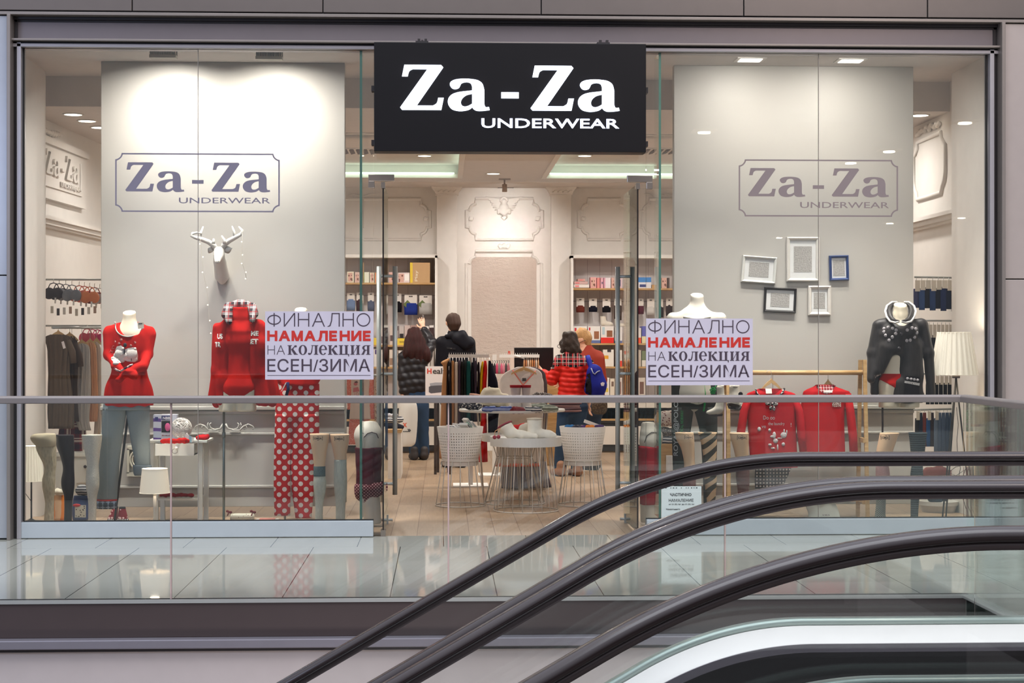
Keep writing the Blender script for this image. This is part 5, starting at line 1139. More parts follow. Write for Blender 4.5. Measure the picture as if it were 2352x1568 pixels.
def row(items, where, group, name='product_box', cat='box', Y=YSF + .05, dep=.16, noun='box'):
    """boxes standing in a row: (x0, x1, y0, y1, colour word, rgb[, print rgb, (u0, u1, v0, v1)[, second print]])"""
    for k, it in enumerate(items):
        x0, x1, y0, y1, cw, rgb = it[:6]; q = thing(name, '%s %s %s, %s' % (cw, noun, where, ordl(k)), cat, (Xp((x0 + x1) / 2, Y), Y, Zp(y1, Y)), group)
        a, b, z0_ = Xp(x0 + .3, Y), Xp(x1 - .3, Y), Zp(min(YBD, key=lambda u: abs(u - y1)) if abs(min(YBD, key=lambda u: abs(u - y1)) - y1) < 4 else y1, YSF) + .001; z1_ = z0_ + m(y1 - y0, Y); MB().box((a, Y, z0_), (b, Y + dep, z1_)).build('carton', P(rgb, .5), q)
        for p in it[6:]:
            c_, (u0, u1, v0, v1) = p[:2]; mt = P(c_, .5) if len(p) < 3 else p[2]
            MB().box((a + (b - a) * u0, Y - .0015, z0_ + (z1_ - z0_) * v0), (a + (b - a) * u1, Y, z0_ + (z1_ - z0_) * v1)).build('print', mt, q)
G1 = 'boxes on the upper left shelf'; TH = (230, 214, 200)
PRT = mottled('lingerie_print', (214, 172, 158), (120, 84, 74), 26, .4)
row([(797, 813, 624, 649, 'cream', (232, 224, 200), ((150, 110, 90), (.15, .8, .1, .9), PRT)), (815, 826, 625, 649, 'pinkish', (220, 190, 180), ((180, 120, 110), (.2, .8, .1, .8), PRT)), (834, 848, 625, 649, 'white and green', (236, 236, 216), ((90, 130, 50), (0, .2, 0, 1))), (849, 860, 626, 649, 'cream printed', (230, 216, 190), ((170, 130, 90), (.2, .8, .1, .9), PRT)), (861, 873, 626, 649, 'white orange-edged', (236, 228, 220), ((220, 130, 60), (0, .2, 0, 1))), (893, 907, 625, 649, 'dark pink', (206, 170, 166), ((110, 70, 70), (.1, .7, .1, .9), PRT)), (914, 941, 626, 649, 'pale pink', (232, 216, 214), ((170, 110, 100), (.05, .5, .05, .9), PRT), ((250, 246, 240), (.58, .95, .2, .85))), (941.5, 988, 603, 649, 'large tan', (196, 158, 112), ((232, 200, 60), (0, .13, 0, 1)))], 'on the upper left shelf', G1)
me = text_mesh('Play', .1, .0004, .001); me.transform(Matrix.Rotation(-PI / 2, 4, 'Y')); me, c = fit(me, 953, 961, 621, 646, YSF + .047); place('lettering', me, P((236, 226, 204), .5), c, bpy.data.objects['product_box.007'])
def packs(items, where, group, Y=YSB - .17, noun='hanging pack'):
    """card-topped packs of hosiery on pegs: (x0, x1, y0, ycard, y1, word, card rgb, cloth rgb)"""
    for k, (x0, x1, y0, yc, y1, cw, cr, gr) in enumerate(items):
        q = thing('hosiery_pack', '%s %s %s, %s' % (cw, noun, where, ordl(k)), 'packet', (Xp((x0 + x1) / 2, Y), Y, Zp(y1, Y)), group); MB().box((Xp(x0, Y), Y - .006, Zp(yc, Y)), (Xp(x1, Y), Y + .002, Zp(y0, Y))).build('card', P(cr, .6), q)
        loft_px([(yc - 3, x0 + .5, x1 - .5), (yc, x0 - .6, x1 + .6), ((yc + y1) / 2, x0 - 1, x1 + 1), (y1, x0 - .5, x1 + .5)], Y + .004, .28, 14, wav=.05).build('garment', cloth(gr), q)
        MB().box((Xp(x0 + (x1 - x0) * .35, Y), Y - .0075, Zp(y0 + 5, Y)), (Xp(x0 + (x1 - x0) * .65, Y), Y - .006, Zp(y0 + 2.5, Y))).build('peg_slot', P((60, 50, 46), .6), q)
        mb = MB(); mb.tube([(Xp((x0 + x1) / 2, Y), Y - .02, Zp(y0 + 3, Y)), (Xp((x0 + x1) / 2, Y), YSB - .0205, Zp(y0 + 3, Y))], .003, 6); mb.build('peg', M_STEEL, q)
W_ = (226, 218, 210)
packs([(797, 815, 673, 690, 713, 'white carded blue', W_, (120, 140, 178)), (819, 834, 672, 690, 714, 'white carded dark red', W_, (70, 36, 38)), (845, 859, 672, 692, 714, 'white carded navy', W_, (90, 96, 120)), (905, 922, 674, 695, 717, 'white carded black', (210, 204, 200), (22, 20, 26)), (929, 958, 677, 699, 723, 'white carded royal blue', W_, (40, 58, 140)), (963, 992, 678, 699, 722, 'white carded light grey', W_, (190, 186, 182))], 'on the left rail', 'packs on the left rail')
for bx_ in (936, 970): mb = MB(); c = at(bx_, 699, YSB - .182); mb.obox(c, (.028, 0, .028), (0, .001, 0), (-.028, 0, .028)); mb.build('diamond_label', P((96, 110, 60), .5), bpy.data.objects['hosiery_pack.004' if bx_ == 936 else 'hosiery_pack.005'])
row([(858, 868, 775, 791, 'small yellow', (230, 200, 60)), (869, 880, 752, 791, 'white', (214, 204, 198), ((120, 100, 100), (.1, .9, .1, .5))), (895, 904, 747, 791, 'beige', (206, 190, 178), ((90, 70, 70), (.1, .9, .2, .5))), (905, 936, 776, 791, 'long yellow', (232, 204, 70), ((180, 150, 50), (.4, .8, .3, .6))), (905, 916, 748, 775.5, 'grey', (160, 146, 146), ((70, 50, 56), (.1, .9, .6, .95))), (917, 928, 749, 775.5, 'grey and black', (190, 180, 176), ((30, 24, 28), (.1, .9, 0, .35))), (929, 942, 747, 775.5, 'rose grey', (196, 176, 170)), (943, 958, 746, 791, 'brownish', (170, 140, 132)), (975, 985, 748, 791, 'dark brown', (74, 48, 48), ((230, 224, 220), (0, 1, .85, 1))), (986, 997, 746, 791, 'dark plum', (64, 40, 42), ((230, 224, 220), (0, 1, .88, 1)))], 'on the middle left shelf', 'boxes on the middle left shelf', dep=.2)
row([(858, 868, 801, 842, 'white and violet', (226, 220, 216), ((80, 60, 120), (.3, .9, .7, .95))), (869, 879, 803, 842, 'white', (224, 216, 208)), (894, 903, 803, 842, 'pale', (214, 200, 186), ((150, 120, 100), (.1, .9, .1, .5))), (904, 914, 804, 842, 'skin-coloured', (222, 190, 164)), (915, 924, 805, 842, 'white printed', (222, 214, 206), ((110, 90, 84), (.2, .9, .4, .6))), (978, 988, 800, 842, 'slim white', (214, 206, 200)), (989, 997, 802, 842, 'slim grey', (196, 186, 180))], 'on the lower left shelf', 'boxes on the lower left shelf', dep=.2)
# right-hand unit
for k, (x0, x1, y0, y1, w_, c_) in enumerate(((1318, 1353, 653, 660.5, 'white', (232, 222, 216)), (1319, 1350, 646, 652.5, 'pink and grey', (206, 170, 166)), (1327, 1344, 640, 645.5, 'small rose', (206, 160, 152)))):
    Y = YSF + .03; q = thing('flat_box', '%s flat box, %s of the stack on the upper right shelf' % (w_, ('lowest', 'middle', 'topmost')[k]), 'box', (Xp((x0 + x1) / 2, Y), Y, Zp(y1, Y)), 'stacked flat boxes'); MB().box((Xp(x0, Y), Y, Zp(y1, Y) + .002), (Xp(x1, Y), Y + .2, Zp(y0, Y) + .002)).build('carton', P(c_, .5), q); MB().box((Xp(x0 + 3, Y), Y - .001, Zp(y1 - 1.5, Y)), (Xp(x0 + 12, Y), Y, Zp(y0 + 1.5, Y))).build('print', P((226, 130, 130), .5), q)
row([(1356, 1370, 636, 661, 'pink lingerie', (232, 170, 170), ((150, 90, 80), (.15, .8, .1, .9), PRT)), (1371, 1378, 637, 661, 'coral', (228, 140, 136)), (1379, 1386, 637, 661, 'rose', (226, 170, 180), ((60, 50, 90), (.4, .8, .4, .6))), (1387, 1403, 637, 661, 'white and pink', (234, 222, 226), ((226, 160, 180), (0, .2, 0, 1))), (1404, 1411, 637, 661, 'printed pink', (214, 170, 160), ((130, 84, 74), (.2, .9, .1, .9), PRT)), (1417, 1429, 639, 661, 'small pink and blue', (220, 190, 196), ((60, 70, 120), (.4, .7, .2, .9))), (1466, 1496, 636, 661, 'blue and white', (226, 224, 230), ((60, 130, 200), (0, 1, .55, 1)), ((50, 60, 120), (.1, .6, .1, .35))), (1497, 1511, 653, 661, 'low cardboard', (196, 150, 90)), (1520, 1532, 637, 661, 'skin print', (222, 180, 160), ((150, 100, 84), (.1, .9, .05, .95), PRT)), (1533, 1538, 637, 661, 'narrow dark brown', (84, 62, 54))], 'on the upper right shelf', 'boxes on the upper right shelf')
packs([(1324, 1342, 684, 704, 717, 'white carded rust brown', W_, (110, 50, 40)), (1353, 1371, 685, 705, 716, 'white carded navy', W_, (26, 26, 40)), (1384, 1402, 685, 705, 717, 'white carded black', W_, (24, 22, 26)), (1411, 1427, 685, 701, 735, 'white carded taupe', W_, (84, 70, 66)), (1466, 1478, 685, 702, 721, 'white carded wine red', W_, (90, 28, 44)), (1486, 1503, 685, 706, 723, 'white carded white', W_, (216, 210, 204)), (1508, 1523, 686, 705, 728, 'white carded dark brown', W_, (54, 40, 38)), (1530, 1544, 685, 702, 725, 'white carded umber', W_, (60, 44, 40))], 'on the right rail', 'packs on the right rail')
XR = 'right shelf'
row([(1317, 1349, 749, 788, 'white', (230, 226, 222), ((200, 50, 60), (.08, .22, .7, .9)), ((120, 130, 170), (0, 1, 0, .15))), (1350, 1379, 749, 788, 'white blue-based', (230, 226, 222), ((150, 96, 66), (.5, .9, .25, .7)), ((96, 110, 160), (0, 1, 0, .17)), ((200, 50, 60), (.08, .2, .75, .92))), (1380, 1410, 749, 788, 'white red-based', (228, 222, 216), ((220, 40, 30), (0, 1, 0, .33)), ((140, 90, 60), (.45, .9, .36, .75)), ((180, 200, 206), (.1, .3, .5, .95))), (1412, 1429, 751, 788, 'white violet-marked', (226, 222, 220), ((110, 90, 170), (.05, .5, .5, .75)), ((96, 110, 160), (0, 1, 0, .15))), (1466, 1473, 753, 788, 'white orange-based', (220, 214, 210), ((226, 80, 40), (0, 1, 0, .36))), (1474, 1484, 749, 788, 'violet', (96, 96, 176), ((230, 216, 170), (0, 1, 0, .4)))], 'with printed leg on the middle right shelf', 'medical hosiery boxes', dep=.24)
row([(1352, 1366, 803, 842, 'grey-white', (216, 210, 204)), (1385, 1410, 803, 842, 'white and yellow', (228, 222, 212), ((222, 160, 50), (.1, .5, .45, .65)), ((50, 44, 50), (.4, .75, .85, 1))), (1417, 1429, 804, 842, 'white red-bottomed', (224, 214, 204), ((220, 70, 50), (0, 1, 0, .35))), (1465, 1473, 804, 842, 'grey printed', (190, 176, 160)), (1474, 1484, 806, 842, 'green and white', (120, 130, 96), ((226, 220, 210), (0, 1, 0, .4)))], 'on the lower right shelf', 'boxes on the lower right shelf', dep=.2)
row([(1386, 1400, 868, 915, 'white', (226, 218, 208), ((216, 190, 80), (.1, .8, .3, .5))), (1401, 1412, 870, 915, 'cream', (220, 208, 190), ((120, 96, 84), (.3, .8, .6, .85))), (1417, 1429, 868, 915, 'white printed', (216, 204, 196), ((150, 110, 100), (.2, .8, .2, .8))), (1466, 1482, 868, 915, 'pale printed', (214, 202, 190), ((120, 90, 80), (.2, .8, .2, .8)))], 'at the bottom of the right shelf unit', 'boxes at the bottom right', dep=.2)
def boot(lab, x, ysole, s, flip=1, Y=20.9, mat=M_CREAM, cuffm=None, group=None, name='slipper_boot', tilt=0, flop=0):
    """soft ankle boot in side view; s = length of the sole in pixels"""
    X_ = lambda u: x + flip * u * s; Y_ = lambda v: ysole - v * s; r = s
    q = thing(name, lab, 'slipper', at(x, ysole, Y), group); zb = Zp(ysole, Y)
    p = [pr(X_(-.25), Y_(.13), X_(.30), Y_(.11), .15 * r, .13 * r, Y, (1, .9, 1)), pr(X_(-.26), Y_(.2), X_(-.28 + flop), Y_(.62), .19 * r, .20 * r, Y, (1, .9, 1)), pr(X_(-.1), Y_(.22), X_(.22), Y_(.13), .15 * r, .12 * r, Y, (1, .9, 1))]
    zt_ = Zp(Y_(.66), Y); v = max(.0035, m(s, Y) / 36); skin('upper', p, mat, q, v, .02, (lambda X, YY, Z: zb - Z, lambda X, YY, Z: Z - zt_), folds(.002, 120, x))
    c = Vector((Xp(X_(-.28 + flop), Y), Y, zt_)); R = m(.19 * r, Y); mb = MB(); mb.tube([c + Vector((R * math.cos(a), R * .9 * math.sin(a), 0)) for a in [2 * PI * k / 20 for k in range(20)]], R * .16, 8, True); mb.build('cuff', cuffm or mat, q)
    mb = MB(); mb.lathe([(R * .9, 0), (.001, -.002)], c - Vector((0, 0, .004)), 20); mb.build('lining', cloth((120, 104, 96)) if cuffm is None else cuffm, q)
    loft_px([(ysole + .0, X_(-.42) if flip > 0 else X_(.46), X_(.46) if flip > 0 else X_(-.42)), (ysole - .05 * r, X_(-.43) if flip > 0 else X_(.47), X_(.47) if flip > 0 else X_(-.43))], Y, .32, 20).build('sole', cloth((206, 200, 190)), q); return q
boot('white slipper boot hanging under the taupe pack of the right shelf unit', 1394, 748, 32, 1, YSF + .08, cloth((226, 218, 204)), group='white slipper boots'); boot('white slipper boot half behind the right door handle', 1424, 750, 26, 1, YSF + .14, cloth((220, 212, 198)), group='white slipper boots')
# ---- counter with the screen
q = thing('counter', 'oak fronted counter behind the red puffer jacket', 'counter', (Xp(1270, 18.8), 18.8, 0)); MB().box((Xp(1165, 18.6), 18.6, 0), (Xp(1330, 18.6), 19.2, Zp(868, 18.6))).build('front', M_OAK, q); MB().box((Xp(1160, 18.6), 18.56, Zp(868, 18.6)), (Xp(1335, 18.6), 19.24, Zp(862, 18.9) - .002)).build('worktop', P((206, 196, 186), .4), q)
q = thing('monitor', 'black flat screen standing on the oak counter', 'monitor', (Xp(1226, 18.9), 18.9, Zp(862, 18.9))); bev(MB().box((Xp(1181, 18.9), 18.88, Zp(853, 18.9)), (Xp(1271, 18.9), 18.92, Zp(798, 18.9))).build('screen', P((24, 18, 18), .35), q), .004)
MB().box((Xp(1183, 18.87), 18.872, Zp(850, 18.87)), (Xp(1269, 18.87), 18.879, Zp(800, 18.87))).build('panel', P((18, 14, 15), .25), q)
mb = MB(); x = Xp(1226, 18.9); mb.box((x - .03, 18.9, Zp(862, 18.9)), (x + .03, 18.94, Zp(848, 18.9))); mb.box((x - .13, 18.82, Zp(862, 18.9)), (x + .13, 19.0, Zp(861, 18.9) + .01)); mb.build('stand', P((30, 26, 26), .4), q)
q = thing('card_holder', 'small white and red cardboard display left of the black screen', 'display', at(1206, 862, 18.75)); MB().box((Xp(1172, 18.75), 18.74, Zp(862, 18.62)), (Xp(1181, 18.75), 18.78, Zp(806, 18.75))).build('card', P((226, 206, 190), .6), q); MB().box((Xp(1167, 18.75), 18.735, Zp(816, 18.75)), (Xp(1171.5, 18.75), 18.78, Zp(806, 18.75))).build('red_edge', P((226, 90, 70), .6), q)
# ================================================================ people in the shop
SKIN = N('skin').set(C(226, 176, 148), .5, 0, .4)
def vv(*a): return Vector(a)
def head(px, py, r, Y, ang, tilt=0.0):
    """skull, face, nose, ears and neck; ang 0 looks at the camera, 180 away, 90 to the picture's right"""
    a = math.radians(ang); d = vv(math.sin(a), -math.cos(a), -tilt).normalized(); s = vv(math.cos(a), math.sin(a), 0); u = vv(0, 0, 1); c = at(px, py, Y); r = m(r, Y)
    q = lambda p0, p1, r0, r1: (tuple(p0), tuple(p1), r0, r1, None, .012)
    return [q(c, c + d * .12 * r, r * .92, r * .9), q(c + d * .3 * r - u * .35 * r, c + d * .34 * r - u * .7 * r, r * .68, r * .52), q(c + d * .62 * r - u * 1.0 * r, c + d * .6 * r - u * 1.02 * r, r * .3, r * .3),
            q(c + d * .95 * r - u * .05 * r, c + d * 1.14 * r - u * .36 * r, r * .09, r * .14), q(c + d * .86 * r - u * .66 * r - s * .2 * r, c + d * .86 * r - u * .66 * r + s * .2 * r, r * .09, r * .09),
            q(c + s * .93 * r - u * .1 * r, c + s * .93 * r - u * .38 * r, r * .17, r * .12), q(c - s * .93 * r - u * .1 * r, c - s * .93 * r - u * .38 * r, r * .17, r * .12), q(c - d * .1 * r - u * .6 * r, c - d * .2 * r - u * 2.0 * r, r * .55, r * .62)]
def hand(w_, d, side, s=1.0, curl=.35, nrm=None):
    """palm, four unequal bent fingers and a thumb from a wrist point"""
    d = Vector(d).normalized(); side = Vector(side); side = (side - d * side.dot(d)).normalized(); n_ = d.cross(side) if nrm is None else Vector(nrm); w_ = Vector(w_); o = []
    q = lambda a, b, r0, r1, k=.006: o.append((tuple(a), tuple(b), r0 * s, r1 * s, None, k))
    for f in (-.022, 0, .022): q(w_, w_ + d * .075 * s + side * f * s, .017, .013, .014)
    for f, L in ((-.03, .062), (-.0105, .074), (.010, .070), (.03, .055)):
        b = w_ + d * .082 * s + side * f * s; k1 = b + (d + side * f * 3 + n_ * curl * .5).normalized() * L * .5 * s; k2 = k1 + (d + side * f * 3 + n_ * curl * 1.6).normalized() * L * .55 * s; q(b, k1, .0095, .0088); q(k1, k2, .0088, .0075)
    b = w_ + d * .022 * s - side * .03 * s; k1 = b + (d * .7 - side * .75 + n_ * .3).normalized() * .036 * s; q(w_ + d * .02 * s - side * .012 * s, b, .014, .012, .01); q(b, k1, .012, .0105); q(k1, k1 + (d - side * .35 + n_ * .3).normalized() * .03 * s, .0105, .009); return o
def puff(pitch, amp, seed=0):
    def d(V, n_): return amp * (np.abs(np.sin((V[:, 2] + .02 * np.sin(9 * V[:, 0] + seed)) * PI / pitch)) - .5) + .003 * np.sin(70 * V[:, 0] + 40 * V[:, 2] + seed)
    return d
def shoe(x, y, Y, mat, t, s=1.0, dirx=0.0):
    c = at(x, y, Y); c.z = .0; L = .25 * s; dv = Vector((dirx, 1, 0)).normalized(); p = [(tuple(c + dv * -.06 + vv(0, 0, .05)), tuple(c + dv * .02 + vv(0, 0, .05)), .047, .045), (tuple(c + dv * .02 + vv(0, 0, .045)), tuple(c + dv * .15 + vv(0, 0, .032)), .045, .036), (tuple(c + dv * -.05 + vv(0, 0, .05)), tuple(c + dv * -.05 + vv(0, 0, .12)), .046, .045)]
    skin('shoe', p, mat, t, .009, .02, (lambda X, YY, Z: .002 - Z,))
DENIM = cloth((44, 66, 96)); DENIMD = cloth((40, 52, 76)); NAVY = cloth((22, 22, 30), .6); 
# ---- woman reaching up to the left shelf
Y = 19.6; t = thing('person', 'person with long dark red hair in black padded jacket reaching to the left shelf', 'person', at(955, yfl(Y, 0), Y))
sh = at(978, 815, Y); wr = at(973, 755, Y + .27); bp = head(953, 772, 15.5, Y, 165) + [pr(953, 822, 953, 880, 22, 20, Y, (1, .6, 1)), pr(953, 880, 953, 930, 22, 25, Y, (1, .75, 1)), pr(978, 818, 990, 788, 9, 8, Y, None, Y + .12), pr(990, 788, 973, 755, 7.5, 5.5, Y + .12, None, Y + .27),
      pr(929, 818, 923, 865, 9, 8, Y), pr(923, 865, 926, 905, 7, 5.5, Y, None, Y - .05), pr(943, 930, 947, 985, 15, 11, Y), pr(947, 985, 951, 1042, 11, 8, Y), pr(968, 930, 971, 985, 15, 11, Y), pr(971, 985, 973, 1042, 11, 8, Y)]
bp += hand(wr, (-.25, .25, .95), (1, 0, .1), 1.0, .4) + hand(at(926, 905, Y - .05), (0, -.1, -1), (.3, 1, 0), 1.0, .8)
skin('body', bp, SKIN, t, .0062, .02)
jk = [pr(930, 819, 978, 819, 14, 14, Y, (1, .9, 1)), pr(953, 830, 951, 880, 30, 30, Y, (1, .75, 1)), pr(951, 880, 949, 903, 31, 29, Y, (1, .75, 1)), pr(978, 817, 991, 787, 13, 12, Y, None, Y + .12), pr(991, 787, 975, 759, 12, 9.5, Y + .12, None, Y + .25), pr(929, 820, 925, 862, 14, 12, Y, None, Y - .04), pr(925, 862, 926, 897, 11.5, 9.5, Y - .04, None, Y - .06), pr(953, 806, 953, 812, 13, 14, Y)]
skin('padded_jacket', jk, N('black_nylon').set(C(24, 22, 28), .42, 0, .45), t, .011, .03, (lambda X, YY, Z: Zp(912, Y) - Z,), puff(.085, .010, 1))
HR = N('dark_red_hair'); f = HR.noise(HR.co('Object', (60, 60, 4)), 3, 4, .7); HR.bump(f, .8, .02); HR = HR.set(HR.ramp(f, (.3, C(24, 12, 14)), (.75, C(78, 26, 24))), .45, 0, .4)
skin('hair', [pr(952, 768, 953, 773, 17.5, 17.5, Y - .01), pr(950, 780, 945, 806, 19, 20, Y - .05, (1, .8, 1)), pr(958, 785, 974, 812, 17, 16, Y - .05, (1, .7, 1)), pr(940, 800, 930, 816, 12, 8, Y - .04), pr(975, 812, 983, 826, 12, 7, Y - .05), pr(955, 805, 958, 822, 22, 15, Y - .07, (1, .6, 1))], HR, t, .009, .025, (), folds(.009, 110, 2, 1.0))
jn = [pr(953, 905, 953, 930, 27, 30, Y, (1, .82, 1)), pr(943, 930, 948, 985, 18, 13, Y), pr(948, 985, 952, 1041, 13, 12, Y), pr(968, 930, 972, 985, 18, 13, Y), pr(972, 985, 974, 1041, 13, 12.5, Y)]
skin('jeans', jn, DENIM, t, .011, .02, (), folds(.004, 60, 3, 20))
for x in (950, 973): shoe(x, 1050, Y - .04, P((52, 42, 40), .6), t, 1, -.2)
q = thing('plastic_bag', 'white plastic carrier bag held by the red-haired person', 'bag', at(938, 1024, Y - .2)); loft_px(dense([(913, 930, 936), (921, 920, 952), (935, 917, 958), (965, 915, 959), (1000, 914, 957), (1018, 917, 954), (1025, 922, 945)], 3), Y - .34, .32, 26, wav=.09, wn=6).build('bag_body', N('white_plastic').set(C(226, 222, 216), .35, 0, .5), q)
tb = bvh(q.children[0]); garment_text('X', (925, 935, 970, 980), Y - .34, tb, P((226, 90, 50), .5), q.children[0], .004, .006, name='print'); garment_text('...»', (926, 944, 984, 991), Y - .34, tb, P((40, 38, 40), .5), q.children[0], .003, .006, name='print')
mb = MB(); mb.tube([at(922, 924, Y - .34), at(926, 914, Y - .1), at(934, 924, Y - .34)], .006, 6); mb.build('handles', N('white_plastic_band').set(C(216, 212, 206), .4, 0, .5), q)
# ---- man in the dark parka
Y = 18.4; t = thing('person', 'person with short brown hair in black hooded parka seen from behind', 'person', at(1045, yfl(Y, 0), Y))
bp = head(1040, 739, 16.5, Y, 205) + [pr(1045, 792, 1046, 850, 24, 24, Y, (1, .6, 1)), pr(1046, 850, 1046, 915, 24, 26, Y, (1, .65, 1)), pr(1018, 792, 1008, 845, 8.5, 7.5, Y), pr(1008, 845, 1010, 897, 8.5, 6, Y, None, Y - .14), pr(1074, 794, 1084, 845, 8.5, 7.5, Y), pr(1084, 845, 1080, 900, 8.5, 6, Y, None, Y + .1), pr(1033, 920, 1031, 990, 17, 12, Y), pr(1031, 990, 1030, 1062, 12, 8, Y), pr(1060, 920, 1061, 990, 17, 12, Y), pr(1061, 990, 1060, 1062, 12, 8, Y)] + hand(at(1010, 897, Y - .14), (.2, -.5, -.8), (0, 1, 0), 1.05, .8) + hand(at(1080, 900, Y + .1), (0, .2, -1), (0, 1, 0), 1.05, .5)
skin('body', bp, SKIN, t, .0065, .02)
jk = [pr(1018, 786, 1074, 788, 15, 15, Y, (1, .9, 1)), pr(1045, 800, 1047, 860, 35, 36, Y, (1, .7, 1)), pr(1047, 860, 1047, 915, 36, 38, Y, (1, .7, 1)), pr(1016, 789, 1009, 845, 15, 12.5, Y), pr(1009, 845, 1010, 892, 12, 9.5, Y, None, Y - .13), pr(1077, 790, 1085, 845, 15, 12.5, Y), pr(1085, 845, 1081, 895, 12, 9.5, Y, None, Y + .1), pr(1042, 768, 1046, 775, 15, 18, Y)]
pk = skin('parka', jk, NAVY, t, .011, .025, (lambda X, YY, Z: Zp(945, Y) - Z,), folds(.008, 30, 5, 8))
skin('hood', [pr(1040, 768, 1062, 770, 8, 11, Y - .06), pr(1062, 772, 1080, 788, 12, 10, Y - .08), pr(1050, 778, 1070, 792, 12, 11, Y - .10, (1, .8, 1)), pr(1026, 772, 1042, 770, 6, 8, Y - .07)], NAVY, pk, .010, .025, (), folds(.006, 50, 6, 6))
tb = bvh(pk); applique('pocket_flap', [(1026, 796), (1046, 799), (1046, 803), (1026, 801)], Y, tb, N('parka_flap').set(C(18, 18, 26), .5, 0, .4), pk, .012, 2); mb = MB(); c = at(1036, 800, Y); c.y = front(tb, c.x, c.z, dflt=Y - .1) - .014; mb.ball(c, .006, 8); mb.build('snap_button', P((120, 116, 112), .3, .8), pk)
HRM = N('brown_hair'); f = HRM.noise(HRM.co('Object', (40, 40, 60)), 6, 4, .7); HRM.bump(f, .5, .01); HRM = HRM.set(HRM.ramp(f, (.3, C(38, 24, 18)), (.75, C(82, 54, 40))), .6, 0, .3)
skin('hair', [pr(1041, 735, 1042, 740, 17.2, 17, Y - .008), pr(1044, 745, 1044, 753, 14.5, 11, Y - .035)], HRM, t, .007, .02, (), folds(.003, 160, 2, 3)); mb = MB(); c = at(1040, 770, Y)
mb.tube([c + vv(m(13, Y) * math.cos(a), m(12.5, Y) * math.sin(a), m(3, Y) * math.sin(a) + .012) for a in [2 * PI * k / 24 for k in range(24)]], .012, 8, True); mb.build('shirt_collar', cloth((222, 220, 220)), t)
skin('trousers', [pr(1046, 915, 1046, 930, 30, 30, Y, (1, .7, 1)), pr(1033, 930, 1031, 990, 18, 14, Y), pr(1031, 990, 1030, 1060, 14, 12, Y), pr(1060, 930, 1061, 990, 18, 14, Y), pr(1061, 990, 1060, 1060, 14, 12, Y)], cloth((30, 30, 36)), t, .012, .02, (), folds(.004, 50, 3, 20))
for x in (1028, 1060): shoe(x, 1068, Y - .02, P((24, 22, 24), .5), t, 1.1, -.3)
# ---- woman in the red puffer jacket with the blue backpack
Y = 17.2; t = thing('person', 'person with dark wavy bob in red puffer jacket with plaid yoke and glasses', 'person', at(1310, yfl(Y, 0), Y))
bp = head(1309, 785, 16, Y, 222) + [pr(1316, 842, 1316, 890, 24, 24, Y, (1, .6, 1)), pr(1316, 890, 1314, 930, 26, 28, Y, (1, .75, 1)), pr(1288, 838, 1267, 876, 8, 7.5, Y, None, Y + .02), pr(1267, 876, 1245, 853, 8.5, 6, Y + .02, None, Y + .28), pr(1346, 842, 1356, 885, 7.5, 7, Y), pr(1356, 885, 1352, 925, 7, 5.5, Y, None, Y + .15),
      pr(1300, 935, 1291, 1010, 18, 13, Y), pr(1291, 1010, 1285, 1085, 13, 9, Y), pr(1330, 935, 1327, 1010, 18, 13, Y), pr(1327, 1010, 1324, 1085, 13, 9, Y)] + hand(at(1245, 853, Y + .28), (-.5, .8, .25), (.2, .1, -1), .95, .4) + hand(at(1352, 925, Y + .15), (0, .3, -1), (0, 1, 0), .95, .7)
skin('body', bp, SKIN, t, .0062, .02)
jr = [pr(1288, 828, 1346, 832, 15, 15, Y, (1, .9, 1)), pr(1316, 840, 1316, 880, 31, 31, Y, (1, .72, 1)), pr(1316, 880, 1315, 902, 31, 33, Y, (1, .72, 1)), pr(1286, 833, 1267, 872, 14.5, 13, Y, None, Y + .02), pr(1267, 872, 1248, 856, 12.5, 9.5, Y + .02, None, Y + .24), pr(1350, 836, 1356, 880, 14, 12, Y), pr(1356, 880, 1353, 918, 11, 9, Y, None, Y + .14), pr(1312, 812, 1313, 818, 15, 18, Y - .01)]
YK = plaid('yoke_plaid', (22, 18, 20), ((.15, .05, (214, 60, 60)), (.28, .025, (236, 214, 206)), (.6, .06, (222, 96, 100)), (.78, .02, (240, 226, 220))), .115)
zq = Zp(844, Y); PUFR = N('red_nylon').set(C(206, 30, 18), .5, 0, .35)
def ymat(me):
    for p in me.polygons:
        c = p.center; lim = zq + .03 * min(abs(c.x - Xp(1316, Y)) / .15, 1) * (1 if abs(c.x - Xp(1316, Y)) < .2 else .2); p.material_index = 1 if c.z > lim - (.02 if c.x < Xp(1284, Y) else 0) else 0
puf = skin('puffer_jacket', jr, [PUFR, YK], t, .010, .026, (lambda X, YY, Z: Zp(912, Y) - Z,), lambda V, n_: np.where(V[:, 2] > zq, .004 * np.sin(60 * V[:, 0]), puff(.052, .010, 2)(V, n_)), extra=ymat)
HRD = N('dark_brown_hair'); f = HRD.noise(HRD.co('Object', (50, 50, 12)), 4, 4, .7); HRD.bump(f, .9, .02); HRD = HRD.set(HRD.ramp(f, (.3, C(26, 18, 14)), (.75, C(72, 50, 36))), .4, 0, .5)
skin('hair', [pr(1308, 781, 1310, 785, 17.5, 17.5, Y - .01), pr(1312, 790, 1314, 802, 18, 16, Y - .02), pr(1297, 792, 1293, 806, 8, 6, Y - .02), pr(1324, 796, 1329, 806, 9, 7, Y), pr(1300, 770, 1318, 770, 9, 9, Y - .03), pr(1290, 785, 1289, 795, 5, 4.5, Y)], HRD, t, .008, .016, (), lambda V, n_: .007 * np.sin(75 * V[:, 2] + 30 * V[:, 0]) * np.sin(55 * V[:, 0] + 20 * V[:, 1]))
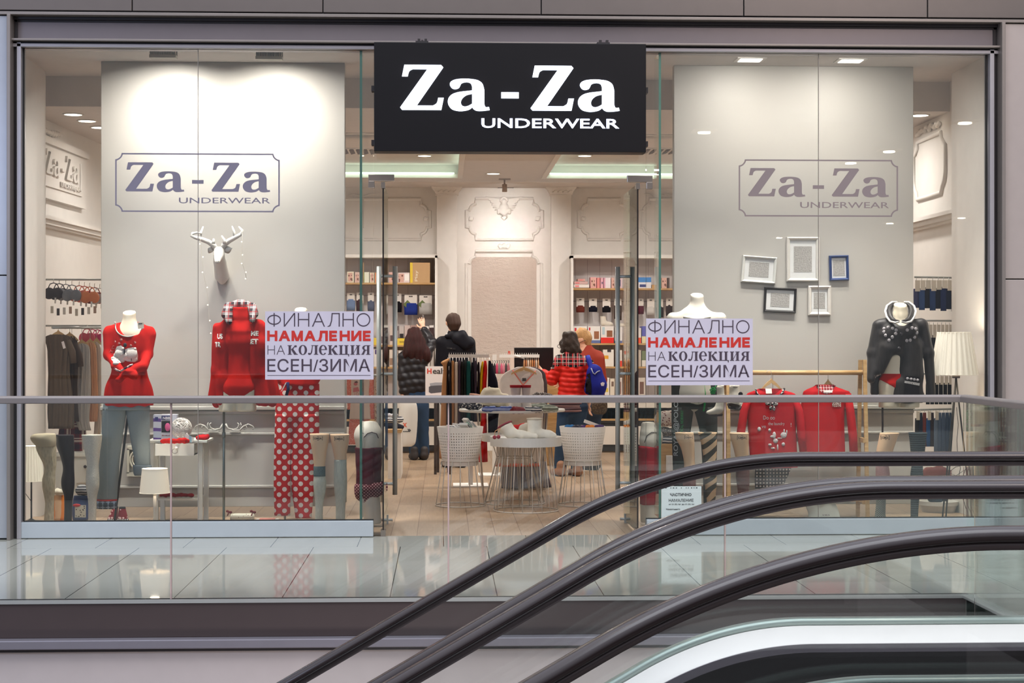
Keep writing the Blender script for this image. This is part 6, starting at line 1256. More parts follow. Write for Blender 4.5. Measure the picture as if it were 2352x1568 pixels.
g = at(1288, 795, Y + .03); mb = MB(); mb.tube([g + vv(-.022 * math.cos(a) - .012, .02 * math.cos(a), .018 * math.sin(a)) for a in [2 * PI * k / 16 for k in range(16)]], .003, 6, True); mb.tube([g + vv(.012, -.02, .008), g + vv(.06, -.09, .012)], .003, 6); mb.build('glasses', P((20, 18, 20), .3), t)
skin('jeans', [pr(1315, 917, 1315, 932, 26, 34, Y, (1, .84, 1)), pr(1300, 935, 1291, 1010, 19.5, 15.5, Y), pr(1291, 1010, 1286, 1084, 15.5, 14, Y), pr(1330, 935, 1327, 1010, 19.5, 15.5, Y), pr(1327, 1010, 1324, 1084, 15.5, 14, Y)], DENIM, t, .011, .02, (), folds(.004, 60, 3, 20))
for x in (1284, 1323): shoe(x, 1093, Y - .03, P((150, 104, 74), .6), t, 1, -.35)
BLU = cloth((32, 40, 140), .55, 500); q = thing('backpack', 'blue backpack with grey piping hanging from the red jacket shoulder', 'bag', at(1370, 911, Y - .1))
bk = skin('bag_body', [pr(1366, 855, 1372, 885, 19, 20, Y - .16, (1, .62, 1)), pr(1372, 885, 1373, 898, 20, 17, Y - .16, (1, .6, 1)), pr(1358, 862, 1354, 895, 12, 13, Y - .12, (1, .8, 1))], BLU, q, .009, .03, (lambda X, YY, Z: Zp(911, Y - .16) - Z,), folds(.005, 45, 1, 6)); tb = bvh(bk)
applique('dark_side_panel', [(1348, 860), (1354, 856), (1357, 880), (1358, 907), (1346, 905), (1344, 885)], Y - .16, tb, NAVY, bk, .004, 2)
mb = MB(); pts = [at(x, y, Y - .16) for x, y in ((1357, 845), (1361, 856), (1365, 859), (1371, 853), (1377, 851))]
for p in pts: p.y = front(tb, p.x, p.z, dflt=Y - .24) - .004
mb.tube(pts, .006, 6); mb.build('piping', P((150, 152, 170), .5), bk); applique('logo', [(1378, 880), (1383, 877), (1388, 879), (1386, 886), (1380, 886)], Y - .16, tb, P((206, 200, 206), .5), bk, .004, 1)
mb = MB(); mb.tube([at(1350, 818, Y - .1), at(1353, 828, Y - .13), at(1357, 842, Y - .15), at(1363, 852, Y - .2)], [.026, .028, .026, .02], 10); mb.build('strap', BLU, q)
# ---- blond woman in the rust jacket
Y = 18.0; t = thing('person', 'person with short blond hair and glasses in rust jacket bending towards the counter', 'person', at(1352, yfl(Y, 0), Y))
bp = head(1338, 777, 16, Y, 262, .35) + [pr(1355, 835, 1357, 880, 22, 22, Y, (1, .7, 1)), pr(1357, 880, 1356, 925, 25, 27, Y, (1, .8, 1)), pr(1345, 795, 1352, 812, 9, 10, Y), pr(1332, 830, 1322, 870, 7.5, 7, Y + .05), pr(1322, 870, 1300, 880, 8, 6, Y + .05, None, Y + .25), pr(1373, 830, 1384, 872, 7.5, 7, Y - .05), pr(1384, 872, 1376, 915, 8, 6, Y - .05), pr(1344, 935, 1347, 1005, 17, 12, Y), pr(1347, 1005, 1350, 1078, 12, 8, Y), pr(1366, 935, 1364, 1005, 17, 12, Y), pr(1364, 1005, 1362, 1078, 12, 8, Y)] + hand(at(1300, 880, Y + .25), (-.8, .5, -.1), (0, .4, -1), .95, .5) + hand(at(1376, 915, Y - .05), (-.1, 0, -1), (0, 1, 0), .95, .8)
skin('body', bp, SKIN, t, .0062, .02)
skin('jacket', [pr(1333, 820, 1373, 820, 15, 15, Y, (1, .95, 1)), pr(1355, 830, 1357, 880, 31, 30, Y, (1, .8, 1)), pr(1357, 880, 1357, 910, 30, 32, Y, (1, .8, 1)), pr(1330, 826, 1323, 868, 13, 11, Y + .05), pr(1323, 868, 1304, 879, 10.5, 8.5, Y + .05, None, Y + .22), pr(1376, 826, 1384, 872, 13, 11.5, Y - .05), pr(1384, 872, 1377, 908, 11, 9, Y - .05), pr(1350, 803, 1354, 812, 13, 17, Y)], cloth((150, 58, 44), .75), t, .011, .025, (lambda X, YY, Z: Zp(922, Y) - Z,), folds(.006, 36, 7, 7))
HRB = N('blond_hair'); f = HRB.noise(HRB.co('Object', (14, 40, 60)), 4, 4, .7); HRB.bump(f, .7, .012); HRB = HRB.set(HRB.ramp(f, (.3, C(150, 104, 60)), (.75, C(222, 178, 120))), .5, 0, .4)
skin('hair', [pr(1338, 770, 1343, 774, 16.8, 16.5, Y), pr(1348, 778, 1350, 788, 12, 8.5, Y - .01), pr(1327, 770, 1336, 764, 9, 12, Y - .02)], HRB, t, .0075, .02, (), folds(.004, 120, 2, 9))
mb = MB(); g = at(1334, 787, Y - .07); mb.tube([at(1327, 790, Y - .06), at(1335, 785, Y - .085), at(1345, 781, Y - .08)], .0028, 6); mb.build('glasses', P((40, 34, 34), .3), t)
skin('jeans', [pr(1356, 900, 1356, 935, 29, 34, Y, (1, .88, 1)), pr(1344, 935, 1347, 1005, 18, 14, Y), pr(1347, 1005, 1350, 1076, 14, 12.5, Y), pr(1366, 935, 1364, 1005, 18, 14, Y), pr(1364, 1005, 1362, 1076, 14, 12.5, Y)], DENIMD, t, .012, .02, (), folds(.004, 60, 3, 20))
for x in (1350, 1363): shoe(x, 1082, Y - .03, P((40, 34, 34), .5), t, 1, -.5)
q = thing('handbag', 'brown textured handbag hanging in front of the blond person below the backpack', 'bag', at(1378, 952, Y - .30)); loft_px(dense([(921, 1362, 1392), (926, 1359, 1395), (940, 1358, 1395), (949, 1362, 1391), (952, 1368, 1385)], 3), Y - .30, .5, 22).build('bag_body', mottled('bag_weave', (66, 54, 44), (92, 78, 60), 70, .5, .6), q)
mb = MB(); mb.tube([at(1366, 922, Y - .30), at(1370, 910, Y - .2), at(1377, 903, Y - .08), at(1386, 910, Y - .2), at(1390, 922, Y - .30)], .007, 6); mb.build('handle', P((60, 48, 40), .5), q)
# ================================================================ goods in the middle of the shop
M_WIRE = P((206, 196, 184), .4); M_TRAY = P((216, 212, 206), .4)
def perforated():
    n = N('perforated_metal'); v = n.sep(n.co()); a = n.math('MULTIPLY', n.math('ARCTAN2', v[1], v[0]), 52 / (2 * PI)); z = n.math('DIVIDE', v[2], .0235)
    p = n.math('SUBTRACT', n.math('FRACT', n.math('ADD', a, 60)), .5); q = n.math('SUBTRACT', n.math('FRACT', z), .5); d = n.math('SQRT', n.math('ADD', n.math('MULTIPLY', p, p), n.math('MULTIPLY', q, q)))
    f = n.math('MULTIPLY', n.math('LESS_THAN', d, .21), n.math('MULTIPLY', n.math('GREATER_THAN', v[2], .405), n.math('LESS_THAN', v[2], .625)))
    n.set(C(214, 204, 194), .5); tr = n.add('ShaderNodeBsdfTransparent'); mx = n.add('ShaderNodeMixShader'); n.l(f, mx.inputs[0]); n.l(n.b.outputs[0], mx.inputs[1]); n.l(tr.outputs[0], mx.inputs[2]); n.l(mx.outputs[0], n.out.inputs[0]); return n.m
M_PERF = perforated()
def wires(mb, c, rings, n, r=.0038, ph=0):
    """straight wires between rings (z, radius), with a hoop at every ring"""
    for z, R in rings: mb.tube([c + vv(R * math.cos(2 * PI * k / 40), R * math.sin(2 * PI * k / 40), z) for k in range(40)], r * 1.15, 6, True)
    for k in range(n):
        a = 2 * PI * (k + .5) / n + ph; mb.tube([c + vv(R * math.cos(a), R * math.sin(a), z) for z, R in rings], r, 6)
def bucket(lab, x, Y, n=14):
    c = at(x, 900, Y); c.z = 0; q = thing('wire_basket_stand', lab, 'basket', c, 'perforated bucket stands'); mb = MB(); wires(mb, c, [(.006, .212), (.385, .158)], n); mb.build('wire_base', M_WIRE, q)
    mb = MB(); mb.lathe([(.150, .345), (.155, .38), (.199, .675), (.1975, .675), (.153, .38), (.148, .347)], c, 56, 'Z', True, False); mb.build('bucket', M_PERF, q); mb = MB(); mb.lathe([(.149, .346), (.001, .346)], c, 40); mb.build('bucket_bottom', M_TRAY, q); return q, c
b1, c1 = bucket('perforated white bucket on wire legs filled with small boxes', 1057, 14.15); b2, c2 = bucket('perforated white bucket on wire legs right of the boot table', 1338, 14.15)
# fills lying inside the buckets
BXS = [(-.05, -.10, .655, .9, .3, (.10, .07, .018), (222, 218, 212), 'white', 'at the left rim'), (-.06, .0, .668, .15, .1, (.10, .12, .03), (226, 222, 218), 'white', 'lying flat at the left'), (-.02, -.06, .655, -.2, .5, (.11, .07, .02), (200, 198, 196), 'grey-windowed', 'tilted in front'), (.03, .03, .690, .1, -.25, (.13, .07, .028), (216, 212, 208), 'white', 'lying across the back'), (.05, -.09, .670, 1.0, .6, (.12, .08, .022), (222, 220, 216), 'white', 'leaning against the right rim'), (.075, -.02, .692, .5, .9, (.13, .08, .022), (214, 206, 198), 'cream', 'standing at the right'), (.085, -.08, .672, .3, .8, (.10, .04, .018), (60, 160, 130), 'teal', 'standing at the right front'), (.12, .02, .68, .2, .9, (.09, .06, .02), (190, 186, 180), 'grey', 'at the far right'), (.0, .09, .675, .4, .2, (.12, .07, .03), (220, 214, 208), 'white', 'at the back')]
for k, (dx, dy, z, rz, ry, sz, c_, w_, wh) in enumerate(BXS):
    M = Matrix.Translation(c1 + vv(dx, dy, z)) @ Matrix.Rotation(rz, 4, 'Z') @ Matrix.Rotation(ry, 4, 'Y'); q = thing('small_box', 'small %s box %s in the left bucket' % (w_, wh), 'box', c1 + vv(dx, dy, z), 'small boxes in the bucket'); mb = MB(); mb.M = M; mb.cbox((0, 0, 0), sz); mb.build('carton', P(c_, .5), q)
    mb = MB(); mb.M = M; mb.box((-sz[0] * .4, -sz[1] * .51, -sz[2] * .35), (sz[0] * .1, -sz[1] * .5, sz[2] * .35)); mb.build('print', P((70, 70, 74) if k % 2 == 0 else (150, 150, 150), .5), q)
for k, (dx, dy, z, r, c_, w_) in enumerate(((-.11, .02, .665, .03, (40, 110, 170), 'blue'), (-.05, -.03, .66, .035, (50, 44, 60), 'dark'), (.02, -.02, .663, .032, (84, 50, 110), 'purple'), (.06, -.06, .668, .028, (226, 130, 50), 'orange'), (.14, -.03, .668, .03, (70, 44, 100), 'dark violet'))):
    p = c2 + vv(dx, dy, z); q = tag(skin('rolled_socks', [(tuple(p + vv(-.025, 0, 0)), tuple(p + vv(.025, .01, .004)), r * .7, r * .65), (tuple(p + vv(-.01, -.02, .005)), tuple(p + vv(.02, -.02, .0)), r * .6, r * .55)], cloth(c_), None, .006, .01, (), folds(.003, 140, k)), 'small %s rolled socks in the right bucket' % w_, 'socks', 'rolled socks in the bucket')
mb = MB(); mb.M = Matrix.Translation(c2 + vv(.085, -.01, .695)) @ Matrix.Rotation(.35, 4, 'Y'); mb.cbox((0, 0, 0), (.15, .06, .028)); tag(mb.build('sock_packet', P((228, 222, 214), .5)), 'white packet lying across the top of the right bucket', 'packet')
# two round stands with wire legs
def stand(lab, x, Y, rings, n, tray=None):
    c = at(x, 900, Y); c.z = 0; q = thing('wire_table', lab, 'table', c, 'round wire display tables'); mb = MB(); wires(mb, c, rings, n); mb.build('wire_legs', M_WIRE, q)
    if tray: R, z0, z1 = tray; mb = MB(); mb.lathe([(.001, z0), (R, z0), (R, z1), (R - .008, z1), (R - .010, z1 - .012), (.001, z1 - .012)], c, 60, 'Z', False); mb.build('tray', M_TRAY, q)
    return c
c3 = stand('round white tray table on wire legs carrying cream slipper boots', 1208, 13.71, [(.006, .268), (.54, .212)], 20, (.296, .54, .615))
c4 = stand('hourglass wire table behind the tray table', 1182, 14.34, [(.006, .262), (.398, .157), (.54, .2)], 16, (.285, .54, .60))
SBC = cloth((240, 233, 220), .9, 300, amp=.5); PKC = cloth((150, 66, 78))
q = thing('slipper_boot', 'cream slipper boot lying tipped with its dark pink lining open on the tray table', 'slipper', at(1170, 1006, 13.62), 'cream slipper boots'); Y = 13.62; zt3 = .606
p = [pr(1158, 978, 1171, 991, 17.5, 15, Y, (1, .95, 1)), pr(1172, 994, 1200, 998, 12, 9, Y), pr(1200, 998, 1230, 1001, 9, 6, Y)]; zc = .604
skin('upper', p, SBC, q, .005, .02, (lambda X, YY, Z: zc - Z, lambda X, YY, Z: (Z - Zp(976, Y)) * .88 - (X - Xp(1159, Y)) * .46 - 0 * YY), folds(.002, 90, 1))
a_, b_ = at(1144, 983, Y), at(1174, 968, Y); mid, ex = (a_ + b_) / 2, (b_ - a_) / 2; mb = MB(); mb.tube([mid + ex * math.cos(t) * 1.0 + vv(0, .045 * math.sin(t), -.012 * math.sin(t)) for t in [2 * PI * k / 24 for k in range(24)]], .0075, 8, True); cu = mb.build('cuff', PKC, q)
mb = MB(); cc = [mid + ex * math.cos(t) * .95 + vv(0, .042 * math.sin(t), -.012 * math.sin(t)) for t in [2 * PI * k / 24 for k in range(24)]]; mb.loft([cc, [mid + (p_ - mid) * .7 + vv(.006, .01, -.03) for p_ in cc]], True, True); mb.build('lining', cloth((120, 50, 60)), q)
for x, y in ((1136, 1004), (1145, 1003)): mb = MB(); c = at(x, y, 13.44); mb.ball(c, .0165, 12); pm = mb.build('pompom', mottled('pompom_wool', (140, 50, 66), (170, 80, 92), 160, .4), q); mb = MB(); mb.tube([c, at(x + 1, 990, 13.5), at(1150, 982, 13.55)], .0025, 6); mb.build('cord', cloth((206, 150, 110)), pm)
q = thing('slipper_boot', 'cream slipper boot standing upright at the right of the tray table', 'slipper', at(1235, 1006, 13.7), 'cream slipper boots'); Y = 13.68
skin('upper', [pr(1228, 964, 1228, 990, 17.5, 16, Y, (1, .9, 1)), pr(1225, 994, 1262, 998, 14, 9.5, Y, (1, 1, 1)), pr(1262, 998, 1272, 1000, 9, 6.5, Y)], SBC, q, .005, .018, (lambda X, YY, Z: zc - Z, lambda X, YY, Z: Z - Zp(962, Y)), folds(.002, 90, 4)); c = at(1228, 962, Y)
for r, dz in ((17, 0), (12, .002), (7, .004)): mb = MB(); mb.tube([c + vv(m(r, Y) * math.cos(t), m(r, Y) * .88 * math.sin(t), dz) for t in [2 * PI * k / 24 for k in range(24)]], .007, 8, True); mb.build('rolled_cuff', cloth((196, 184, 166)), q)
crumple('lace_trim', 'cream knitted bobbles beside the upright slipper boot', 'clothing', 1202, 1214, 968, 1000, 13.82, cloth((214, 204, 188)), .02, seed=11)
crumple('red_slippers', 'bright red fluffy slippers behind the cream boots', 'slipper', 1178, 1206, 970, 998, 14.25, cloth((200, 26, 30), .95, 200, amp=.6), seed=12)
# ---- large round table with socks, hats and boots
Yt2 = 15.0; c5 = at(1176, 940, Yt2); c5.z = 0; zt5 = .79; q = thing('round_table', 'large round white table covered with socks and knitted goods', 'table', c5); mb = MB(); mb.lathe([(.001, zt5 - .022), (.478, zt5 - .022), (.482, zt5 - .011), (.478, zt5), (.001, zt5)], c5, 64, 'Z', False); mb.build('tabletop', M_TRAY, q)
for a in (30, 150, 210, 330): a = math.radians(a); mb = MB(); mb.tube([c5 + vv(.36 * math.cos(a), .36 * math.sin(a), zt5 - .02), c5 + vv(.30 * math.cos(a), .30 * math.sin(a), 0)], .006, 8); mb.build('leg', M_WIRE, q)
def onz(x, y): p = atz(x, y, zt5 + .001); return p.y
KN = {'nav': stripes('nordic_navy', (34, 36, 54), (214, 210, 206), .022, .55, 2, .03), 'blu': stripes('blue_knit', (58, 74, 140), (150, 160, 200), .03, .6, 2, .03), 'mar': stripes('maroon_knit', (104, 30, 40), (140, 60, 66), .012, .5, 0, .02), 'grn': stripes('pale_green_knit', (200, 208, 192), (120, 124, 112), .03, .7, 2, .03), 'blk': mottled('dotted_black', (36, 34, 42), (220, 214, 206), 60, .3), 'pnk': stripes('pink_grey_stripe', (150, 110, 112), (96, 70, 78), .022, .5, 2), 'dot': mottled('dotted_grey', (84, 76, 74), (196, 188, 180), 110, .32)}
for lab, x0, x1, y0, y1, mt, sd, bk_ in (('black and white patterned socks at the left end of the round table', 1057, 1075, 923, 937, KN['blk'], 1, 0), ('dotted black and white slipper socks near the left of the round table', 1073, 1101, 927, 941, KN['blk'], 2, 0), ('blue knitted socks at the front left of the round table', 1109, 1139, 931, 945, KN['blu'], 3, 0), ('paler blue knitted socks next to the blue pair', 1139, 1172, 932, 945, KN['blu'], 4, 0), ('dark red folded sock at the front of the round table', 1174, 1203, 933, 950, KN['mar'], 5, 0), ('navy and white nordic socks right of the dark red sock', 1208, 1240, 933, 948, KN['nav'], 6, 0), ('pale green folded knitwear at the right of the round table', 1222, 1252, 922, 940, KN['grn'], 7, .15), ('cream and grey folded socks towards the right end of the table', 1248, 1278, 928, 945, KN['grn'], 8, .05), ('white slipper with a long sole behind the blue socks', 1094, 1140, 921, 935, cloth((222, 214, 202)), 9, .2), ('dark purple sock behind the white slipper', 1108, 1160, 926, 937, cloth((66, 50, 58)), 10, .12)):
    Yy = Yt2 - .40 + bk_; Yy = onz((x0 + x1) / 2, y1); crumple('folded_socks', lab, 'socks', x0, x1, y0, y1 , min(max(Yy, Yt2 - .43), Yt2 + .3), mt, .03, 'socks on the round table', sd)
# plush cream boots, grey boots, scarf and stack
Y = 15.1; zq5 = zt5 + .002; PL_ = cloth((226, 216, 192), .95, 240, amp=.8)
q = thing('slipper_boot', 'cream plush slipper boots with small bobbles and a pink slipper on the round table', 'slipper', at(1125, 925, Y)); skin('upper', [pr(1118, 905, 1140, 902, 13, 12, Y), pr(1112, 915, 1140, 915, 12, 13, Y), pr(1143, 912, 1160, 915, 12, 11, Y - .03), pr(1115, 893, 1116, 896, 3, 4, Y), pr(1123, 888, 1124, 895, 2.2, 4, Y), pr(1120, 920, 1160, 922, 12, 12, Y)], PL_, q, .007, .02, (lambda X, YY, Z: zq5 - Z,), folds(.004, 90, 3, 20))
(loft_px(dense([(903, 1079, 1082), (905, 1078, 1100), (909, 1078.5, 1108), (911, 1082, 1106)], 3), 15.2, .5, 16).build('sole', cloth((206, 160, 140)), q))  # a pink slipper, built as a part of the plush boots
for k, (xa, xb) in enumerate(((1172, 1197), (1198, 1219))):
    q = thing('slipper_boot', '%s grey felt boot with a dark red rim on the round table' % ('left' if k == 0 else 'right'), 'slipper', at((xa + xb) / 2, 945, Yt2 - .18), 'grey felt boots'); Y = Yt2 - .16; x = (xa + xb) / 2
    loft_px([(885, xa - .5, xb + .5), (893, xa + .5, xb - .5), (910, xa + 2, xb - 2), (926, xa + 1, xb - 1), (938, xa - 1, xb + 1)], Y, .9, 20).build('shaft', cloth((190, 176, 172)), q)
    loft_px([(884, xa - 1.2, xb + 1.2), (890, xa - .6, xb + .6)], Y, .92, 20).build('rim', cloth((150, 36, 44)), q); loft_px(dense([(924, xa, xb), (934, xa - 3, xb + 3), (941, xa - 4, xb + 4), (943, xa - 3, xb + 3)], 3), Y - .06, 1.15, 20).build('foot', cloth((214, 206, 200)), q)
crumple('scarf', 'grey dotted folded scarf on the right of the round table', 'clothing', 1222, 1266, 900, 914, 15.15, KN['dot'], .05, seed=14)
for k in range(7):
    y1 = 946 - k * 5.6; tag(loft_px([(y1, 1263 + k, 1332 - k), (y1 - .9, 1259 + (k % 2) * 2, 1336 - (k % 3) * 2), (y1 - 4.4, 1259 + (k % 2) * 2, 1336 - (k % 3) * 2), (y1 - 5.2, 1263 + k, 1332 - k)], 15.25, .42, 22, wav=.03).build('folded_sweater', KN['pnk'] if k % 2 else cloth((170, 132, 132) if k != 6 else (206, 160, 160))), '%s folded striped pink-grey sweater in the stack at the right end of the table' % ('lowest', 'second lowest', 'third lowest', 'middle', 'third highest', 'second highest', 'topmost')[k], 'clothing', 'stack of folded sweaters')
# ---- clothes racks
def rack(lab, x0, x1, xp, Y, y=817):
    q = thing('clothes_rack', lab, 'rack', (Xp(xp, Y), Y, 0), 'white clothes racks'); z = Zp(y, Y); MB().box((Xp(x0, Y), Y - .012, z - .018), (Xp(x1, Y), Y + .012, z + .014)).build('rail', M_WHITE, q); MB().box((Xp(xp, Y) - .022, Y + .012, 0.008), (Xp(xp, Y) + .022, Y + .05, z + .014)).build('post', M_WHITE, q)
    MB().box((Xp(xp, Y) - .17, Y - .16, 0), (Xp(xp, Y) + .17, Y + .22, .010)).build('base_plate', M_WHITE, q); k = 0; u = x0 + 2
    mb = MB()
    while u < x1: mb.box((Xp(u, Y) - .0025, Y - .006, z + .014), (Xp(u, Y) + .0025, Y + .006, z + .03)); u += 5
    mb.build('peg_strip', M_WHITE, q, ); return q, z
r1, zr1 = rack('white T-shaped clothes rack full of coloured trousers', 1030, 1123, 1081, 16.05); r2, zr2 = rack('white T-shaped clothes rack behind the striped pyjama top', 1147, 1239, 1136, 17.3)
TR = [('tan', 1013, 1027, (190, 140, 96), 1052), ('black', 1026, 1031.5, (24, 18, 22), 1000), ('charcoal', 1031, 1036.5, (44, 36, 36), 1005), ('camel', 1036, 1044, (176, 124, 80), 1010), ('cream', 1043, 1053, (216, 200, 184), 1008), ('mauve grey', 1051, 1059, (78, 62, 74), 975), ('dark green', 1058, 1064.5, (38, 36, 32), 968), ('black-green', 1064, 1070.5, (34, 38, 34), 968), ('teal', 1070, 1082, (24, 76, 74), 970), ('ink black', 1081, 1088.5, (22, 18, 28), 968), ('plum grey', 1088, 1096, (66, 54, 66), 968), ('dark plum', 1096, 1102.5, (36, 22, 30), 968), ('yellow', 1101, 1111, (222, 176, 30), 985), ('red', 1107, 1119, (206, 30, 26), 1060), ('navy', 1118, 1143, (22, 20, 34), 1000)]
for k, (w_, a, b, c_, yb) in enumerate(TR):
    top = 826 + (k * 3) % 7; q = thing('trousers', '%s trousers on the left white rack, %s' % (w_, ordl(k)), 'trousers', at((a + b) / 2, top, 16.0), 'trousers on the rack'); xm = (a + b) / 2; wd = (b - a)
    if w_ == 'navy': rows = [(828, 1122, 1127), (850, 1121, 1134), (890, 1120, 1145), (yb, 1121, 1146)]
    elif w_ == 'tan': rows = [(823, 1029, 1033), (832, 1013, 1030), (845, 1018, 1028), (900, 1014, 1027), (yb, 1009, 1028)]
    elif w_ == 'red': rows = [(828, 1112, 1117), (850, 1110, 1119), (900, 1107, 1117), (960, 1104, 1118), (yb, 1098, 1120)]
    elif w_ == 'yellow': rows = [(830, 1107, 1111), (850, 1103, 1110), (900, 1101, 1108), (yb, 1103, 1109)]
    else: rows = [(top, xm - wd * .3, xm + wd * .3), (top + 14, a + .6, b - .6), (900, a, b), (yb, a - .5, b + .5)]
    loft_px(dense(rows, 5), 15.97, max(1.0, 18 / wd), 16, wav=.10, wn=4, seed=k).build('legs', cloth(c_), q); mb = MB(); p = at(rows[0][1] * .5 + rows[0][2] * .5, rows[0][0], 15.97); mb.tube([p, vv(p.x, 16.03, zr1 - .017)], .0022, 6); mb.build('hanger_clip', M_WHITE, q)
SK = [('black', (30, 26, 30)), ('white-labelled black', (60, 54, 58)), ('hot pink', (222, 84, 120)), ('grey', (150, 140, 136)), ('rose', (226, 110, 140)), ('pale pink', (226, 150, 160)), ('dark grey', (84, 80, 80)), ('pink and grey', (200, 120, 130))]
for k, (w_, c_) in enumerate(SK):
    x = 1131 + k * 5.2; Y = 17.0; q = thing('sock_bundle', '%s socks on the right white rack, %s' % (w_, ordl(k)), 'socks', at(x, 858, Y), 'socks on hooks'); loft_px(dense([(834, x - 1, x + 1), (842, x - 3, x + 3), (850, x - 4, x + 4), (858, x - 3, x + 3)], 3), Y, .7, 12, wav=.1).build('sock_pair', cloth(c_), q); mb = MB(); mb.tube([at(x, 835, Y), at(x + 1.5, 831, Y), at(x + 1, 828, Y), at(x - 1.2, 828, Y)], .003, 6); mb.build('hook', P((20, 18, 20), .5), q)
for k in range(8):
    x = 1204 + k * 4.6; Y = 17.3; c_ = ((216, 150, 96), (190, 126, 84), (226, 206, 186), (206, 160, 120))[k % 4]; q = thing('knitted_top', '%s top edge-on on the right white rack, %s' % (('peach', 'tan', 'cream', 'sand')[k % 4], ordl(k)), 'clothing', at(x, 900, Y), 'tops on the right rack')
    loft_px(dense([(826, x - .6, x + .6), (832, x - 1.8, x + 1.8), (855, x - 2.2, x + 2.2), (930, x - 2.3, x + 2.3)], 3), Y, 7, 14, wav=.1, seed=k).build('cloth', cloth(c_), q); mb = MB(); mb.tube([at(x, 828, Y), at(x, 821, Y), vv(Xp(x, Y), Y, zr2 + .015)], .003, 6); mb.build('hook', M_WHITE, q)
# ---- V-neck pyjama set on a wooden hanger at the front of the rack
def pyj(lab, Y, dx, body, rows, trim=None, under=None):
    q = thing('pyjama_set', lab, 'pyjamas', at(1198 + dx, 845, Y), 'pyjama sets on the rack'); mb = MB(); loft_px(dense([(r[0], r[1] + dx, r[2] + dx) for r in rows], 4), Y, .16, 36, mb, wav=.12, wn=7); bd_ = mb.build('top', body, q); return q, bd_
rows = [(842, 1190, 1217), (847, 1176, 1231), (854, 1163, 1241), (863, 1154, 1246), (874, 1149, 1248), (890, 1147, 1248), (940, 1146, 1247), (1000, 1143, 1245), (1068, 1139, 1243)]
WJ = cloth((232, 222, 214)); q, tp = pyj('white V-neck pyjama top with coral trim and grey trousers on a wooden hanger', 15.62, 0, WJ, rows); tb = bvh(tp); Y = 15.62; CO = cloth((230, 130, 112))
for a, b in (((1177, 850), (1201, 884)), ((1230, 852), (1201, 884))):
    mb = MB(); pts = [];
    for k in range(7): u = k / 6; x, z = Xp(a[0] + (b[0] - a[0]) * u, Y), Zp(a[1] + (b[1] - a[1]) * u, Y); pts.append(vv(x, front(tb, x, z, dflt=Y - .03) - .005, z))
    mb.tube(pts, .0055, 8); mb.build('neck_trim', CO, tp)
applique('inside_back', [(1180, 850), (1228, 852), (1202, 882)], Y, tb, cloth((206, 196, 190)), tp, .002, 2); applique('neck_label', [(1199, 868), (1208, 868), (1208, 875), (1199, 875)], Y, tb, P((60, 56, 54), .6), tp, .005, 1)
loft_px([(1064, 1139, 1243.5), (1071, 1138.5, 1243.5)], Y, .17, 36, wav=.12, wn=7).build('hem_band', CO, tp)
for a, b in ((1152, 1196), (1198, 1256)): loft_px(dense([(1060, a, b - 4), (1090, a - 1, b - 2), (1121, a, b)], 4), Y + .02, .35, 30, wav=.16, wn=8).build('trouser_leg', stripes('grey_cuffed', (136, 134, 140), (120, 118, 126), .02, .5, 0, .03), q)
hanger(Xp(1203, 15.58), 15.56, Zp(846, 15.58), m(58, 15.58), M_OAK, q, hook=.125, arc=.05)
q, tp = pyj('dark grey pyjama set hanging just behind the white V-neck set', 15.82, 8, cloth((96, 84, 88)), rows); loft_px(dense([(1060, 1160, 1254), (1090, 1160, 1258), (1119, 1158, 1266)], 4), 15.84, .3, 30, wav=.16, wn=8).build('trousers', cloth((92, 82, 88)), q); hanger(Xp(1211, 15.82), 15.82, Zp(846, 15.82), m(58, 15.82), M_OAK, q, hook=.125, arc=.05)
mb = MB(); mb.tube([vv(Xp(1203, 15.5), 15.5, zr2 + .0), vv(Xp(1203, 15.5), 17.3, zr2 + .0)], .010, 8); mb.build('front_arm', M_WHITE, r2)
# ---- printed card with the hair-drier picture, on its stool; low plinth with folded clothes
Y = 17.5; q = thing('printed_card', 'white upright card headed with a red H and a grey appliance picture', 'sign', at(1000, 910, Y)); MB().box((Xp(977, Y), Y, Zp(909, Y)), (Xp(1034, Y), Y + .03, Zp(841, Y))).build('card', P((228, 222, 220), .5), q)
write('H', (981, 991.5, 846, 858), Y - .001, P((216, 76, 60), .5), q, offset=.004); write('ealth', (994, 1033, 845, 858.5), Y - .001, P((70, 66, 66), .5), q, offset=.002)
o = [(985, 888), (993, 884), (1005, 883), (1020, 882), (1020, 900), (1008, 901), (990, 903), (985, 900)]; mb = MB(); mb.prism(px_outline(o, Y), Y - .0012, Y); mb.build('picture', P((84, 84, 90), .4), q); mb = MB(); mb.prism(px_outline([(987, 880), (1000, 878), (1020, 878), (1020, 884), (1000, 885), (988, 886)], Y), Y - .0015, Y); mb.build('picture', P((160, 162, 168), .4), q)
q = thing('stool', 'narrow stool with pale top carrying the printed card', 'stool', (Xp(1003, Y), Y, 0)); MB().box((Xp(975, Y), Y - .12, Zp(913, Y) - .012), (Xp(1036, Y), Y + .2, Zp(909, Y) - .001)).build('seat', P((226, 196, 182), .5), q)
for x, yy in ((1000, -.1), (1006, .16), (1032, -.1), (1030, .16)): MB().box((Xp(x, Y) - .014, Y + yy, 0), (Xp(x, Y) + .014, Y + yy + .03, Zp(913, Y) - .012)).build('leg', P((60, 46, 40), .5), q)
Y = 16.9; q = thing('display_plinth', 'low white plinth with oak top left inside the entrance', 'plinth', (Xp(908, Y), Y, 0)); MB().box((Xp(860, Y), Y, 0), (Xp(921, Y), Y + .75, Zp(993, Y))).build('body', M_WHITE, q); MB().box((Xp(858, Y), Y - .01, Zp(993, Y)), (Xp(922, Y), Y + .76, Zp(986, Y))).build('top', M_OAK, q)
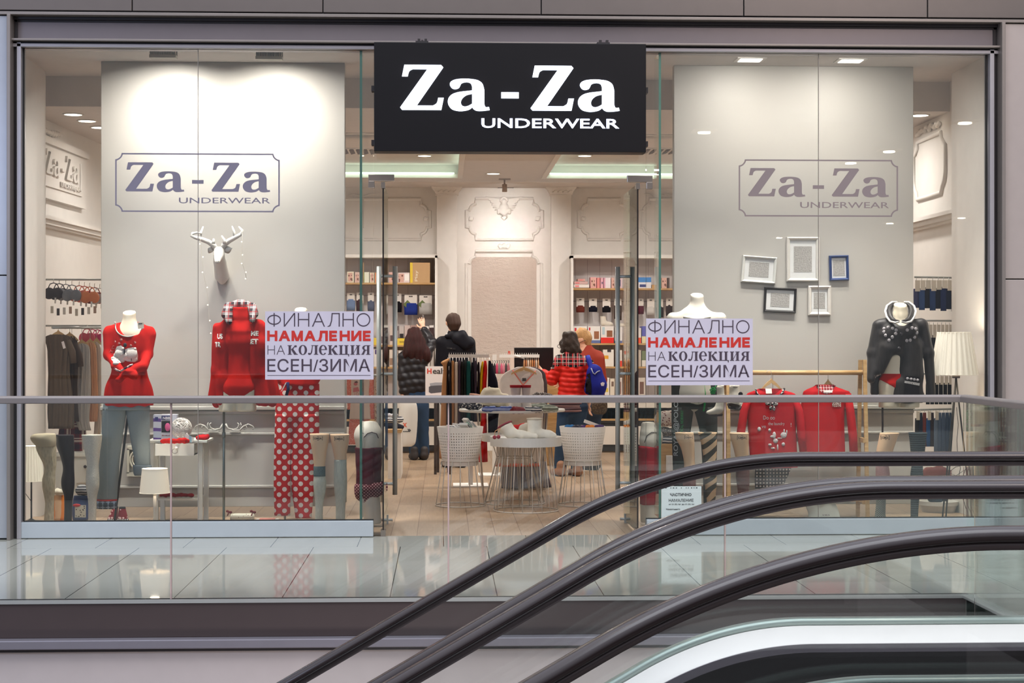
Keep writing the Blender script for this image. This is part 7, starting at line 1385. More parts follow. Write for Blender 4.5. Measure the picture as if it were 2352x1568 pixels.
for lab, x0, x1, y0, y1, mt, sd, dy in (('navy folded clothes lowest on the low white plinth', 866, 924, 970, 986, cloth((34, 34, 46)), 21, .22), ('navy and white nordic knit on the low white plinth', 868, 921, 956, 972, KN['nav'], 22, .24), ('pale folded garment topmost on the low white plinth', 872, 912, 947, 958, cloth((206, 204, 210)), 23, .26)): crumple('folded_clothes', lab, 'clothing', x0, x1, y0, y1, Y + dy, mt, .04, 'folded clothes on the plinth', sd)
# ---- pyjamas hanging left of the entrance, torso forms at both sides
Y = 14.5; q = thing('clothes_rail', 'thin steel rail of coral and cream pyjamas left of the entrance', 'rail', (Xp(835, Y), Y, 0)); mb = MB(); mb.tube([at(796, 862, Y), at(879, 862, Y)], .009, 8); mb.build('rail', M_STEEL, q)
for x in (794, 876): mb = MB(); p = at(x, 862, Y); mb.tube([p, vv(p.x, Y, 0)], .009, 8); mb.build('post', M_STEEL, q)
CD = mottled('coral_dots', (224, 130, 112), (236, 190, 176), 90, .3); CRP = cloth((230, 206, 190)); FLP = mottled('floral', (206, 180, 156), (120, 80, 70), 70, .3)
for lab, rows, mt, dy in (('coral dotted pyjama sleeve at the left end of the rail', [(866, 799, 808), (872, 796, 814), (900, 797, 816), (940, 798, 816)], CD, .06), ('cream pyjama top with a pink printed figure', [(868, 810, 842), (874, 806, 848), (900, 807, 847), (940, 805, 850), (962, 803, 852)], CRP, 0), ('coral dotted pyjama top behind the cream one', [(866, 846, 856), (874, 842, 864), (910, 843, 867), (962, 844, 868)], CD, .05), ('beige floral pyjama at the right end of the rail', [(866, 862, 870), (874, 859, 876), (930, 860, 879), (1000, 861, 879)], FLP, .03), ('coral dotted pyjama trousers below the cream top', [(958, 803, 846), (964, 802, 848), (990, 801, 820), (1020, 799, 818)], CD, .05)):
    q = thing('pyjamas', lab, 'pyjamas', at((rows[1][1] + rows[1][2]) / 2, rows[-1][0], Y + dy), 'pyjamas on the steel rail'); o = loft_px(dense(rows, 4), Y + dy, .22, 24, wav=.12).build('cloth', mt, q)
    mb = MB(); p = at((rows[0][1] + rows[0][2]) / 2, rows[0][0], Y + dy); mb.tube([p, vv(p.x, Y, Zp(862, Y))], .003, 6); mb.build('hook', M_STEEL, q)
    if 'figure' in lab:
        tb = bvh(o); INK = P((196, 110, 110), .6); DK = P((90, 60, 56), .6); applique('print', blob(817, 881, 4.5, 4), Y, tb, INK, o, .004, 1); applique('print', [(812, 890), (823, 888), (826, 898), (811, 900)], Y, tb, INK, o, .004, 1); garment_text('LO', (814, 824, 900, 908), Y, tb, INK, o, 0, .004, name='print'); applique('print', [(814, 876), (820, 874), (823, 878), (816, 879)], Y, tb, DK, o, .005, 1)
WFORM = N('white_form').set(C(222, 214, 200), .45, 0, .4)
def torso(lab, x0, Y, pants, prims, legp, legm, belt):
    q = thing('torso_form', lab, 'torso form', at(x0, yfl(Y), Y), 'half-body forms at the entrance'); a = skin('hip_form', prims, WFORM, q, .0085, .03, belt); skin('leggings', legp, legm, q, .009, .03, pants, folds(.003, 40, 4, 14)); return q, a
Y = 12.62; BUR = cloth((84, 18, 34), .5); BD = dots('burgundy_dots', (90, 22, 38), (196, 150, 150), .024, .2)
q, a = torso('white hip form with burgundy leggings pulled down, at the left side of the entrance', 846, Y, (lambda X, YY, Z: Z - Zp(1026, Y) + .0, lambda X, YY, Z: Zp(1128, Y) - Z), [pr(850, 966, 850, 985, 14, 18, Y), pr(846, 1000, 848, 1012, 33, 31, Y, (1, .9, 1)), pr(846, 1012, 848, 1120, 26, 24, Y), pr(848, 1130, 858, 1212, 24, 19, Y)], [pr(847, 1020, 848, 1060, 33, 28, Y, (1, .92, 1)), pr(848, 1060, 846, 1128, 28, 30, Y)], BUR, (neckcut(850, 968, Y, -.2), lambda X, YY, Z: .02 - Z))
skin('leggings_hem', [pr(842, 1122, 866, 1118, 29, 24, Y - .02, (1, .95, 1)), pr(832, 1135, 840, 1145, 17, 12, Y - .03)], BD, q, .008, .02, (lambda X, YY, Z: Z - Zp(1108, Y) - .1 * (X - Xp(842, Y)), lambda X, YY, Z: Zp(1160, Y) - Z + .55 * np.maximum(X - Xp(832, Y), 0)), folds(.003, 60, 2, 14)); tb = bvh(a)
mb = MB(); pts = []
for x, y in ((837, 1036), (834, 1018), (837, 1002), (845, 993), (855, 990), (866, 994), (870, 1004)): X_, Z_ = Xp(x, Y), Zp(y, Y); pts.append(vv(X_, front(tb, X_, Z_, dflt=Y - .1) - .003, Z_))
mb.tube(pts, .0032, 6); mb.build('strap', P((70, 44, 40), .5), a)
q, a = torso('white hip form with red leggings pulled down, at the right side of the entrance', 1492, Y, (lambda X, YY, Z: Z - Zp(1024, Y), lambda X, YY, Z: Zp(1160, Y) - Z), [pr(1488, 968, 1490, 990, 15, 19, Y), pr(1497, 1004, 1495, 1012, 26, 26, Y, (1, .9, 1)), pr(1492, 1014, 1489, 1120, 21, 18, Y), pr(1489, 1120, 1491, 1212, 19, 20, Y)], [pr(1490, 1018, 1489, 1070, 26, 23, Y, (1, .95, 1)), pr(1489, 1070, 1491, 1160, 22, 21, Y)], cloth((176, 26, 44), .6), (neckcut(1488, 970, Y, -.2), lambda X, YY, Z: .02 - Z)); tb = bvh(a)
mb = MB(); pts = []
for x, y in ((1478, 1016), (1483, 1000), (1494, 992), (1506, 993), (1512, 1002)): X_, Z_ = Xp(x, Y), Zp(y, Y); pts.append(vv(X_, front(tb, X_, Z_, dflt=Y - .1) - .003, Z_))
mb.tube(pts, .0032, 6); mb.build('strap', P((60, 50, 46), .5), a)
# ================================================================ right display window
Y = 12.55
def fl(Y): return yfl(Y)
def torso_white(): return bpy.data.materials['white_form']
# ---- bust in dark jogging trousers, behind the right poster
t = mann('white mannequin in dark grey jogging trousers with green drawstrings behind the right poster', at(1595, fl(Y), Y))
skin('body', [pr(1601, 666, 1601, 706, 15, 15.5, Y), pr(1601, 708, 1601, 722, 17, 26, Y, (1, .75, 1)), pr(1545, 731, 1655, 731, 14, 14, Y), pr(1598, 745, 1598, 830, 46, 42, Y, (1, .6, 1)), pr(1596, 830, 1595, 900, 42, 46, Y, (1, .6, 1)), pr(1572, 728, 1598, 733, 4, 4, Y - .10), pr(1605, 733, 1630, 728, 4, 4, Y - .10)], torso_white(), t, .0085, .022, (neckcut(1601, 676, Y),))
DG = knit('dark_melange', (58, 60, 58), (380, 380, 380), .3); mb = MB(); loft_px(dense([(868, 1545, 1643), (885, 1541, 1647.6), (940, 1542, 1648)], 3), Y, .42, 30, mb, wav=.03)
loft_px(dense([(935, 1542, 1594), (993, 1543, 1586), (1067, 1545, 1573), (1110, 1547, 1573), (1175, 1549, 1574), (1212, 1550, 1574)], 5), Y, .7, 22, mb, wav=.05, wn=4); loft_px(dense([(935, 1592, 1648), (993, 1607, 1647.6), (1067, 1613, 1646), (1130, 1615, 1643), (1212, 1616, 1640)], 5), Y, .7, 22, mb, wav=.05, wn=4)
jt = mb.build('jogging_trousers', DG, t); tb = bvh(jt); WI, GI = P((196, 200, 204), .6), cloth((30, 150, 70))
garment_text('ROYAL@POLO', (1545.5, 1558, 921, 1047), Y, tb, WI, jt, .002, .003, -PI / 2, 1); garment_text('TICAL NORWAY', (1560.5, 1567, 942, 994), Y, tb, P((40, 160, 80), .6), jt, .001, .003, -PI / 2, 1)
for pts in ([(1600, 880), (1600, 900), (1601, 925)], [(1614, 880), (1616, 905), (1615, 930), (1613, 944)]):
    q_ = []
    for x, y in pts: X_, Z_ = Xp(x, Y), Zp(y, Y); q_.append(vv(X_, front(tb, X_, Z_, dflt=Y - .14) - .008, Z_))
    mb = MB(); mb.tube(q_, .007, 8); mb.build('drawstring', GI, jt)
mb = MB(); c = at(1637, 897, Y - .16)
for k in range(5): a = 2 * PI * k / 5 + .3; mb.tube([c + vv(.022 * math.cos(a) * (1 - math.cos(u)) / 2 + .008 * math.cos(a + 1.6) * math.sin(u), -.008, .024 * math.sin(a) * (1 - math.cos(u)) / 2 + .008 * math.sin(a + 1.6) * math.sin(u)) for u in [2 * PI * j / 12 for j in range(12)]], .0045, 6, True)
mb.ball(c, .009, 8); q = thing('ribbon_bow', 'shiny green ribbon bow between the jogging trousers and the white boots', 'bow', c); mb.build('loops', GI, q); mb = MB(); mb.tube([c, at(1648, 880, 12.5), at(1664, 858, 12.84)], .0018, 5); mb.build('string', GI, q)
# ---- oak clothes stand with two red tops, a pair of boots tied to it
Yk = 12.85; OA = oak('pale_oak', (206, 172, 122), (178, 142, 94)); t = thing('clothes_stand', 'pale oak clothes stand in the right window carrying two red tops', 'rack', (Xp(1830, Yk), Yk, ZFD))
mb = MB(); mb.tube([at(1660, 855.5, Yk), at(1997, 855.5, Yk)], m(5.5, Yk), 14); mb.build('rail', OA, t)
for x, xb, dy in ((1665, 1664, .10), (1672, 1674, -.12), (1976, 1970, .10), (1986, 1993, -.12)):
    a, b = at(x, 826, Yk + (-.012 if dy < 0 else .012)), at(xb, fl(Yk + dy), Yk + dy); d = (b - a) / 2; mb = MB(); mb.obox((a + b) / 2, (m(4.2, Yk), 0, 0), (0, .011, 0), d); mb.build('leg', OA, t)
for x, y in ((1669, 1010), (1980, 1010), (1669, 1150), (1980, 1150)): p = at(x, y, Yk); MB().box((p.x - .012, Yk - .08, p.z - .018), (p.x + .012, Yk + .08, p.z + .018)).build('cross_bar', OA, t)
mb = MB(); mb.box((Xp(1672, Yk), Yk - .02, Zp(1154, Yk)), (Xp(1978, Yk), Yk + .02, Zp(1147, Yk))); mb.build('lower_bar', OA, t)
def red_top(lab, body, sl, sr, Y, mat, neck, hx, hy, hw):
    q = thing('pullover', lab, 'pullover', at(hx, hy, Y), 'red tops on the oak stand'); mb = MB(); loft_px(dense(body, 4), Y, .2, 36, mb, wav=.09, wn=7); 
    for s_ in (sl, sr): mb.tube([at(x, y, Y + dy) for x, y, r, dy in s_], [m(r, Y) for x, y, r, dy in s_], 14)
    o = mb.build('top', mat, q); hanger(Xp(hx, Y), Y + .0, Zp(hy, Y), m(hw, Y), OA, q, hook=Zp(856, Y) - Zp(hy, Y) + .028, arc=.085); return q, o, bvh(o)
VR = cloth((178, 20, 30), .7); Y = 12.77
q, o, tb = red_top('red pullover with black and white print and bow on the oak stand', [(893, 1744, 1790), (897, 1733, 1800), (904, 1716, 1824), (915, 1714, 1830), (940, 1716, 1829), (1000, 1718, 1829), (1076, 1722, 1832)], [(1722, 908, 8, 0), (1710, 940, 9.5, -.01), (1702, 990, 10, -.02), (1704, 1038, 8.5, -.03)], [(1822, 909, 8, 0), (1836, 945, 9.5, -.01), (1841, 1000, 10, -.02), (1845, 1042, 8, -.03)], Y, VR, None, 1771.6, 876, 56)
BW = mottled('black_white_lace', (34, 28, 32), (226, 218, 214), 120, .42); BWM = cloth((176, 168, 170)); DKI = P((40, 36, 44), .6)
applique('neck_opening', [(1740, 893), (1764, 905), (1778, 905), (1796, 893)], Y, tb, cloth((120, 12, 20)), o, .002, 2); applique('neck_label', [(1757, 893), (1771, 893), (1771, 904), (1757, 904)], Y, tb, P((214, 200, 184), .6), o, .006, 1)
for pts in ([(1733, 894), (1737, 904), (1744, 912)], [(1800, 892), (1795, 902), (1786, 912)]):
    v_ = []
    for x, y in pts: X_, Z_ = Xp(x, Y), Zp(y, Y); v_.append(vv(X_, front(tb, X_, Z_, dflt=Y - .03) - .004, Z_))
    mb = MB(); mb.tube(v_, .008, 8); mb.build('neck_trim', BW, o)
def spots(name, lst, mat, par, th=.004):
    for cx, cy_, rx, ry in lst: X_, Z_ = Xp(cx, Y), Zp(cy_, Y); MB().ball((X_, front(tb, X_, Z_, dflt=Y - .03) - .002, Z_), 1, 12, (m(rx, Y), th, m(ry, Y))).build(name, mat, par)
spots('bow', [(1763, 927, 8, 4.5), (1777, 928, 8, 4.5), (1768, 937, 3.5, 6), (1775, 938, 3.5, 6)], BW, o, .01)
for tx, bx in (('Do oo', (1751, 1777, 955, 964)), ('the laundry', (1762, 1800, 970, 979)), ('!', (1814, 1816, 972, 981)), ('ve', (1747, 1757, 978, 984))): garment_text(tx, bx, Y, tb, BWM, o, .0006, .005, name='print')
spots('printed_motif', [(1742, 986, 4.2, 5), (1765.5, 988, 3.4, 3.4), (1776, 1000, 4, 8), (1772, 1003, 6, 3), (1779, 1013, 6, 5.5), (1766, 1022, 4, 3), (1773, 1030, 5, 2), (1784, 1028, 2, 7), (1789, 1007, 6, 1.4), (1798, 1000, 7.5, 7), (1799, 991, 1.8, 5), (1805, 993, 1.8, 5), (1797, 1021, 4, 4.2)], mottled('print_ink', (196, 188, 188), (50, 46, 54), 150, .28), o)
Y = 12.87
q, o, tb = red_top('plain red pullover with a small square patch on the oak stand', [(884, 1874, 1916), (889, 1866, 1921), (896, 1850, 1940), (905, 1844, 1954), (940, 1843, 1942), (1000, 1845, 1940), (1066, 1848, 1942)], [(1853, 903, 8, .02), (1846, 940, 9, .03), (1846, 1000, 9, .03), (1850, 1062, 8, .03)], [(1946, 904, 9, 0), (1953, 945, 10, -.01), (1959, 1000, 10, -.02), (1962, 1064, 9.5, -.03)], Y, cloth((186, 20, 26), .7), None, 1902, 878, 38)
applique('neck_opening', [(1872, 885), (1884, 901), (1896, 906), (1908, 902), (1918, 885)], Y, tb, plaid('lining_plaid', (150, 40, 46), ((.2, .1, (226, 214, 210)), (.6, .06, (60, 30, 40))), .022), o, .002, 2); applique('neck_label', [(1889, 897), (1909, 897), (1909, 902), (1889, 902)], Y, tb, P((220, 210, 204), .6), o, .005, 1); applique('patch', [(1909, 921), (1930, 921), (1930, 935), (1909, 935)], Y, tb, mottled('patch_print', (150, 110, 104), (230, 222, 214), 110, .4), o, .004, 2)
q = thing('gingham_shorts', 'brown and white gingham pyjama shorts hanging below the printed red top', 'clothing', at(1775, 1124, 12.93)); loft_px(dense([(1064, 1738, 1812), (1072, 1734, 1818), (1090, 1733, 1812), (1108, 1734, 1804), (1124, 1735, 1800)], 4), 12.93, .2, 30, wav=.1).build('cloth', (lambda n: (n.set(n.mix(n.math('MULTIPLY', n.math('LESS_THAN', n.math('FRACT', n.math('DIVIDE', n.math('ADD', n.sep(n.co())[0], 9), .026)), .5), n.math('LESS_THAN', n.math('FRACT', n.math('DIVIDE', n.math('ADD', n.sep(n.co())[2], 9), .026)), .5)), C(52, 40, 42), C(206, 198, 192)), .85, 0, .25), n.m)[1])(N('gingham')), q)
mb = MB(); mb.tube([at(1775, 1068, 12.93), at(1775, 856, 12.87)], .002, 5); mb.build('hanging_cord', P((160, 150, 140), .6), q)
for lab, pts, sole, sh_, Yb in (('left white suede ankle boot hanging from the oak stand', [((1655, 886), (1656, 912), 8.5, 8.5), ((1656, 915), (1651, 938), 9, 10), ((1650, 942), (1627, 947), 8.5, 5.5)], [(1620, 949), (1630, 953), (1645, 953), (1660, 951), (1659, 956), (1640, 957.5), (1626, 955)], (1648, 1663), 12.38), ('right white suede ankle boot hanging with its dark sole showing', [((1686, 886), (1687, 908), 12, 12), ((1686, 912), (1684, 924), 12, 11), ((1692, 928), (1678, 928), 11, 9)], [(1668, 927), (1678, 926), (1692, 929), (1702, 934), (1700, 940), (1684, 942), (1671, 939)], (1675, 1699), 12.42)):
    q = thing('ankle_boot', lab, 'boot', at(sole[0][0], 957, Yb), 'white suede ankle boots'); bo = skin('upper', [pr(a[0], a[1], b[0], b[1], r0, r1, Yb, (1, .9, 1)) for a, b, r0, r1 in pts], cloth((222, 214, 200), .9, 300), q, .006, .018, (lambda X, YY, Z, z_=Zp(887, Yb): Z - z_,), folds(.003, 70, 2, 20)); tb = bvh(bo)
    applique('sole', sole, Yb, tb, P((54, 40, 38), .7), bo, .004, 2); loft_px([(885, sh_[0], sh_[1]), (891, sh_[0] + .5, sh_[1] - .5)], Yb, .95, 18).build('cuff', cloth((206, 198, 188)), bo)
    mb = MB(); mb.tube([at((sh_[0] + sh_[1]) / 2, 887, Yb), at((sh_[0] + sh_[1]) / 2, 858, Yk - .02)], .0022, 5); mb.build('cord', P((190, 180, 170), .6), q)
    if 'right' in lab: mb = MB(); mb.ball(at(1701, 905, Yb - .05), .018, 12); mb.build('pompom', cloth((28, 24, 30), .95, 200, amp=.8), q)
# ---- leg forms
R2 = dict(
 a=[(994, 1549.7, 1592.9), (1009, 1553, 1594.5), (1026, 1562, 1595.4), (1042, 1567, 1595.7), (1059, 1570.5, 1596), (1075, 1571, 1597), (1100, 1568, 1598), (1125, 1570, 1597), (1150, 1573, 1594), (1192, 1574, 1591)],
 z=[(993.5, 1602.8, 1646.7), (1017, 1610, 1646.7), (1042, 1614, 1646), (1067, 1617, 1646), (1092, 1617.5, 1646), (1119, 1619, 1646), (1140, 1622, 1644), (1165, 1624, 1642), (1192, 1624, 1641)],
 c=[(995, 1675.4, 1720), (1009, 1678, 1720), (1026, 1683, 1719.7), (1042, 1687, 1719.7), (1072, 1692, 1719.7), (1092, 1690.7, 1721), (1115, 1693, 1720.5), (1140, 1696, 1719), (1181, 1699, 1717), (1192, 1699, 1716)],
 d=[(996, 2021, 2065.7), (1012, 2018, 2060), (1041, 2012.6, 2050), (1067, 2012.6, 2041), (1082, 2012, 2042), (1098, 2012, 2042.6), (1134, 2013, 2035), (1163, 2012.6, 2033.5), (1184, 2011, 2033), (1192, 2010, 2034)],
 e=[(995.5, 2086.5, 2130), (1012, 2089, 2127), (1041, 2091.6, 2124), (1063, 2094.7, 2120), (1084, 2092, 2120), (1098, 2091, 2120), (1134, 2093, 2114), (1155, 2091.6, 2111), (1184, 2091.6, 2109), (1192, 2091, 2109)])
BRN = cloth((136, 92, 88), .7); GL = 'leg forms in the windows'
leg('leg_form', 'bare display leg with a brownish-pink stocking in front of the jogging trousers', R2['a'], 12.36, M_FORM, GL, logo=(1569, 1589, 1000, 1008), parts=(('stocking', 1074, 1240, BRN, .6),))
n = N('zebra_tights'); v = n.co(); xs = n.sep(v); qv = n.math('ADD', n.math('ADD', n.math('MULTIPLY', xs[2], 1.0), n.math('MULTIPLY', xs[0], -.9)), n.math('MULTIPLY', n.noise(v, 5, 1), .09)); f = n.math('LESS_THAN', n.math('FRACT', n.math('ADD', n.math('DIVIDE', qv, .095), 40)), .5); n.set(n.mix(f, C(216, 184, 148), C(66, 62, 54)), .6, 0, .3)
leg('leg_form', 'display leg in zebra-striped tights right of the bare leg', R2['z'], 12.38, n.m, GL)
leg('leg_form', 'bare display leg with a dark brown knee stocking left of the printed red top', R2['c'], 12.36, M_FORM, GL, logo=(1690, 1712, 1000.5, 1010), parts=(('stocking', 1073, 1240, cloth((112, 78, 76), .6), .8),))
t = leg('leg_form', 'bare display leg with pink sock and chequered foot under the dark velour jacket', R2['d'], 12.36, M_FORM, GL, logo=(2021, 2038, 1001, 1011), parts=(('sock', 1067, 1124, knit('pink_knit', (182, 140, 140), (260, 260, 140), .6), .8),))
leg('leg_form', 'display leg in dark tights with thin horizontal stripes beside the tripod lamp', R2['e'], 12.38, stripes('navy_stripes', (38, 46, 54), (88, 104, 108), .0165, .22, 2, .01), GL)
rs = [(y, a - .9, b + .9) for y, a, b in dense(R2['d'] + [(fl(12.36), 2010, 2034)], 5) if y >= 1120]; loft_px(rs, 12.36, .9, 24).build('chequered_sock', (lambda n: (n.set(n.mix(n.math('LESS_THAN', n.math('MULTIPLY', n.math('SUBTRACT', n.math('FRACT', n.math('DIVIDE', n.math('ADD', n.sep(n.co())[0], 9), .014)), .5), n.math('SUBTRACT', n.math('FRACT', n.math('DIVIDE', n.math('ADD', n.sep(n.co())[2], 9), .014)), .5)), 0.0), C(48, 54, 54), C(150, 156, 150)), .85), n.m)[1])(N('check_knit')), t)
# ---- mannequin in the dark velour jacket
Y = 12.5; t = mann('mannequin in dark velour jacket with lace collar and red briefs', at(2027, fl(Y), Y)); zc1 = Zp(937, Y)
bd = [pr(2068, 688, 2068, 730, 15, 16, Y), pr(2068, 732, 2068, 752, 20, 34, Y, (1, .75, 1)), pr(2036, 750, 2100, 750, 11, 11, Y), pr(2068, 775, 2066, 830, 38, 32, Y, (1, .62, 1)), pr(2066, 830, 2064, 880, 32, 44, Y, (1, .64, 1)), pr(2041, 885, 2041, 945, 23, 22.5, Y), pr(2088, 885, 2089, 945, 23, 23, Y)]
skin('body', bd, M_MANN, t, .0085, .025, (neckcut(2068, 698, Y), lambda X, YY, Z: zc1 - Z)); zl2 = Zp(902, Y); xm2 = Xp(2065, Y); zt2 = Zp(858, Y)
skin('briefs', [(p[0], p[1], p[2] + .005, p[3] + .005) + tuple(p[4:]) for p in bd[3:]], M_RED, t, .0075, .025, (lambda X, YY, Z: (zl2 - Z) + np.minimum(.62 * np.abs(X - xm2), .12), lambda X, YY, Z: Z - zt2))
n = N('dark_velour'); f = n.noise(n.co('Object', (30, 30, 6)), 3, 4, .6); n.b.inputs['Sheen Weight'].default_value = .12; n.set(n.ramp(f, (.3, C(18, 15, 16)), (.8, C(46, 40, 38))), .5, 0, .35); VEL = n.m
jp = [pr(2022, 745, 2112, 745, 14.5, 14.5, Y, (1, 1, 1)), pr(2066, 764, 2060, 800, 18, 15, Y - .075, (1, .7, 1)), pr(2050, 760, 2090, 760, 18, 20, Y - .05, (1, .8, 1)), pr(2068, 760, 2092, 800, 40, 26, Y, (1, .66, 1)), pr(2040, 770, 2036, 800, 24, 20, Y - .03, (1, .8, 1)), pr(2036, 800, 2020, 850, 19, 12, Y - .06, (1, .7, 1)), pr(2088, 800, 2088, 860, 30, 33, Y - .03, (1, .66, 1)), pr(2086, 860, 2088, 915, 31, 34, Y - .03, (1, .62, 1)), pr(2066, 880, 2064, 915, 14, 14, Y - .07, (1, .7, 1)), pr(2012, 850, 2008, 900, 11, 10, Y + .02, (1, .9, 1)),
      pr(2016, 748, 2005, 810, 13, 12.5, Y, None, Y - .01), pr(2005, 810, 2002, 870, 12, 9.5, Y - .01, None, Y - .05), pr(2120, 748, 2132, 810, 13, 12.5, Y, None, Y - .01), pr(2132, 810, 2138, 905, 12, 10, Y - .01, None, Y - .02), pr(2010, 880, 2040, 900, 12, 10, Y + .12, (1, .5, 1)), pr(2040, 900, 2110, 905, 12, 12, Y + .13, (1, .5, 1))]
jk = skin('velour_jacket', jp, VEL, t, .0085, .022, (minusball(2068, 730, Y, 20, -.05), lambda X, YY, Z: Zp(926, Y) - Z), folds(.005, 45, 2, 5)); tb = bvh(jk); LACE = mottled('white_lace', (226, 222, 218), (110, 104, 104), 150, .3)
for s_ in (-1, 1):
    pts = [(2068 + s_ * a, b, dy) for a, b, dy in ((2, 738, -.13), (12, 741, -.12), (24, 738, -.09), (32, 727, -.05), (35, 714, .0), (31, 702, .04), (20, 694, .07), (8, 694, .09))]; mb = MB(); A = [at(x, y, Y + dy) for x, y, dy in pts]; B = [at(2068 + s_ * a, b, Y + dy) for a, b, dy in ((3, 735, -.125), (10, 733, -.11), (16, 728, -.085), (18, 720, -.05), (18, 712, .0), (17, 706, .03), (13, 701, .06), (6, 699, .07))]
    rings = [[a, (a + b) / 2 + vv(0, -.016, .004), b, (a + b) / 2 + vv(0, .012, 0)] for a, b in zip(A, B)]; mb.loft(rings, True); co_ = mb.build('collar', VEL, jk); mb = MB(); mb.tube([a + vv(0, -.004, 0) for a in A], .0085, 8); mb.build('lace_edge', LACE, co_)
for x, y in ((2068, 745), (2060, 767), (2056, 800)): c = at(x, y, Y); c.y = front(tb, c.x, c.z, dflt=Y - .13) - .004; MB().ball(c, .013, 12, (1, .5, 1)).build('button', P((50, 46, 52), .4), jk)
ROSE = mottled('silver_rose', (190, 184, 186), (90, 84, 90), 190, .3)
for hx in (2035, 2081):
    for dx, dy in ((-10, -7), (-2, -10), (7, -8), (14, -4), (13, 4), (6, 12), (-1, 19), (-8, 8), (-11, 0)) if hx == 2035 else ((14, -7), (5, -9), (-6, -4), (17, 2), (12, 12), (2, 19), (-6, 20)):
        c = at(hx + dx, 762 + dy, Y); h = front(tb, c.x, c.z)
        if h is not None: c.y = h - .003; MB().ball(c, 1, 10, (.013, .0035, .013)).build('rose_motif', ROSE, jk)
applique('pocket', [(2070, 862), (2104, 866), (2104, 908), (2068, 906)], Y, tb, cloth((34, 30, 34), .6), jk, .006, 2); applique('pocket_lace', [(2069, 874), (2105, 880), (2104, 886), (2068, 879)], Y, tb, LACE, jk, .010, 2); applique('cuff_lace', [(2003, 862), (2016, 858), (2018, 863), (2005, 869)], Y, tb, LACE, jk, .006, 1)
for k in range(4): c = at(2075 + k * 8, 868 + k * 1.2, Y); c.y = front(tb, c.x, c.z, dflt=Y - .14) - .010; MB().ball(c, 1, 10, (.012, .003, .010)).build('rose_motif', ROSE, jk)
mb = MB(); mb.tube([at(2027, 933, Y + .02), at(2027, fl(Y + .02), Y + .02)], .008, 12); mb.build('stand_pole', P((54, 48, 50), .35, .6), t); MB().cyl(at(2027, fl(Y + .02), Y + .02), .10, .008, 24).build('stand_base', P((54, 48, 50), .35, .6), t)
# ---- pleated tripod lamp
Yl = 12.58; q = lamp('floor_lamp', 'large pleated lamp with black tripod legs at the right end of the window', 2191.5, 763, 860, 75, 108, 1190, Yl, SP, BLKM, .01, 1, legs=3, power=4.0)
ap = at(2196, 862, Yl); MB().lathe([(.03, -.02), (.03, 0), (.01, .01), (.01, .09)], ap, 18).build('lamp_holder', P((90, 84, 84), .4, .6), q)
for x, dy in ((2234, -.05), (2163, -.14), (2172, .16)): mb = MB(); mb.tube([ap + vv(0, 0, -.015), at(x, fl(Yl + dy), Yl + dy)], .0065, 10); mb.build('leg', BLKM, q)
mb = MB(); mb.tube([at(x, y, Yl + .08) for x, y in ((2197, 935), (2201, 975), (2198, 1010), (2199, 1035), (2206, 1075), (2202, 1095), (2208, 1102), (2222, 1066), (2195, 1072), (2178, 1085), (2196, 1092), (2226, 1072), (2212, 1110), (2207, 1139), (2212, 1145), (2218, 1165), (2226, 1186))], .0024, 6); mb.build('power_cord', BLKM, q)
# ---- picture frames on the panel
LC = (lambda n: (n.set(n.mix(n.noise(n.co('Object', (1, 1, 1)), 90, 3, .7), C(120, 118, 114), C(206, 202, 196)), .7), n.bump(n.noise(n.co(), 90, 3, .7), .8, .01), n.m)[2])(N('lace_picture'))
for lab, cx, cy_, w_, h_, tl, c_, fw in (('white landscape frame hanging crooked, leftmost of the five frames', 1744, 619, 80, 62, 4.0, (226, 226, 220), 6.5), ('large white portrait frame, tallest and highest of the five frames', 1845, 595, 76, 103, 0, (228, 224, 216), 8), ('small blue frame, rightmost of the five frames', 1928, 615, 45, 58, -1.5, (36, 62, 116), 6), ('black landscape frame hanging crooked below the white ones', 1792.5, 689, 75, 57, 2.6, (20, 16, 18), 5.5), ('small white portrait frame right of the black frame', 1883, 690, 53, 69, 0, (226, 220, 212), 8.5)):
    Yf = YP - .03; c = at(cx, cy_, Yf); q = thing('picture_frame', lab, 'picture frame', (c.x, YP - .015, c.z - m(h_, Yf) / 2), 'picture frames on the right panel'); M = Matrix.Translation((c.x, YP, c.z)) @ Matrix.Rotation(math.radians(tl), 4, 'Y'); W2, H2, f_ = m(w_, Yf) / 2, m(h_, Yf) / 2, m(fw, Yf); mb = MB(); mb.M = M
    R = [[(sx * (W2 - i), -d, sz * (H2 - i)) for i, d in ((0, .001), (0, .026), (f_ * .35, .034), (f_ * .8, .026), (f_, .014))] for sx, sz in ((-1, -1), (1, -1), (1, 1), (-1, 1))]; R.append(R[0]); mb.loft(R, False, False); mb.build('frame', P(c_, .35), q)
    k = .34 if w_ > 50 else .26; mb = MB(); mb.M = M; mb.box((-W2 + f_ * .9, -.013, -H2 + f_ * .9), (W2 - f_ * .9, -.001, H2 - f_ * .9)); mb.build('mount', P((222, 222, 220), .6), q); mb = MB(); mb.M = M; mb.box((-W2 * (1 - k) + f_ * .5, -.0145, -H2 * (1 - k) + f_ * .5), (W2 * (1 - k) - f_ * .5, -.013, H2 * (1 - k) - f_ * .5)); mb.build('lace_insert', LC, q)
q = thing('folded_tshirt', 'white folded T-shirt with round neck lying on the right window floor', 'clothing', at(1888, 1192, 12.9)); o = loft_px(dense([(1144, 1862, 1902), (1150, 1853, 1914), (1165, 1850, 1922), (1180, 1856, 1928), (1194, 1856, 1932)], 4), 12.94, .25, 30, wav=.05); o = o.build('cloth', cloth((216, 220, 214), .8), q)
tb = bvh(o); mb = MB(); Y = 12.94; pts = []
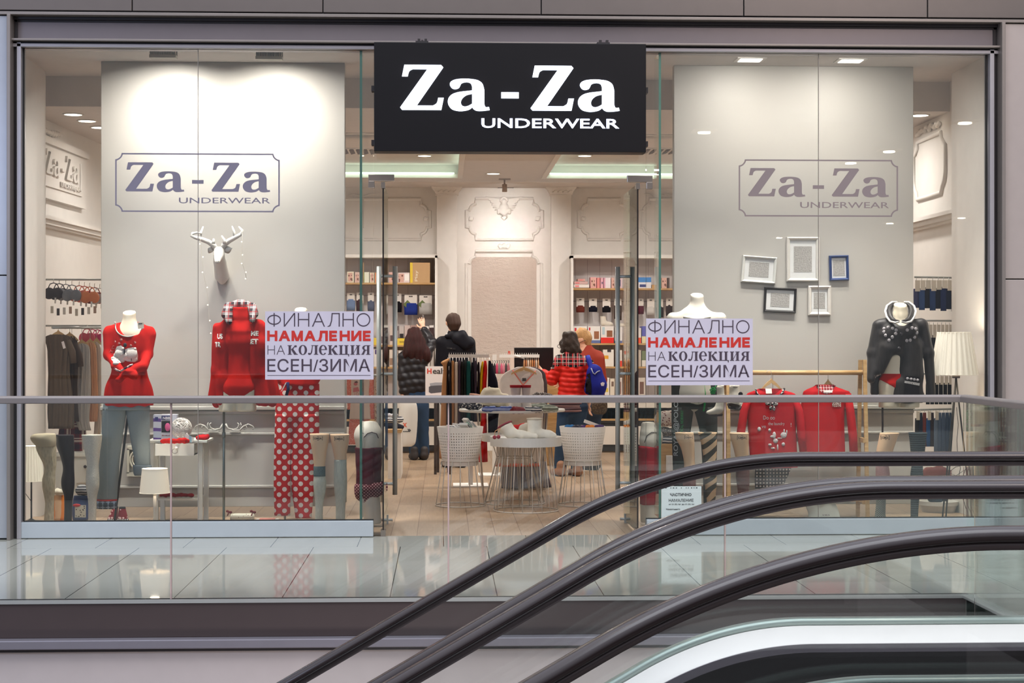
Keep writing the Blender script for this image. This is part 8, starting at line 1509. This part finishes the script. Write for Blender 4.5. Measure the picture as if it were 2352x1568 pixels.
for k in range(9): a = PI + PI * k / 8; X_, Z_ = Xp(1881 + 14 * math.cos(a), Y), Zp(1149 - 11 * math.sin(a), Y); pts.append(vv(X_, front(tb, X_, Z_, dflt=Y - .05) - .003, Z_))
mb.tube(pts, .005, 6); mb.build('neckband', cloth((190, 196, 190)), o); garment_text('~ ~~ ~', (1887, 1903, 1183, 1187), Y, tb, P((120, 110, 120), .6), o, 0, .004, name='print')
# ---- goods behind the right window
def hung(n, lab, cat, x, y0, y1, wd, Y, mat, card=None, group=None, label=None, par=None):
    q = thing(n, lab, cat, at(x, y1, Y), group); loft_px(dense([(y0 + (card or 4) * .8, x - wd * .42, x + wd * .42), ((y0 * 2 + y1) / 3 + 2, x - wd / 2, x + wd / 2), (y1, x - wd * .48, x + wd * .48)], 3), Y, .5, 14, wav=.12, wn=4, seed=x).build('garment', mat, q)
    if card: MB().box((Xp(x - wd * .4, Y), Y - .035, Zp(y0 + card, Y)), (Xp(x + wd * .4, Y), Y - .031, Zp(y0, Y))).build('card', P((222, 212, 196), .6), q)
    mb = MB(); mb.tube([at(x, y0 + (0 if not card else .5), Y - .03), at(x, y0 - 4, Y - .01), at(x, y0 - 4.5, Y + .03)], .0022, 5); mb.build('hook', M_STEEL, q); return q
Yg = 13.74
for k, (y, lab) in enumerate(((636, 'upper'), (736, 'middle'), (858, 'lower'), (941, 'bottom'))): mb = MB(); mb.tube([at(2100, y, Yg + .03), vv(XW, Yg + .03, Zp(y, Yg + .03))], .008, 8); tag(mb.build('rail', M_STEEL), '%s steel hanging rail behind the right window' % lab, 'rail', 'steel rails on the right')
U = [('violet-blue', (70, 72, 110)), ('denim blue', (58, 82, 130)), ('ink', (30, 28, 40)), ('blue', (48, 70, 116)), ('dark navy', (26, 26, 44)), ('deep blue', (36, 48, 92)), ('navy', (30, 32, 58)), ('grey-brown', (74, 68, 72))]
for k, (w_, c_) in enumerate(U): hung('hosiery_pack', '%s tights with cream card on the upper rail, %s' % (w_, ordl(k)), 'packet', 2105 + k * 12.4, 642, 706 + (k * 5) % 9, 14, Yg - .02 * (k % 2), cloth(c_), 26 - (k * 3) % 8, 'tights on the upper rail')
for k in range(7): hung('hosiery_pack', '%s stockings under the middle rail, %s' % (('grey', 'black', 'slate', 'taupe', 'black', 'graphite', 'dark brown')[k], ordl(k)), 'packet', 2135 + k * 9.2, 745, 846, 9.5, Yg, cloth(((96, 92, 98), (30, 28, 34), (70, 74, 84), (110, 98, 92), (28, 26, 30), (60, 60, 66), (50, 42, 42))[k]), 30, 'stockings on the middle rail')
for k in range(7): hung('hosiery_pack', 'black stockings with pale card on the lower rail, %s' % ordl(k), 'packet', 2131 + k * 10, 864, 930, 9.5, Yg, cloth((20 + k, 18 + k, 22 + k)), 20, 'stockings on the lower rail')
Bt = [('black and cream', (40, 36, 44)), ('dark navy', (28, 32, 52)), ('red-brown', (130, 56, 48)), ('blue and orange', (40, 90, 150)), ('black and red', (54, 34, 38))] + [(w_ + ' ribbed', c_) for w_, c_ in (('grey-blue', (110, 126, 150)), ('denim', (92, 110, 138)), ('slate blue', (80, 98, 126)), ('dusk blue', (70, 88, 116)), ('steel blue', (62, 80, 106)), ('dark denim', (54, 70, 94)))]
for k, (w_, c_) in enumerate(Bt): hung('leggings', '%s leggings on the bottom rail, %s' % (w_, ordl(k)), 'leggings', 2106 + k * 8.7, 946, 1042 - (k < 5) * 14, 9.5, Yg - .01 * (k % 2), cloth(c_), 20 if k in (0, 3, 5) else None, 'leggings on the bottom rail')
q = thing('round_stool', 'white round stool with dark slippers right of the striped leg', 'stool', at(2155, fl(13.3), 13.3)); c = at(2155, 1150, 13.3); c.z = .02; zs_ = Zp(1154, 13.3) - .02; MB().lathe([(.13, 0), (.15, zs_ - .03), (.16, zs_ - .03), (.16, zs_), (.001, zs_)], c, 40, 'Z', False).build('body', M_TRAY, q); zs_ += .02
for k, (x, d) in enumerate(((2141, -.05), (2158, .02))): tag(skin('slipper', [(tuple(vv(Xp(x - 6, 13.25), 13.25 + d, zs_ + .03)), tuple(vv(Xp(x + 14, 13.25), 13.25 + d, zs_ + .012)), .032, .018)], cloth(((44, 58, 76), (36, 48, 66))[k]), None, .006, .02, (lambda X, YY, Z: zs_ + .001 - Z,)), '%s dark blue slipper on the white round stool' % ('front' if k == 0 else 'rear'), 'slipper', 'slippers on the stool')
for lab, x0, x1, y0, y1, mt, sd in (('rust red knitwear heap under the blue leggings', 2122, 2165, 1068, 1100, cloth((150, 80, 74)), 31), ('pinkish knitwear heap right of the rust red one', 2160, 2197, 1076, 1100, cloth((170, 120, 116)), 32)): crumple('knitwear_heap', lab, 'clothing', x0, x1, y0, y1, 13.75, mt, .05, 'knitwear heaps', sd)
q = thing('low_shelf', 'low cream shelf holding the knitwear heaps behind the lamp', 'shelf', (Xp(2155, 13.75), 13.75, 0)); zz = Zp(1100, 13.75); MB().box((Xp(2112, 13.75), 13.58, zz - .03), (XW - .005, 13.95, zz)).build('board', M_WHITE, q); MB().box((Xp(2112, 13.75), 13.6, 0), (XW - .005, 13.93, zz - .03)).build('body', P((206, 190, 160), .5), q)
Yc = 14.0; q = thing('oak_cabinet', 'oak cabinet under the clothes pile left of the jogging trousers', 'cabinet', (Xp(1520, Yc), Yc, 0)); MB().box((Xp(1500, Yc), Yc, 0), (Xp(1552, Yc), Yc + .5, Zp(1022, Yc))).build('body', M_OAK, q); MB().box((Xp(1533, 13.9), 13.9, 0), (Xp(1546, 13.9), 13.99, Zp(1048, 13.9))).build('white_side', M_WHITE, q)
for lab, x0, x1, y0, y1, mt, sd in (('black and white folded clothes lowest on the oak cabinet', 1512, 1548, 1000, 1022, KN['nav'], 41), ('grey striped clothes in the middle of the pile on the oak cabinet', 1512, 1546, 978, 1003, KN['dot'], 42), ('cream and rose patterned clothes topmost on the oak cabinet', 1514, 1544, 935, 980, mottled('rose_print', (206, 190, 178), (120, 70, 66), 50, .36), 43)): crumple('folded_clothes', lab, 'clothing', x0, x1, y0, y1, Yc + .18, mt, .03, 'pile on the oak cabinet', sd)
# ================================================================ side walls and the goods along the left wall
def wall_text(me, t0, t1, z0, z1, mat, par, d): 
    n = len(me.vertices); a = np.empty(n * 3); me.vertices.foreach_get('co', a); a = a.reshape(-1, 3); lo, hi = a.min(0), a.max(0)
    me.transform(Matrix.Diagonal(((t1 - t0) / (hi[0] - lo[0]), 1, (z1 - z0) / (hi[2] - lo[2]), 1)) @ Matrix.Translation((-lo[0], 0, -lo[2]))); B = Matrix((( ld.x, -ln.x, 0), (ld.y, -ln.y, 0), (0, 0, 1))).to_4x4(); o_ = lwp(t0, d, z0); me.transform(Matrix.Translation(o_) @ B); me.materials.clear(); me.materials.append(mat); return link('raised_letters', me, par)
q = thing('wall_plaque', 'white moulded plaque with raised wordmark high on the left shop wall', 'plaque', lwp(1.4, 0, 2.68)); 
def lwbox(t0, t1, z0, z1, d0, d1): mb = MB(); mb.obox(lwp((t0 + t1) / 2, (d0 + d1) / 2, (z0 + z1) / 2), ld * (t1 - t0) / 2, ln * (d1 - d0) / 2, (0, 0, (z1 - z0) / 2)); return mb
lwbox(.55, 2.28, 2.68, 3.17, 0, .03).build('backing', M_PLASTER, q); lwbox(.55, 2.30, 3.13, 3.19, .0, .06).build('cornice', M_PLASTER, q); lwbox(.55, 2.22, 2.65, 2.70, 0, .05).build('lower_ledge', M_PLASTER, q); lwbox(.7, 2.12, 2.76, 3.11, .03, .045).build('panel', M_PLASTER, q)
wall_text(zaza(.012), .92, 1.95, 2.86, 3.08, M_WHITE, q, .055); wall_text(text_mesh('UNDERWEAR', .1, .008, .0015), 1.38, 1.98, 2.785, 2.83, M_WHITE, q, .053)
sp_ = [lwp(2.02 + .02 * math.sin(u * 3), .05, 2.80 + .26 * u) for u in [k / 10 for k in range(11)]]; mb = MB(); mb.tube(sp_, .012, 8); mb.build('scroll', M_PLASTER, q)
for d1, z0, z1 in ((.05, 2.40, 2.42), (.08, 2.42, 2.46), (.11, 2.46, 2.49)): o = lwbox(0, 7.5, z0, z1, 0, d1).build('trim_40', M_PLASTER); o['kind'] = 'structure'; sbox('trim_41', (XW - d1, 13.42, z0), (XW, YB, z1), M_PLASTER)
prs = [(tuple(lwp(t_, .02, 3.25 + .02 * math.sin(9 * t_))), tuple(lwp(t_ + .05, .02, 3.25 - .02 * math.cos(7 * t_))), .022, .018) for t_ in [.9 + .07 * k for k in range(9)]]; tag(skin('wall_relief', prs, M_PLASTER, None, .009, .012), 'plaster scroll relief above the wordmark plaque on the left wall', 'ornament')
prs = [((XW - .02, 14.1 + .07 * k, 3.28 + .02 * math.sin(9 * k)), (XW - .02, 14.15 + .07 * k, 3.28 - .02 * math.cos(7 * k)), .022, .018) for k in range(10)]; tag(skin('wall_relief', prs, M_PLASTER, None, .009, .012, (lambda X, YY, Z: X - XW,)), 'plaster scroll relief above the panel moulding on the right wall', 'ornament')
a, b = 13.95, 14.90; loop = [(a + .12, 3.2), (b - .12, 3.2), (b - .12, 3.15), (b - .05, 3.10), (b, 3.08), (b, 2.85), (b - .03, 2.78), (b - .09, 2.74), (b - .12, 2.68), (a + .12, 2.68), (a + .09, 2.74), (a + .03, 2.78), (a, 2.85), (a, 3.08), (a + .05, 3.10), (a + .12, 3.15)]; mb = MB(); mb.tube([(XW - .008, y, z) for y, z in loop], .020, 8, True); o = mb.build('trim_42', M_PLASTER); o['kind'] = 'structure'
# white cabinet behind the leg forms, trestle rail, clothes
Yd = 13.75; q = thing('white_cabinet', 'white drawer cabinet seen between the leg forms at the left', 'cabinet', (Xp(165, Yd), Yd, 0)); X0, X1 = Xp(128, Yd), Xp(200, Yd); MB().box((X0, Yd, 0), (X1, Yd + .4, Zp(1045, Yd))).build('body', WT, q); MB().box((X0 - .01, Yd - .02, Zp(1045, Yd)), (X1 + .012, Yd + .42, Zp(1037, Yd))).build('top', WT, q); dd = MB().box((Xp(176, Yd), Yd - .012, Zp(1105, Yd)), (Xp(199, Yd), Yd, Zp(1052, Yd))).build('drawer', WT, q); MB().ball((Xp(197, Yd), Yd - .025, Zp(1068, Yd)), .014, 10).build('knob', P((50, 46, 48), .4), dd)
Ye = 13.9; q = thing('clothes_stand', 'wooden clothes rail with brown and peach tops at the left wall', 'rack', (Xp(170, Ye), Ye, 0)); mb = MB(); mb.tube([at(120, 752, 13.64), at(242, 752, 14.14)], .011, 10); mb.build('rail', M_STEEL, q); mb = MB(); mb.tube([at(238, 752, 14.12), at(219, yfl(14.0, 0), 14.0)], .014, 10); mb.build('leg', OA, q); 
for k, (lab, x, hw, rows, mt, dy) in enumerate((('taupe brown T-shirt on a wooden hanger, front of the left rail', 134, 46, [(768, 118, 146), (776, 106, 160), (800, 112, 160), (860, 114, 158), (930, 113, 166), (982, 114, 166)], cloth((104, 88, 74)), -.22), ('darker brown T-shirt right behind the taupe one', 160, 40, [(772, 150, 170), (784, 147, 176), (830, 148, 178), (900, 150, 176), (966, 152, 180)], cloth((84, 68, 58)), -.08), ('grey-white pullover with rolled sleeve on the left rail', 188, 36, [(788, 178, 190), (796, 174, 203), (830, 174, 205), (900, 172, 206), (960, 176, 203), (986, 184, 208)], cloth((198, 190, 182)), .0), ('peach cardigan edge-on behind the grey-white pullover', 207, 30, [(786, 196, 212), (800, 197, 219), (860, 201, 222), (920, 204, 224), (966, 204, 222)], cloth((226, 170, 130)), .1), ('cream cardigan at the right end of the left rail', 222, 26, [(784, 206, 222), (800, 210, 230), (840, 214, 232), (920, 220, 231), (1000, 216, 231)], cloth((226, 208, 192)), .2))):
    Y = 13.62 + .5 * (x - 118) / 122; q = thing('cardigan' if k > 2 else 'shirt', lab, 'clothing', at(x, rows[-1][0], Y), 'tops on the left rail'); loft_px(dense(rows, 4), Y, .25 if k < 2 else .5, 60, wav=.5, wn=11, seed=k).build('cloth', mt, q)
    if k < 2: mb = MB(); s0 = rows[1]; mb.tube([at(s0[2] - 4, s0[0] + 4, Y), at(s0[2] + 6, s0[0] + 32, Y - .02), at(s0[2] + 9, s0[0] + 58, Y - .02)], [m(6, Y), m(8, Y), m(7, Y)], 12); mb.build('sleeve', mt, q)
    hanger(Xp(x, Y), Y, Zp(rows[0][0] - 4, Y), m(hw, Y), OA, q, hook=max(Zp(752, Y) - Zp(rows[0][0] - 4, Y) + .014, .05), arc=.05, roll=0 if k < 2 else .5)
    if k == 0: a = at(146, 792, Y - .1); mb = MB(); mb.obox(a, (.010, 0, .004), (0, .001, 0), (-.008, 0, .028)); mb.build('price_tag', P((226, 216, 214), .6), q)
q = thing('pyjama_trousers', 'red, navy and white plaid pyjama trousers folded below the brown T-shirts', 'pyjamas', at(165, 1035, 13.9)); loft_px(dense([(962, 146, 192), (970, 138, 194), (1000, 134, 198), (1018, 134, 196), (1035, 150, 190)], 3), 13.98, .25, 24, wav=.08).build('cloth', plaid('big_plaid', (130, 30, 40), ((.25, .16, (24, 26, 44)), (.62, .07, (226, 216, 206)), (.8, .03, (236, 230, 222))), .125), q); mb = MB(); mb.tube([at(165, 965, 14.0), at(165, 752, 14.0), at(165, 751, 13.9)], .002, 5); mb.build('hanging_cord', M_STEEL, q)
Yh = 14.2
for k, (y, n_) in enumerate(((642, 'upper'), (748, 'lower'))): mb = MB(); p = at(236, y, Yh); mb.tube([vv(lwp(Yh - 13.6, 0, 0).x, Yh, p.z), p], .008, 8); tag(mb.build('rail', M_STEEL), '%s steel rail of bras on the left wall' % n_, 'rail', 'steel rails on the left')
def bra(lab, x, y, w_, c_, Y, grp, pad=1.0):
    q = thing('bra', lab, 'bra', at(x, y + w_, Y), grp); mt = cloth(c_, .6); mb = MB(); prs = []
    for s_ in (-1, 1): prs.append(pr(x + s_ * w_ * .24, y + w_ * .5, x + s_ * w_ * .26, y + w_ * .58, w_ * .30, w_ * .30, Y - .02, (1, .8, 1)))
    skin('cups', prs, mt, q, .007, .006); mb = MB()
    for s_ in (-1, 1): mb.tube([at(x + s_ * w_ * .2, y, Y), at(x + s_ * w_ * .34, y + w_ * .3, Y - .04)], .004, 6)
    mb.tube([at(x - w_ * .2, y, Y), at(x, y - w_ * .06, Y), at(x + w_ * .2, y, Y)], .004, 6); mb.build('straps', mt, q); mb = MB(); mb.tube([at(x, y - w_ * .06, Y), at(x, y - 10, Y), at(x + 1, y - 12, Y + .0)], .003, 6); mb.build('hook', M_WHITE, q); mb = MB(); a = at(x + w_ * .1, y + w_ * .95, Y - .05); mb.obox(a, (.007, 0, 0), (0, .001, 0), (.001, 0, .024)); mb.build('price_tag', P((226, 220, 214), .6), q)
for k, (w_, x, c_, dy) in enumerate((('charcoal', 123, (72, 64, 66), -.05), ('dark brown', 136, (58, 46, 48), .1), ('pale grey', 151, (150, 150, 154), .0), ('grey', 165, (130, 132, 138), -.08), ('coral', 182, (226, 120, 96), 0), ('salmon', 194, (222, 110, 88), .12), ('orange', 206, (226, 136, 86), -.06), ('rust', 217, (150, 64, 44), .1), ('white', 229, (214, 212, 210), .0))): bra('%s bra on the upper left rail, %s' % (w_, ordl(k)), x, 652 + k * 1.5, 40, c_, Yh + dy, 'bras on the upper rail')
for k, (w_, x, c_, dy) in enumerate((('rose', 200, (222, 96, 110), -.05), ('pink', 212, (226, 84, 120), .05), ('magenta', 224, (222, 64, 120), .0), ('hot pink', 234, (220, 50, 110), .1))): bra('%s bra on the lower left rail, %s' % (w_, ordl(k)), x, 757 + k, 34, c_, Yh + dy, 'bras on the lower rail')
for k in range(8): x = 120 + k * 14; q = tag(MB().box((Xp(x, Yh), Yh - .06, Zp(720 + (k * 5) % 7, Yh)), (Xp(x + 6.5, Yh), Yh - .056, Zp(704 + (k * 5) % 7, Yh))).build('swing_tag', P(((206, 196, 180), (60, 50, 48), (226, 218, 208), (190, 160, 140))[k % 4], .6)), '%s swing tag hanging under the upper bras, %s' % (('beige', 'dark', 'white', 'tan')[k % 4], ordl(k)), 'tag', 'swing tags')
